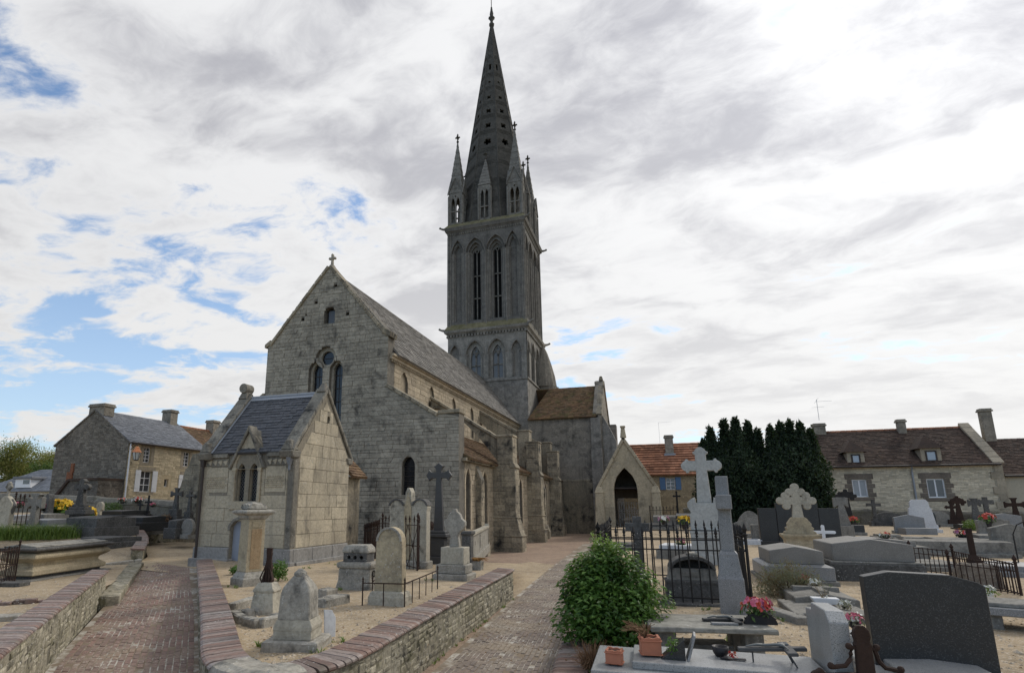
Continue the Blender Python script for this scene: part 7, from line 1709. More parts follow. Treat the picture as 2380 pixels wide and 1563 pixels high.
# ---- grey shrub
o, p, s_ = grave('lavender_shrub', 'bushy grey-green lavender shrub among the tombs', 'shrub', 1838, 1386, zR, 0); rnd = random.Random(21); b = B(); b2 = B()
for _ in range(5200):
    a_ = rnd.uniform(0, 6.28); el = abs(rnd.gauss(.55, .45)); d_ = Vector((math.cos(a_)*math.cos(el), math.sin(a_)*math.cos(el), math.sin(el)))
    L = rnd.uniform(.45, 1.0); q_ = Vector((d_.x*.72, d_.y*.5, d_.z*.72))*L*(1+.14*math.sin(a_*4)*math.sin(el*5)); b_ = b if rnd.random() < .8 else b2
    leafquad(b_, q_, d_.cross(Vector((rnd.gauss(0, 1), rnd.gauss(0, 1), rnd.gauss(0, 1))))+d_*.2, .075, rnd, .16)
make('foliage', b, M['greyshrub'], o, kind='stuff'); make('dead_sprigs', b2, M['dry'], o, kind='stuff')
st = B()
for i in range(14): a_ = i*.45; st.tube([(0, 0, -.02), (.4*math.cos(a_), .3*math.sin(a_), .35)], .012, 4)
make('stem', st, M['bark'], o)
# ---- slab with relief cross
o, p, s_ = grave('cross_slab', 'low grey gabled grave slab with a relief cross in the foreground right', 'grave', 1926, 1418, zR, 0); p = p+Vector((0, 1.05, 0)); o.location = p
make('body', gabled(B(), .52, 1.05, -.1, .2, .29, 'y'), M['cement'], o, bevel=.014)
make('relief_cross', B().box(-.08, .08, -.9, .9, .25, .325), M['cement'], o, bevel=.008); make('relief_arm', B().box(-.4, .4, -.25, -.07, .2, .318), M['cement'], o, bevel=.008)
flowers('red flowers on the head of the relief cross slab', p+Vector((-.05, .45, .32)), .13, ['red', 'pink'], n=16, potr=.1, poth=.04, seed=16, leaf='yew'); flowers('pale flowers on the middle of the relief cross slab', p+Vector((.02, -.1, .33)), .12, ['white'], n=14, potr=.08, poth=.03, seed=17, leaf='greyshrub')
# ---- rusty low railing, right
A_, Bc, Cc = spot(2122, 1325, zR), spot(2223, 1338, zR), spot(2374, 1383, zR)
railing('rusty_railing', 'low rusty iron railing with round bars at the right edge', [A_, Bc, Cc, Cc+(A_-Bc)*1.2], ztop(Bc, 1278), .13, 'rust', (.06, .75, .97), .011, False, .03)
o, p, s_ = grave('pedestal_cross', 'stone pedestal with a rusty iron cross inside the low rusty railing', 'cross', 2275, 1362, zR, 5)
make('pedestal', B().stack([(.36, -.1), (.34, .3), (.28, .45), (.22, .52)], k=.9), mat_stone('reddish pedestal', (.3, .25, .2), (.22, .185, .15), (.1, .085, .07), var=0, black=.5, white=.4, yellow=.3, sc=2), o, bevel=.02, rough=.02)
make('iron_post', B().stack([(.12, .5), (.1, .58), (.05, .7), (.045, 1.15), (.05, 1.3)]), M['rust'], o, bevel=.006, rough=.006)
rg = B().tube([spot(2372, 1330, zR)+Vector((0, 0, z)) for z in (0, .5, 1.0)]+[spot(2372, 1330, zR)+Vector((.12, 0, 1.25)), spot(2372, 1330, zR)+Vector((.4, 0, 1.4))], .018, 5)
tag(make('iron_hoop', rg, M['blackiron']), 'curved black iron hoop at the right picture edge', 'ironwork')
# ---- black headstone
o, p, s_ = grave('black_headstone', 'large dark polished granite headstone in the right foreground', 'tombstone', 2168, 1596, zR, 0)
T = lambda u, v: (onY(u, v, p.y).x-p.x, onY(u, v, p.y).z-p.z)
lx, rx = T(2001, 1338)[0], T(2281, 1360)[0]
q4 = [(lx, -.05), (rx, -.05), T(2281, 1360), T(2262, 1350), T(2200, 1334), T(2058, 1326), (lx, T(2001, 1337)[1])]
make('slab', B().poly(q4, -.09, .09), M['granitedark'], o, bevel=.007); make('base', B().box(lx-.08, rx+.08, -.16, .2, -.1, .1), M['granitedark'], o, bevel=.01)
# ---- wrought finial in front
o, p, s_ = grave('iron_finial', 'rough brown iron cross finial with curling arms before the dark headstone', 'cross', 2031, 1690, zR, 6)
zt = ztop(p, 1452); k = s_
make('shaft', B().poly(mirror([(20*k, 0), (18*k, zt-96*k), (17*k, zt-48*k), (20*k, zt-45*k), (15*k, zt-36*k), (18*k, zt-24*k), (16*k, zt-10*k), (7*k, zt)]), -.03, .03), M['rust'], o, bevel=.008, rough=.004)
for sg_ in (-1, 1):
    make('curled_arm', B().tube([(sg_*16*k, 0, zt-50*k), (sg_*24*k, 0, zt-52*k), (sg_*27*k, 0, zt-64*k), (sg_*30*k, 0, zt-78*k), (sg_*42*k, 0, zt-92*k), (sg_*70*k, 0, zt-97*k)], .02, 6), M['rust'], o)
    make('knob', B().ball((sg_*29*k, 0, zt-48*k), 8*k, 8, 6), M['rust'], o); make('knob', B().ball((sg_*73*k, 0, zt-94*k), 8*k, 8, 6), M['rust'], o)
make('lower_plate', B().poly(mirror([(118*k, 0), (118*k, zt-112*k), (95*k, zt-100*k), (84*k, zt-112*k), (20*k, zt-106*k)]), -.03, .03), M['rust'], o, bevel=.008, rough=.004)
# ---- tombs in front of the dark headstone
q0 = gp(1909, 1463, .72)
o = thing('urn_slab', 'pale grey stepped slab tomb leading to the dark headstone', 'tomb', Vector((q0.x+.62, q0.y-1.25, .5))); p = o.location.copy()
make('body', B().box(-.66, .7, -1.3, 1.3, -.1, .14), M['cement'], o, bevel=.015); make('slab', B().box(-.62, .66, -1.25, 1.26, .14, .2), M['granitelight'], o, bevel=.01)
make('upper_slab', gabled(B(), .42, 1.1, .2, .27, .3, 'y'), M['granitelight'], o, bevel=.01)
flowers('pink flowers in a black urn on the grey stepped slab', Vector((gp(1988, 1472, .8).x, gp(1988, 1472, .8).y, .79)), .13, ['pink', 'white'], n=26, potr=.08, poth=.16, seed=18, style='urn', leaf='greyshrub')
o, p, s_ = grave('planter_slab', 'flat grey grave slab holding the white planter', 'grave', 1952, 1446, zR, 0); p = p+Vector((0, .75, 0)); o.location = p
make('slab', gabled(B(), .55, .75, -.1, .12, .16, 'y'), M['cement'], o, bevel=.015); make('border', B().box(-.66, -.52, -.9, .85, -.1, .12), M['cement'], o, bevel=.015)
f_ = flowers('white trough planter with bare twigs on the flat slab', p+Vector((.0, .1, .17)), .1, ['white'], 'whitepot', .2, .11, 3, 'greyshrub', 'planter', 'trough_planter', 19, style='trough')
tw = B(); rnd = random.Random(4)
for _ in range(16): a_ = rnd.uniform(0, 6.28); tw.tube([(rnd.uniform(-.05, .05), 0, .1), (math.cos(a_)*.1, math.sin(a_)*.06, .25), (math.cos(a_)*.18, math.sin(a_)*.1, .36)], .003, 3)
make('twigs', tw, M['greyshrub'], f_, kind='stuff')
flowers('white flowers lying beside the trough planter', p+Vector((.22, -.28, .17)), .12, ['white'], n=16, potr=.06, poth=.03, seed=20, leaf='greyshrub')
o, p, s_ = grave('thin_slab', 'thin pale ledger stone left of the granite stele', 'grave', 1822, 1436, zR, 20); make('slab', B().box(-.12, .12, -.6, .6, -.05, .12), M['cement'], o, bevel=.012)
# ---- light granite tomb with its stele (nearest, right of the path)
g0, g1 = gp(1474, 1536, .86), gp(1812, 1563, .86); dv = (g1-g0).normalized(); rzg = math.atan2(dv.y, dv.x); LG = 1.75
o = thing('granite_tomb', 'light speckled granite tomb with low slab, nearest the path on the right', 'tomb', Vector((g0.x, g0.y, .5)), rzg)
make('base', B().box(-.42, LG+.1, -.17, .95, -.1, .29), M['granitelight'], o, bevel=.008)
make('slab', B().add([(-.02, 0, .29), (LG, 0, .29), (LG, .78, .29), (-.02, .78, .29), (-.02, 0, .36), (LG, 0, .36), (LG, .78, .36), (-.02, .78, .36)], [(3, 2, 1, 0), (4, 5, 6, 7), (0, 1, 5, 4), (1, 2, 6, 5), (2, 3, 7, 6), (3, 0, 4, 7)]), M['granitelight'], o, bevel=.008)
make('head_stele', B().poly([(-.02, .29), (.86, .29), (.86, .84), (.62, .86), (.6, .93), (.1, .93), (-.02, .84)], 0, .16, frame((LG+.02, 0, 0), (0, 1, 0), (0, 0, 1), (1, 0, 0))), M['granitelight'], o, bevel=.008)
rotg = Matrix.Rotation(rzg, 3, 'Z'); gpt = lambda x, y, z: Vector((g0.x, g0.y, .5))+rotg @ Vector((x, y, z))
def planter(label, pt, w, h, rz, shadow_gap=True, seed=1):
    q_ = thing('terracotta_planter', label, 'planter', pt, rz, None); t_ = .025*w/.2
    for i in range(4):
        a_ = i*math.pi/2; rm = Matrix.Rotation(a_, 3, 'Z'); f4 = frame(rm @ Vector((0, -w/2, 0)), rm @ Vector((1, 0, 0)), (0, 0, 1), rm @ Vector((0, -1, 0))); e = w/2 if i % 2 == 0 else w/2-.003
        top = [(e, h), (e*.6, h*1.03), (e*.2, h*.96), (-e*.2, h*1.02), (-e*.6, h*.95), (-e, h*1.02)]
        make('side', B().poly([(-e, .02), (e, .02)]+top, -t_, 0, f4), M['terracotta'], q_, bevel=.003)
        make('rim', B().poly(rect(-e*1.04, e*1.04, h*.8, h*.86), 0, .012, f4), M['terracotta'], q_, bevel=.003); make('rim', B().poly(rect(-e*1.04, e*1.04, .02, h*.14), 0, .012, f4), M['terracotta'], q_, bevel=.003)
    make('soil', B().box(-w/2+t_, w/2-t_, -w/2+t_, w/2-t_, .03, h*.86), M['soil'], q_)
    return q_
q_ = planter('ornate square terracotta planter with a withered plant on the granite tomb', gpt(.16, .32, .36), .2, .19, rzg+.15)
gb = B(); rnd = random.Random(8)
for _ in range(70): a_ = rnd.uniform(0, 6.28); e_ = rnd.uniform(.05, .22); gb.tube([(-.05, 0, .16), (-.06+math.cos(a_)*e_*.4, math.sin(a_)*e_*.4, .16+e_*.6), (-.07+math.cos(a_)*e_*.9-.05, math.sin(a_)*e_*.7, .2+rnd.uniform(0, .14))], .003, 3)
make('withered_plant', gb, M['dry'], q_, kind='stuff')
planter('plain smaller terracotta planter at the granite tomb corner', gpt(-.2, .12, .29), .16, .15, rzg-.1)
# plaque like an open book, pot, crucifix
pq = thing('grave_plaque', 'slanted polished grave plaque with greenery on the granite tomb', 'plaque', gpt(.4, .28, .36), rzg)
fpq = frame((0, 0, 0), (0, 1, 0), (0, 0, 1), (1, 0, 0))
make('plate', B().poly([(-.12, 0), (.12, 0), (.14, .26), (.0, .24)], -.01, .014, frame((.12, 0, 0), (0, 1, 0), (.35, 0, .94), (1, 0, -.35))), M['granite'], pq, bevel=.004); make('prop', B().poly([(-.14, 0), (.1, 0), (.1, .2)], -.1, .1), M['granitedark'], pq, bevel=.004)
gb = B(); leafcloud(gb, (-.02, -.05, .12), (.06, .08, .1), 120, .04, random.Random(3)); make('greenery', gb, M['leaf'], pq, kind='stuff')
bp = thing('black_bowl', 'small black bowl with a trowel on the granite tomb', 'bowl', gpt(.86, .5, .36), rzg)
make('bowl', B().lathe([(.05, .0), (.075, .04), (.085, .1), (.075, .1), (.065, .05), (.02, .03)], 12), M['blackpot'], bp, smooth=True); make('trowel', B().box(-.02, .22, -.15, -.1, .01, .02).ball((.05, -.12, .02), .05, 8, 4, .3), M['blackpot'], bp); gb = B(); blossoms(gb, (.1, -.06, .03), .05, 6, .03, random.Random(6)); make('blossom', gb, M['red'], bp, kind='stuff')
def crucifix(label, pt, rz, L, tilt, mat_c, mat_f, legs=True):
    q_ = thing('crucifix', label, 'crucifix', pt, rz)
    rt = Matrix.Rotation(-tilt, 3, 'Y'); f5 = lambda x, y, z: rt @ Vector((x, y, z+.1 if legs else z))
    def bx_(x0, x1, y0, y1, z0, z1): return [f5(x, y, z) for z in (z0, z1) for x, y in ((x0, y0), (x1, y0), (x1, y1), (x0, y1))]
    FSX = [(3, 2, 1, 0), (4, 5, 6, 7), (0, 1, 5, 4), (1, 2, 6, 5), (2, 3, 7, 6), (3, 0, 4, 7)]
    make('upright', B().add(bx_(0, L, -.045, .045, 0, .035), FSX), M[mat_c], q_, bevel=.006); make('cross_beam', B().add(bx_(L*.66, L*.66+.09, -.26, .26, .002, .033), FSX), M[mat_c], q_, bevel=.006)
    # reclining figure, one skin: legs, trunk, head and spread arms
    def body(nodes, r): return B().tube([f5(*n_) for n_ in nodes], r[0], 7, r[1])
    fig = bpy.data.meshes.new('figure'); pts = [(L*.12, 0, .043), (L*.3, .012, .06), (L*.42, 0, .05), (L*.55, 0, .058), (L*.66, 0, .055), (L*.7, 0, .055), (L*.76, -.01, .062), (L*.69, -.08, .05), (L*.71, -.16, .043), (L*.69, .08, .05), (L*.71, .16, .043), (L*.3, -.012, .062)]
    fig.from_pydata([f5(*n_) for n_ in pts], [(2, 1), (1, 0), (2, 11), (11, 0), (2, 3), (3, 4), (4, 5), (5, 6), (4, 7), (7, 8), (4, 9), (9, 10)], [])
    fo_ = bpy.data.objects.new('figure', fig); COL.objects.link(fo_); fo_.parent = q_
    md = fo_.modifiers.new('skin', 'SKIN'); rad = (.007, .012, .017, .016, .019, .008, .015, .008, .006, .008, .006, .012)
    for i, sv in enumerate(fig.skin_vertices[0].data): sv.radius = (rad[i], rad[i]); sv.use_root = (i == 2)
    sb = fo_.modifiers.new('subd', 'SUBSURF'); sb.levels = 1; sb.render_levels = 1; fig.materials.append(M[mat_f])
    if legs: make('stand_leg', B().tube([(L*.7, -.05, .1+L*.7*math.sin(tilt)), (L*.8, -.1, 0)], .008, 5), M[mat_c], q_); make('stand_leg', B().tube([(L*.7, .05, .1+L*.7*math.sin(tilt)), (L*.8, .1, 0)], .008, 5), M[mat_c], q_); make('stand_leg', B().tube([(L*.2, 0, .1), (L*.2, 0, 0)], .008, 5), M[mat_c], q_)
    return q_
M['bronze'] = mat_plain('grey bronze', (.16, .165, .16), .5, .15, 20, .4)
crucifix('crucifix on thin legs lying above the granite tomb slab', gpt(1.02, .35, .36), rzg, .62, R(4), 'greyiron', 'bronze')
# ---- table tomb with crucifix and flower basket
t0, t1 = gp(1514, 1456, .92), gp(1811, 1464, .92); dv = (t1-t0).normalized(); rzt = math.atan2(dv.y, dv.x); LT = (t1-t0).length
o = thing('table_tomb', 'stone table tomb with white lichen spots behind the granite tomb', 'tomb', Vector((t0.x, t0.y, .5)), rzt)
M['lichtable'] = mat_stone('spotted table slab', (.33, .32, .28), (.26, .25, .22), (.12, .115, .1), var=0, black=.4, white=1.0, yellow=.1, sc=1.4, spots=.5)
make('table_slab', B().box(0, LT, 0, 1.0, .36, .42), M['lichtable'], o, bevel=.012, rough=.008)
make('leg', B().box(LT-.36, LT-.14, .12, .34, -.1, .36), M['cement'], o, bevel=.012); make('leg', B().box(LT-.36, LT-.14, .66, .88, -.1, .36), M['cement'], o, bevel=.012); make('leg', B().box(.1, .32, .12, .34, -.1, .36), M['cement'], o, bevel=.012); make('leg', B().box(.1, .32, .66, .88, -.1, .36), M['cement'], o, bevel=.012)
make('ledger', B().box(-.1, LT-.4, .4, .85, -.1, .14), M['cement'], o, bevel=.02)
rott = Matrix.Rotation(rzt, 3, 'Z'); tpt = lambda x, y, z: Vector((t0.x, t0.y, .5))+rott @ Vector((x, y, z))
crucifix('bronze crucifix lying flat on the lichen spotted table tomb', tpt(.75, .5, .42), rzt, .5, 0.02, 'granitedark', 'bronze', False)
ob = make('small_plaque', B().box(-.16, .16, -.04, .04, 0, .03), M['granite'], bevel=.005); ob.location = tpt(.95, .26, .42); ob.rotation_euler = (0, 0, rzt); tag(ob, 'small flat plaque before the bronze crucifix', 'plaque')
flowers('fan shaped dark basket of pink artificial flowers on the table tomb', tpt(1.42, .42, .42), .2, ['pink', 'pink', 'mauve', 'red'], 'blackpot', .2, .15, 34, 'hedge', 'flowers', 'flower_basket', 22, dome=.55, style='basket', size=.06, rz=rzt)
flowers('low dark plant with a pink bloom in the gap before the table tomb', gpt(.75, .88, .0), .12, ['pink'], n=4, potr=.06, poth=.1, seed=23)
# ---- pot and slab at right edge
flowers('white pot of white flowers beside the dark headstone', spot(2302, 1424, zR)+Vector((0, 0, .22)), .15, ['white'], 'whitepot', .1, .12, 26, 'grass', seed=24)
o, p, s_ = grave('raised_slab', 'raised granite slab tomb at the right edge behind the dark headstone', 'tomb', 2368, 1458, zR, -18)
make('slab', B().box(-.62, .9, -.5, .45, .22, .34), M['granite'], o, bevel=.012); make('leg', B().box(-.4, -.2, -.4, .3, -.1, .22), M['cement'], o, bevel=.01); make('leg', B().box(.5, .7, -.4, .3, -.1, .22), M['cement'], o, bevel=.01); make('top_ledger', gabled(B(), .6, .4, .34, .4, .44), M['cement'], o, bevel=.01)
# ================================================================ left cemetery
def box_tomb(name, label, u, v, w_px, l_, vt, mat, rz=0, step=.12, gab=.1, zf=zL, grp=None):
    o, p, s_ = grave(name, label, 'tomb', u, v, zf, rz, grp); h_ = ztop(p, vt); hw_ = w_px*s_/2
    make('chest', gabled(B(), hw_, l_, -.15, h_*(1-gab), h_), M[mat], o, bevel=.016)
    make('plinth', B().box(-hw_-step, hw_+step, -l_-step, l_+step, -.2, h_*.42), M[mat], o, bevel=.016); return o, p, s_
# moulded sarcophagus behind the path wall
a_, c_ = spot(30, 1350, zL), spot(214, 1322, zL); dv = c_-a_; LS = dv.length; rzs = math.atan2(dv.y, dv.x)
o = thing('moulded_sarcophagus', 'large weathered stone sarcophagus with bulging moulded sides by the left path', 'tomb', a_.lerp(c_, .5), rzs); hS = ztop(c_, 1250)
def bulge(prof, LX, LY):
    b = B(); vs = []; fs = []
    for ex, z in prof: vs += [(-LX-ex, -LY-ex, z), (LX+ex, -LY-ex, z), (LX+ex, LY+ex, z), (-LX-ex, LY+ex, z)]
    n = len(prof); fs = [(3, 2, 1, 0), tuple(4*(n-1)+i for i in range(4))]
    for j in range(n-1):
        for i in range(4): fs.append((4*j+i, 4*j+(i+1) % 4, 4*j+4+(i+1) % 4, 4*j+4+i))
    return b.add(vs, fs)
k = hS; LX = LS/2-.12; LY = .42
make('footing', B().box(-LX-.25, LX+.18, -LY-.2, LY+.2, -.25, .04), M['cement'], o, bevel=.02)
make('chest', bulge([(.02, .12*k), (.06, .14*k), (.06, .26*k), (-.02, .3*k), (-.1, .38*k), (-.08, .46*k), (.04, .54*k), (.12, .6*k), (.13, .66*k), (.06, .73*k), (-.02, .76*k)], LX, LY), M['tan'], o, bevel=.01, rough=.008)
make('shadow_gap', B().box(-LX+.05, LX-.05, -LY+.05, LY-.05, .0, .13*k), M['darkgrave'], o)  # dark box painted in for the shaded gap below the chest
make('cornice', bulge([(.0, .755*k), (.16, .81*k), (.2, .83*k), (.2, .88*k), (.14, .9*k)], LX, LY), M['darkgrave'], o, bevel=.01, rough=.006)
make('lid', gabled(B(), LX+.06, LY+.06, .9*k, .93*k, k), M['grave'], o, bevel=.02, rough=.014)
# rusty corner railing
A_, Bc = spot(-30, 1372, zL), spot(33, 1352, zL); Cc = Bc+(Bc-A_).normalized().cross(Vector((0, 0, -1)))*1.2
railing('leaning_railing', 'rusty iron grave railing leaning at the left picture edge', [A_, Bc, Cc], ztop(Bc, 1268), .11, 'rust', (.08, .5, .93), .011, False, .02)
kb_ = make('railing_kerb', B().box(-1.2, .25, -.1, .25, -.3, .1), M['darkgrave'], bevel=.015); kb_.location = spot(30, 1362, zL); kb_.rotation_euler = (0, 0, R(15)); tag(kb_, 'dark stone kerb under the rusty railing at the left edge', 'kerb')
o, p, s_ = grave('brick_lump', 'broken red brick kerb lump on the sand at the left edge', 'kerb', 45, 1402, zL, 38); rnd = random.Random(3)
for i in range(5): ob = make('brick', B().box(-.1, .1, -.07, .07, 0, .1), M['brick'], o, bevel=.012, rough=.01); ob.location = (-.42+.21*i, rnd.uniform(-.03, .03), rnd.uniform(-.05, .02)); ob.rotation_euler = (rnd.uniform(-.1, .1), rnd.uniform(-.1, .1), rnd.uniform(-.2, .2))
o, p, s_ = grave('flat_marker', 'pale flat stone edge at the bottom left beside the path wall', 'kerb', 2, 1442, zL, 40); make('slab', B().box(-.5, .3, -.15, .15, -.1, .1), M['concrete'], o, bevel=.02, rough=.015)
# rows of graves
o, p, s_ = grave('scroll_headstone', 'pale headstone with a scrolled dark top at the left edge', 'tombstone', 6, 1232, zL, 6); h_ = ztop(p, 1152)
make('slab', B().poly(mirror([(20*s_, 0), (20*s_, h_*.6), (24*s_, h_*.68), (22*s_, h_*.8), (10*s_, h_*.95), (4*s_, h_)]), -.12, .12), M['pale'], o, bevel=.02); make('scroll', B().tube([(16*s_, 0, h_*.5), (24*s_, 0, h_*.72), (14*s_, 0, h_*.9)], .1, 6, .05), M['darkgrave'], o); make('small_cross', cross_mesh(34*s_, 2.6*s_, 18*s_, 22*s_, 'trefoil', None, h_-.02, .05, .01), M['grave'], o)
A_, Bc = spot(26, 1226, zL), spot(88, 1228, zL)
railing('bar_railing', 'tall rusty bar railing behind the grey stone cross on the left', [A_, Bc], ztop(Bc, 1158), .17, 'rust', (.12, .88), .02, True, .03)
stone_cross('grey_cross', 'grey stone cross with wide arms before the left bar railing', 75, 1234, zL, 14, 1146, 44, 1168, 'flare', M['cement'], 4, base=[(16, .12)], wb=20)
o, p, s_ = grave('dark_round_headstone', 'dark round topped headstone near the left boundary wall', 'tombstone', 110, 1200, zL, -20); h_ = ztop(p, 1146); hw_ = 14*s_
make('slab', B().poly([(-hw_, 0), (hw_, 0)]+[(hw_*math.cos(R(t_)), h_-hw_*1.3+hw_*1.3*math.sin(R(t_))) for t_ in range(0, 181, 20)], -.14, .14), M['darkgrave'], o, bevel=.02)
make('base', B().box(-hw_-.1, hw_+.1, -.3, .3, -.15, .14), M['darkgrave'], o, bevel=.02)
stone_cross('pedestal_stone_cross', 'tall dark stone cross with lobed head on a stepped pedestal, left of the house corner', 181, 1222, zL, 11, 1112, 36, 1131, 'bud', M['darkgrave'], 20, t_=.14, base=[(17, .55), (24, .22), (19, .14), (14, .12)], wb=18, rough=.01)
flowers('bright yellow chrysanthemums left of the dark pedestal cross', spot(138, 1197, zL), .62, ['yellow'], n=90, potr=.3, poth=.25, seed=31, size=.16, dome=.7); flowers('smaller yellow chrysanthemums right of the dark pedestal cross', spot(204, 1208, zL), .38, ['yellow'], n=50, potr=.2, poth=.25, seed=32, size=.14, dome=.9)
M['whitepot2'] = M['whitepot']
o, p, s_ = grave('white_round_stele', 'small whitish round topped stele on legs by the left wall', 'tombstone', 231, 1196, zL, 0); h_ = ztop(p, 1165); hw_ = 10*s_
make('slab', B().poly([(-hw_, h_*.38), (hw_, h_*.38)]+[(hw_*math.cos(R(t_)), h_-hw_+hw_*math.sin(R(t_))) for t_ in range(0, 181, 20)], -.08, .08), M['pale'], o, bevel=.015); make('pedestal', B().frus(-.1, h_*.4, (hw_*.9, .2), (hw_*.7, .14)), M['pale'], o, bevel=.015)
ballshrub('heath_shrub', 'low green shrub in front of the left boundary wall', 262, 1190, zL, 22, 13, 'hedge', 900, .09, seed=8)
for a in ((118, 1212, 82, .8, 1192, 'cement', 'grey slab tomb with flowers left of the dark pedestal cross'), (125, 1228, 90, .8, 1204, 'granite', 'pale grey low tomb behind the sarcophagus'), (150, 1236, 80, .7, 1219, 'cement', 'low grey bordered tomb just behind the grass'), (232, 1240, 118, .9, 1198, 'darkgrave', 'long dark chest tomb right of the pedestal cross'), (292, 1204, 74, .8, 1184, 'granitedark', 'black polished tomb with red flowers near the left wall'), (340, 1222, 90, .9, 1198, 'granitedark', 'dark stepped tomb between the two left crosses'), (258, 1264, 90, .8, 1245, 'darkgrave', 'flat dark double slab beside the sandy left path'), (420, 1240, 30, .5, 1205, 'darkgrave', 'dark upright tomb against the rubble wall'), (60, 1214, 60, .8, 1195, 'granite', 'pale flower topped tomb behind the bar railing')):
    box_tomb('left_tomb', a[6], a[0], a[1], a[2], a[3], a[4], a[5], -8)
for i, (u, v, r_, ms, lab) in enumerate(((318, 1190, .35, ['red', 'white'], 'red and white wreath on the black polished tomb'), (282, 1188, .28, ['white', 'red'], 'small mixed bouquet on the black polished tomb'), (352, 1202, .18, ['pink'], 'tiny pink bouquet on the dark stepped tomb'), (95, 1200, .3, ['pink', 'mauve'], 'pink heather pot behind the bar railing'), (40, 1192, .3, ['pink'], 'pink pot flowers behind the left bar railing'))):
    q_ = spot(u, v, zL); flowers(lab, q_+Vector((0, 0, .55 if u > 250 else .3)), r_, ms, n=20, potr=r_*.5, poth=.1, seed=40+i, leaf='yew')
for u, v, wp, vt, sp, av, st, m_, lab, bs in ((341, 1206, 4, 1150, 20, 1166, 'bud', 'blackiron', 'thin black iron cross before the shuttered house', [(8, .3)]), (323, 1204, 3.5, 1160, 16, 1172, 'bud', 'blackiron', 'smaller black iron cross left of the thin one', [(8, .25)]), (404, 1222, 7, 1133, 32, 1147, 'flare', 'darkgrave', 'dark stone cross with flared arms left of the mausoleum', [(16, .5), (12, .35)]), (436, 1226, 5, 1140, 22, 1151, 'bud', 'darkgrave', 'weathered cross half hidden by the mausoleum buttress', [(12, .5), (9, .3)])):
    stone_cross('left_cross', lab, u, v, zL, wp, vt, sp, av, st, M[m_], 5, t_=.07 if m_ == 'darkgrave' else .03, base=bs, wb=wp*2)
ballshrub('conifer_shrub', 'dark green conifer shrub beside the weathered cross', 428, 1206, zL, 17, 17, 'hedge', 1200, .09, seed=9)
o, p, s_ = grave('oval_headstone', 'round grey slab headstone leaning before the rubble wall', 'tombstone', 436, 1246, zL, -10); h_ = ztop(p, 1206); make('slab', B().poly(circle((0, h_*.5), h_*.55, 18), -.08, .08), M['cement'], o, bevel=.015); make('foot', B().box(-.3, .3, -.2, .2, -.1, .1), M['cement'], o, bevel=.015)
ballshrub('copper_shrub', 'dark red leaved shrub left of the flared cross', 384, 1224, zL, 13, 15, 'copperleaf' if 'copperleaf' in M else 'dry', 700, .08, seed=10)
# grass tufts on the graves
def tuft(label, pts, n, h, seed, mat='grass'):
    rnd = random.Random(seed); b = B()
    for _ in range(n):
        (ua, va), (ub_, vb) = pts; f = rnd.random(); q_ = spot(ua+(ub_-ua)*f, va+(vb-va)*f, zL); q_ = q_+Vector((rnd.gauss(0, .3), rnd.gauss(0, .45), -.05))
        hh = h*rnd.uniform(.25, 1.2)*(.65+.4*math.sin(f*23)); a_ = rnd.uniform(0, 6.28); e_ = Vector((math.cos(a_), math.sin(a_), 0)); w_ = e_.cross(Vector((0, 0, 1)))*.009; i0 = len(b.v)
        m1 = q_+Vector((0, 0, hh*.6))+e_*hh*.15; tp = q_+Vector((0, 0, hh))+e_*hh*.75
        b.v += [tuple(q_-w_), tuple(q_+w_), tuple(m1+w_*.8), tuple(m1-w_*.8), tuple(tp)]; b.f += [(i0, i0+1, i0+2, i0+3), (i0+3, i0+2, i0+4)]
    o = make('grass', b, M[mat], kind='stuff'); o['label'] = label; o['category'] = 'grass'
tuft('bright green grass tufts behind the moulded sarcophagus', ((-10, 1250), (168, 1247)), 8000, .6, 3)
# reddish hedge in front of the barn and tree
ballshrub('hedge_bush', 'rounded green hedge behind the left boundary wall', 80, 1150, lambda x, y: 1.2, 55, 16, 'hedge', 3500, .2, seed=12)
# ================================================================ bush beside the path
o, p, s_ = grave('laurel_bush', 'leafy rounded green laurel bush beside the brick path', 'bush', 1420, 1500, zR, 0)
rnd = random.Random(33); hB = ztop(p, 1242); rB = 118*s_
b = B(); bn = B(); lobes = []
for i in range(26):
    a_ = rnd.uniform(0, 6.28); f = rnd.uniform(.05, .6); rr = rB*.62*math.sqrt(rnd.random())
    lobes.append((Vector((rr*math.cos(a_), rr*math.sin(a_), hB*(.16+.46*rnd.random()))), rB*rnd.uniform(.36, .5)))
for q_, r_ in (((-.05, -.1, hB*.74), .2), ((.12, 0, hB*.76), .22), ((-.25, .05, hB*.66), .2), ((.3, -.05, hB*.6), .24), ((-.38, -.1, hB*.5), .2), ((.46, 0, hB*.42), .24), ((0, -.2, hB*.3), .34), ((-.4, -.15, hB*.22), .24), ((.36, -.2, hB*.2), .28)): lobes.append((Vector((q_[0]*rB/.62, q_[1]*rB/.62, q_[2])), r_*rB/.55))
pieces = []
for c, r_ in lobes:
    for _ in range(400):
        d_ = Vector((rnd.gauss(0, 1), rnd.gauss(0, 1), rnd.gauss(0, 1))).normalized(); q_ = c+d_*r_*(.55+.5*rnd.random()**.7)
        if q_.z < .03 or q_.z > hB*.93: continue
        leafquad(b, q_, d_*.6+Vector((rnd.gauss(0, .3), rnd.gauss(0, .3), .9)), .085, rnd, .5, .4)
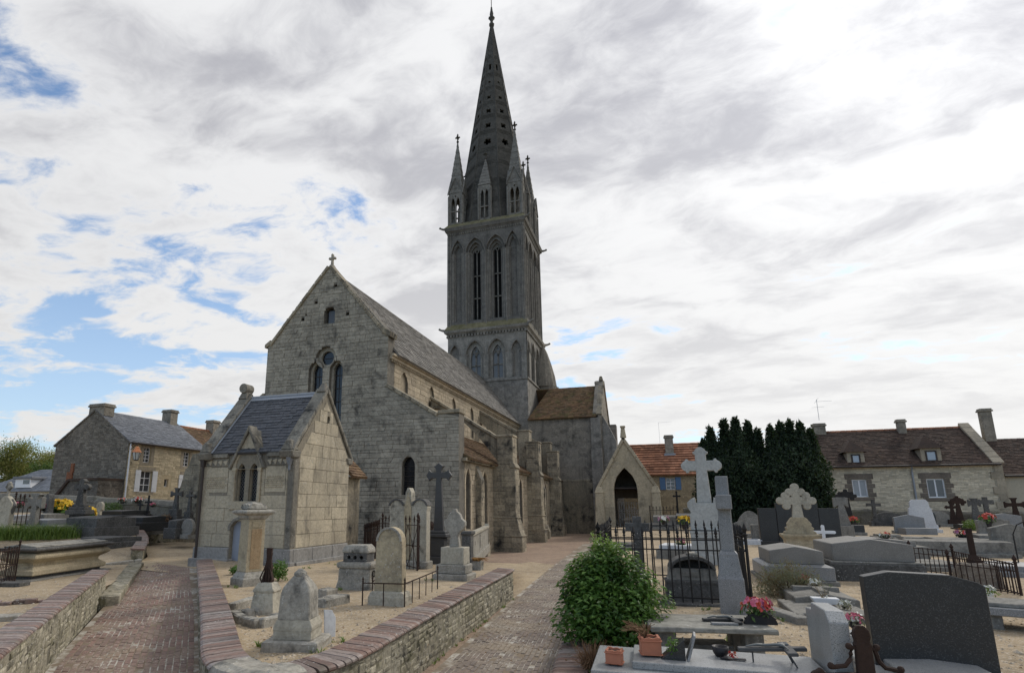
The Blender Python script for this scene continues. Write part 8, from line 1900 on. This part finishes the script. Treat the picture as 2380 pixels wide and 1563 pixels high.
for (cx, cy, ch, cn) in ((-.1, -.15, 1.0, 26), (.14, -.1, .97, 22), (-.34, -.1, .83, 18), (.34, 0, .8, 18), (-.52, -.15, .62, 14), (.55, -.1, .56, 14), (0, -.4, .66, 14), (.3, -.42, .5, 10), (-.3, -.42, .5, 10)):     # clusters of upright young shoots
    for _ in range(cn):
        x, y = (cx+rnd.gauss(0, .09))*rB/.62*.6, (cy+rnd.gauss(0, .1))*rB/.62*.6; top = hB*ch*rnd.uniform(.86, 1.04); L = rnd.uniform(.14, .32); lean = Vector((rnd.gauss(cx*.25, .12), rnd.gauss(-.05, .12), 1))
        for k in range(20):
            f = k/20; q_ = Vector((x, y, top-L))+lean*(L*f)
            leafquad(bn if f > .35 else b, q_, Vector((rnd.gauss(0, .6), rnd.gauss(0, .6), 1)), .062*(1.1-.5*f), rnd, .42)
make('foliage', b, M['leaf'], o, kind='stuff'); make('young_shoots', bn, M['leafnew'], o, kind='stuff')
lfm = B(); lfm.v = [(0, 0, 0), (.02, .03, .008), (.0, .078, 0), (-.02, .03, .008), (0, .035, -.002)]; lfm.f = [(0, 1, 4), (1, 2, 4), (2, 3, 4), (3, 0, 4)]
lp_ = make('leaf', lfm, M['leaf'], o); first = True
for _ in range(300):
    c, r_ = lobes[rnd.randrange(len(lobes))]; d_ = Vector((rnd.gauss(0, .8), -abs(rnd.gauss(.5, .6)), rnd.gauss(.25, .6))).normalized(); q_ = c+d_*r_*1.05
    if q_.z < .05: continue
    rot = (rnd.uniform(-.5, .6), rnd.uniform(-.5, .5), rnd.uniform(2.2, 4.2)); sc_ = (1, 1, 1)
    if first: lp_.location = q_; lp_.rotation_euler = rot; first = False
    else: inst(lp_, o, q_, rot, (rnd.uniform(.8, 1.2),)*3)
st = B()
for i in range(12): a_ = i*.55; st.tube([(.03*math.cos(a_), .03*math.sin(a_), -.05), (.2*math.cos(a_), .2*math.sin(a_), hB*.3), (.32*math.cos(a_), .32*math.sin(a_), hB*.62)], .014, 5, .006)
make('stem', st, M['bark'], o)
# dry brown plant below the bush
o, p, s_ = grave('dry_plant', 'withered brown plant between bush and granite tomb', 'plant', 1376, 1560, zR, 0); gb = B(); rnd = random.Random(12)
for _ in range(420):
    a_ = rnd.uniform(0, 6.28); e_ = rnd.uniform(.05, .28); gb.tube([(rnd.gauss(0, .06), rnd.gauss(0, .06), 0), (math.cos(a_)*e_*.5, math.sin(a_)*e_*.5, rnd.uniform(.08, .2)), (math.cos(a_)*e_, math.sin(a_)*e_, rnd.uniform(.05, .34))], .004, 3, .0015)
make('dry_stems', gb, M['dry'], o, kind='stuff')
# ================================================================ yew trees
def yew(label, tops, Yc, base_u, seed):
    rnd = random.Random(seed); q0 = onY(base_u, 1190, Yc); q0.z = zR(q0.x, q0.y)
    o = thing('yew_tree', label, 'tree', q0, 0, 'dark yew trees before the long house'); b = B(); tr = B()
    for (u, v, wpx, dy) in tops:
        t_ = onY(u, v, Yc+dy); r_ = wpx*mpp(t_)/2; cx, cy = t_.x-q0.x, dy; h_ = t_.z-q0.z
        tr.tube([(cx*.15, dy*.2, -.1), (cx*.5, cy*.6, h_*.25), (cx*.95, cy, h_*.7)], .16, 6, .04)
        n = int(2300*h_/5*(r_/.8))
        for _ in range(n):
            f = rnd.random(); z = h_*(.03+.97*f); prof = r_*min(1, (1-f)*(3.2 if wpx > 75 else 1.7)+.06)*(.62+.38*min(1, f*3.0)); a_ = rnd.uniform(0, 6.28)
            rr = prof*(.72+.36*rnd.random())*(1+.16*math.sin(a_*5+z*2.3)+.12*math.sin(a_*9-z*4.1))
            d_ = Vector((math.cos(a_), math.sin(a_), .5)); q_ = Vector((cx+math.cos(a_)*rr, cy+math.sin(a_)*rr, z))
            for k in range(2): leafquad(b, q_+Vector((rnd.gauss(0, .05), rnd.gauss(0, .05), rnd.gauss(0, .1))), d_.cross(Vector((0, 0, 1)))*rnd.gauss(0, .6)+d_*.6+Vector((rnd.gauss(0, .5), rnd.gauss(0, .5), rnd.gauss(0, .3))), .26, rnd, .38)
    make('crown', b, M['yew'], o); make('trunk', tr, M['bark'], o)
yew('dark bushy yew tree with several pointed tops, left of the pair', [(1650, 998, 60, 0), (1682, 980, 60, .5), (1708, 976, 62, -.4), (1736, 984, 62, .3), (1634, 1026, 46, -.6), (1760, 1002, 50, 0), (1694, 1024, 104, 0), (1668, 1052, 84, -.5), (1726, 1034, 84, -.7)], 43.5, 1695, 4)
yew('dark bushy yew tree with a broad rounded top, right of the pair', [(1790, 994, 52, -.5), (1812, 986, 58, 0), (1834, 984, 60, .3), (1858, 986, 60, -.3), (1882, 1002, 56, 0), (1838, 1018, 110, 0), (1868, 1046, 80, -.5), (1806, 1050, 78, -.8), (1896, 1056, 40, 0)], 43.0, 1835, 5)
# ================================================================ trees on the left
def broadleaf(label, u, v_base, v_top, wpx, Yc, mat, n, size, seed, grp=None):
    rnd = random.Random(seed); q0 = onY(u, v_base, Yc); s_ = mpp(q0); q0.z = 1.0; t_ = onY(u, v_top, Yc).z-q0.z; rw = wpx*s_/2
    o = thing('willow_tree', label, 'tree', q0, 0, grp); b = B(); tr = B(); tr.tube([(0, 0, -.2), (.1, 0, t_*.35), (.0, .1, t_*.6)], .3, 7, .12)
    for i in range(26):
        a_ = rnd.uniform(0, 6.28); e_ = Vector((math.cos(a_)*rw*rnd.uniform(.2, .85), math.sin(a_)*rw*.7, t_*rnd.uniform(.35, .92)))
        e_.x *= 1.15-e_.z/t_*.6
        tr.tube([(0, 0, t_*.3), e_*.55+Vector((0, 0, t_*.1)), e_], .08, 5, .02)
        for _ in range(n//26):
            q_ = e_+Vector((rnd.gauss(0, rw*.13), rnd.gauss(0, rw*.16), rnd.gauss(0, t_*.06)-abs(rnd.gauss(0, t_*.05)))); leafquad(b, q_, Vector((rnd.gauss(0, 1), rnd.gauss(0, 1), rnd.gauss(0, .6))), size, rnd, .35)
    make('crown', b, M[mat], o); make('trunk', tr, M['bark'], o)
broadleaf('loose yellow-green willow tree rising behind the slate barn', 62, 1110, 1024, 150, 60, 'willow', 22000, .3, 3)
broadleaf('lower olive green tree at the left picture edge', 5, 1115, 1052, 130, 58, 'willow', 15000, .3, 7)
broadleaf('dark green tree between barn and farmhouse gable', 105, 1120, 1072, 80, 56, 'hedge', 9000, .3, 9)
# ================================================================ loose pebbles and litter on the sand
rnd = random.Random(77); b = B()
for _ in range(7500):
    u, v = rnd.uniform(0, 2380), 1300+260*rnd.random()**.8; side = rnd.random()
    zf = CZ if 480 < u < 1150 else zR if u > 1330 else zL
    q_ = spot(u, v, zf)
    if zf is CZ and not (len([c for c in crossings([plot], q_.y) if c < q_.x]) % 2): continue
    if zf is zR and q_.x < rightwall_x(q_.y)+.4: continue
    if zf is zL and q_.x > leftedge(q_.y)-.4: continue
    r_ = rnd.uniform(.006, .02)*(1+rnd.random()**6*2.5); i0 = len(b.v); zz = q_.z+rnd_h(q_.x, q_.y); a_ = rnd.random()*6.28; ca, sa = math.cos(a_), math.sin(a_)
    b.v += [(q_.x+r_*ca, q_.y+r_*sa, zz), (q_.x-r_*sa*.7, q_.y+r_*ca*.7, zz), (q_.x-r_*ca, q_.y-r_*sa, zz), (q_.x+r_*sa*.7, q_.y-r_*ca*.7, zz), (q_.x, q_.y, zz+r_*.6)]; b.f += [(i0, i0+1, i0+4), (i0+1, i0+2, i0+4), (i0+2, i0+3, i0+4), (i0+3, i0, i0+4)]
M['pebble'] = mat_plain('pebble', (.4, .34, .26), .9, .5, 20)
o = make('pebbles', b, M['pebble'], kind='stuff'); o['label'] = 'small loose pebbles scattered on the sand'; o['category'] = 'gravel'

# ================================================================ fallen leaves and weeds
rnd = random.Random(5); b = B()
def litter(u, v, zf):
    q_ = spot(u, v, zf); z_ = q_.z+rnd_h(q_.x, q_.y)+.012
    leafquad(b, Vector((q_.x, q_.y, z_)), Vector((rnd.gauss(0, .35), rnd.gauss(0, .35), 1)), rnd.uniform(.03, .06), rnd, .55, .5)
for _ in range(220): litter(rnd.uniform(1340, 2380), 1380+180*rnd.random(), zR)
for _ in range(120): litter(rnd.uniform(560, 1000), 1400+110*rnd.random(), CZ)
for _ in range(160): litter(rnd.gauss(1415, 75), rnd.gauss(1515, 14), zR)
for _ in range(90): litter(rnd.uniform(1060, 1300), 1390+150*rnd.random(), lambda x, y: .02)
o = make('fallen_leaves', b, M['dry'], kind='stuff'); o['label'] = 'scattered fallen brown leaves on sand and paths'; o['category'] = 'leaves'
b = B()
def weed(q_, h, n):
    for _ in range(n):
        a_ = rnd.uniform(0, 6.28); hh = h*rnd.uniform(.4, 1.2); e_ = Vector((math.cos(a_), math.sin(a_), 0)); w_ = e_.cross(Vector((0, 0, 1)))*.006; s0 = q_+e_*rnd.uniform(0, .04); i0 = len(b.v)
        m1 = s0+Vector((0, 0, hh*.6))+e_*hh*.3; tp = s0+Vector((0, 0, hh*.85))+e_*hh*.9
        b.v += [tuple(s0-w_), tuple(s0+w_), tuple(m1+w_), tuple(m1-w_), tuple(tp)]; b.f += [(i0, i0+1, i0+2, i0+3), (i0+3, i0+2, i0+4)]
for i in range(70):
    k = rnd.randrange(9, len(line)-1); a_ = line[k].lerp(line[k+1], rnd.random()); t_ = (line[k+1]-line[k]).normalized(); n_ = Vector((t_.y, -t_.x, 0)); weed(a_*1.0+n_*(hw/2+.02)-Vector((0, 0, a_.z)), .07, 9)
for i in range(60):
    y = rnd.uniform(7, 24); weed(Vector((rightwall_x(y)+.45, y, zR(0, y))), .1, 10)
for u, v in ((1570, 1412), (1650, 1416), (1760, 1416), (1820, 1440), (1890, 1425), (1990, 1425), (1940, 1370), (1800, 1346), (1930, 1366), (2080, 1362), (2210, 1345), (1780, 1470), (1700, 1490), (600, 1502), (735, 1520), (790, 1490), (540, 1366), (790, 1372), (880, 1372), (1000, 1350), (660, 1330), (720, 1320), (780, 1308)):
    for _ in range(3): weed(spot(u+rnd.gauss(0, 8), v+rnd.gauss(0, 2), CZ if u < 1200 else zR), .08, 10)
o = make('weeds', b, M['grass'], kind='stuff'); o['label'] = 'small weeds at the foot of walls and tombs'; o['category'] = 'weeds'
# things of one kind share a group
from collections import Counter
base = lambda n: n.split('.')[0]
tops = [o for o in bpy.data.objects if o.parent is None and 'label' in o.keys()]; cnt = Counter(base(o.name) for o in tops)
for o in tops:
    if cnt[base(o.name)] > 1 and 'group' not in o.keys(): o['group'] = base(o.name).replace('_', ' ')+'s in the churchyard'
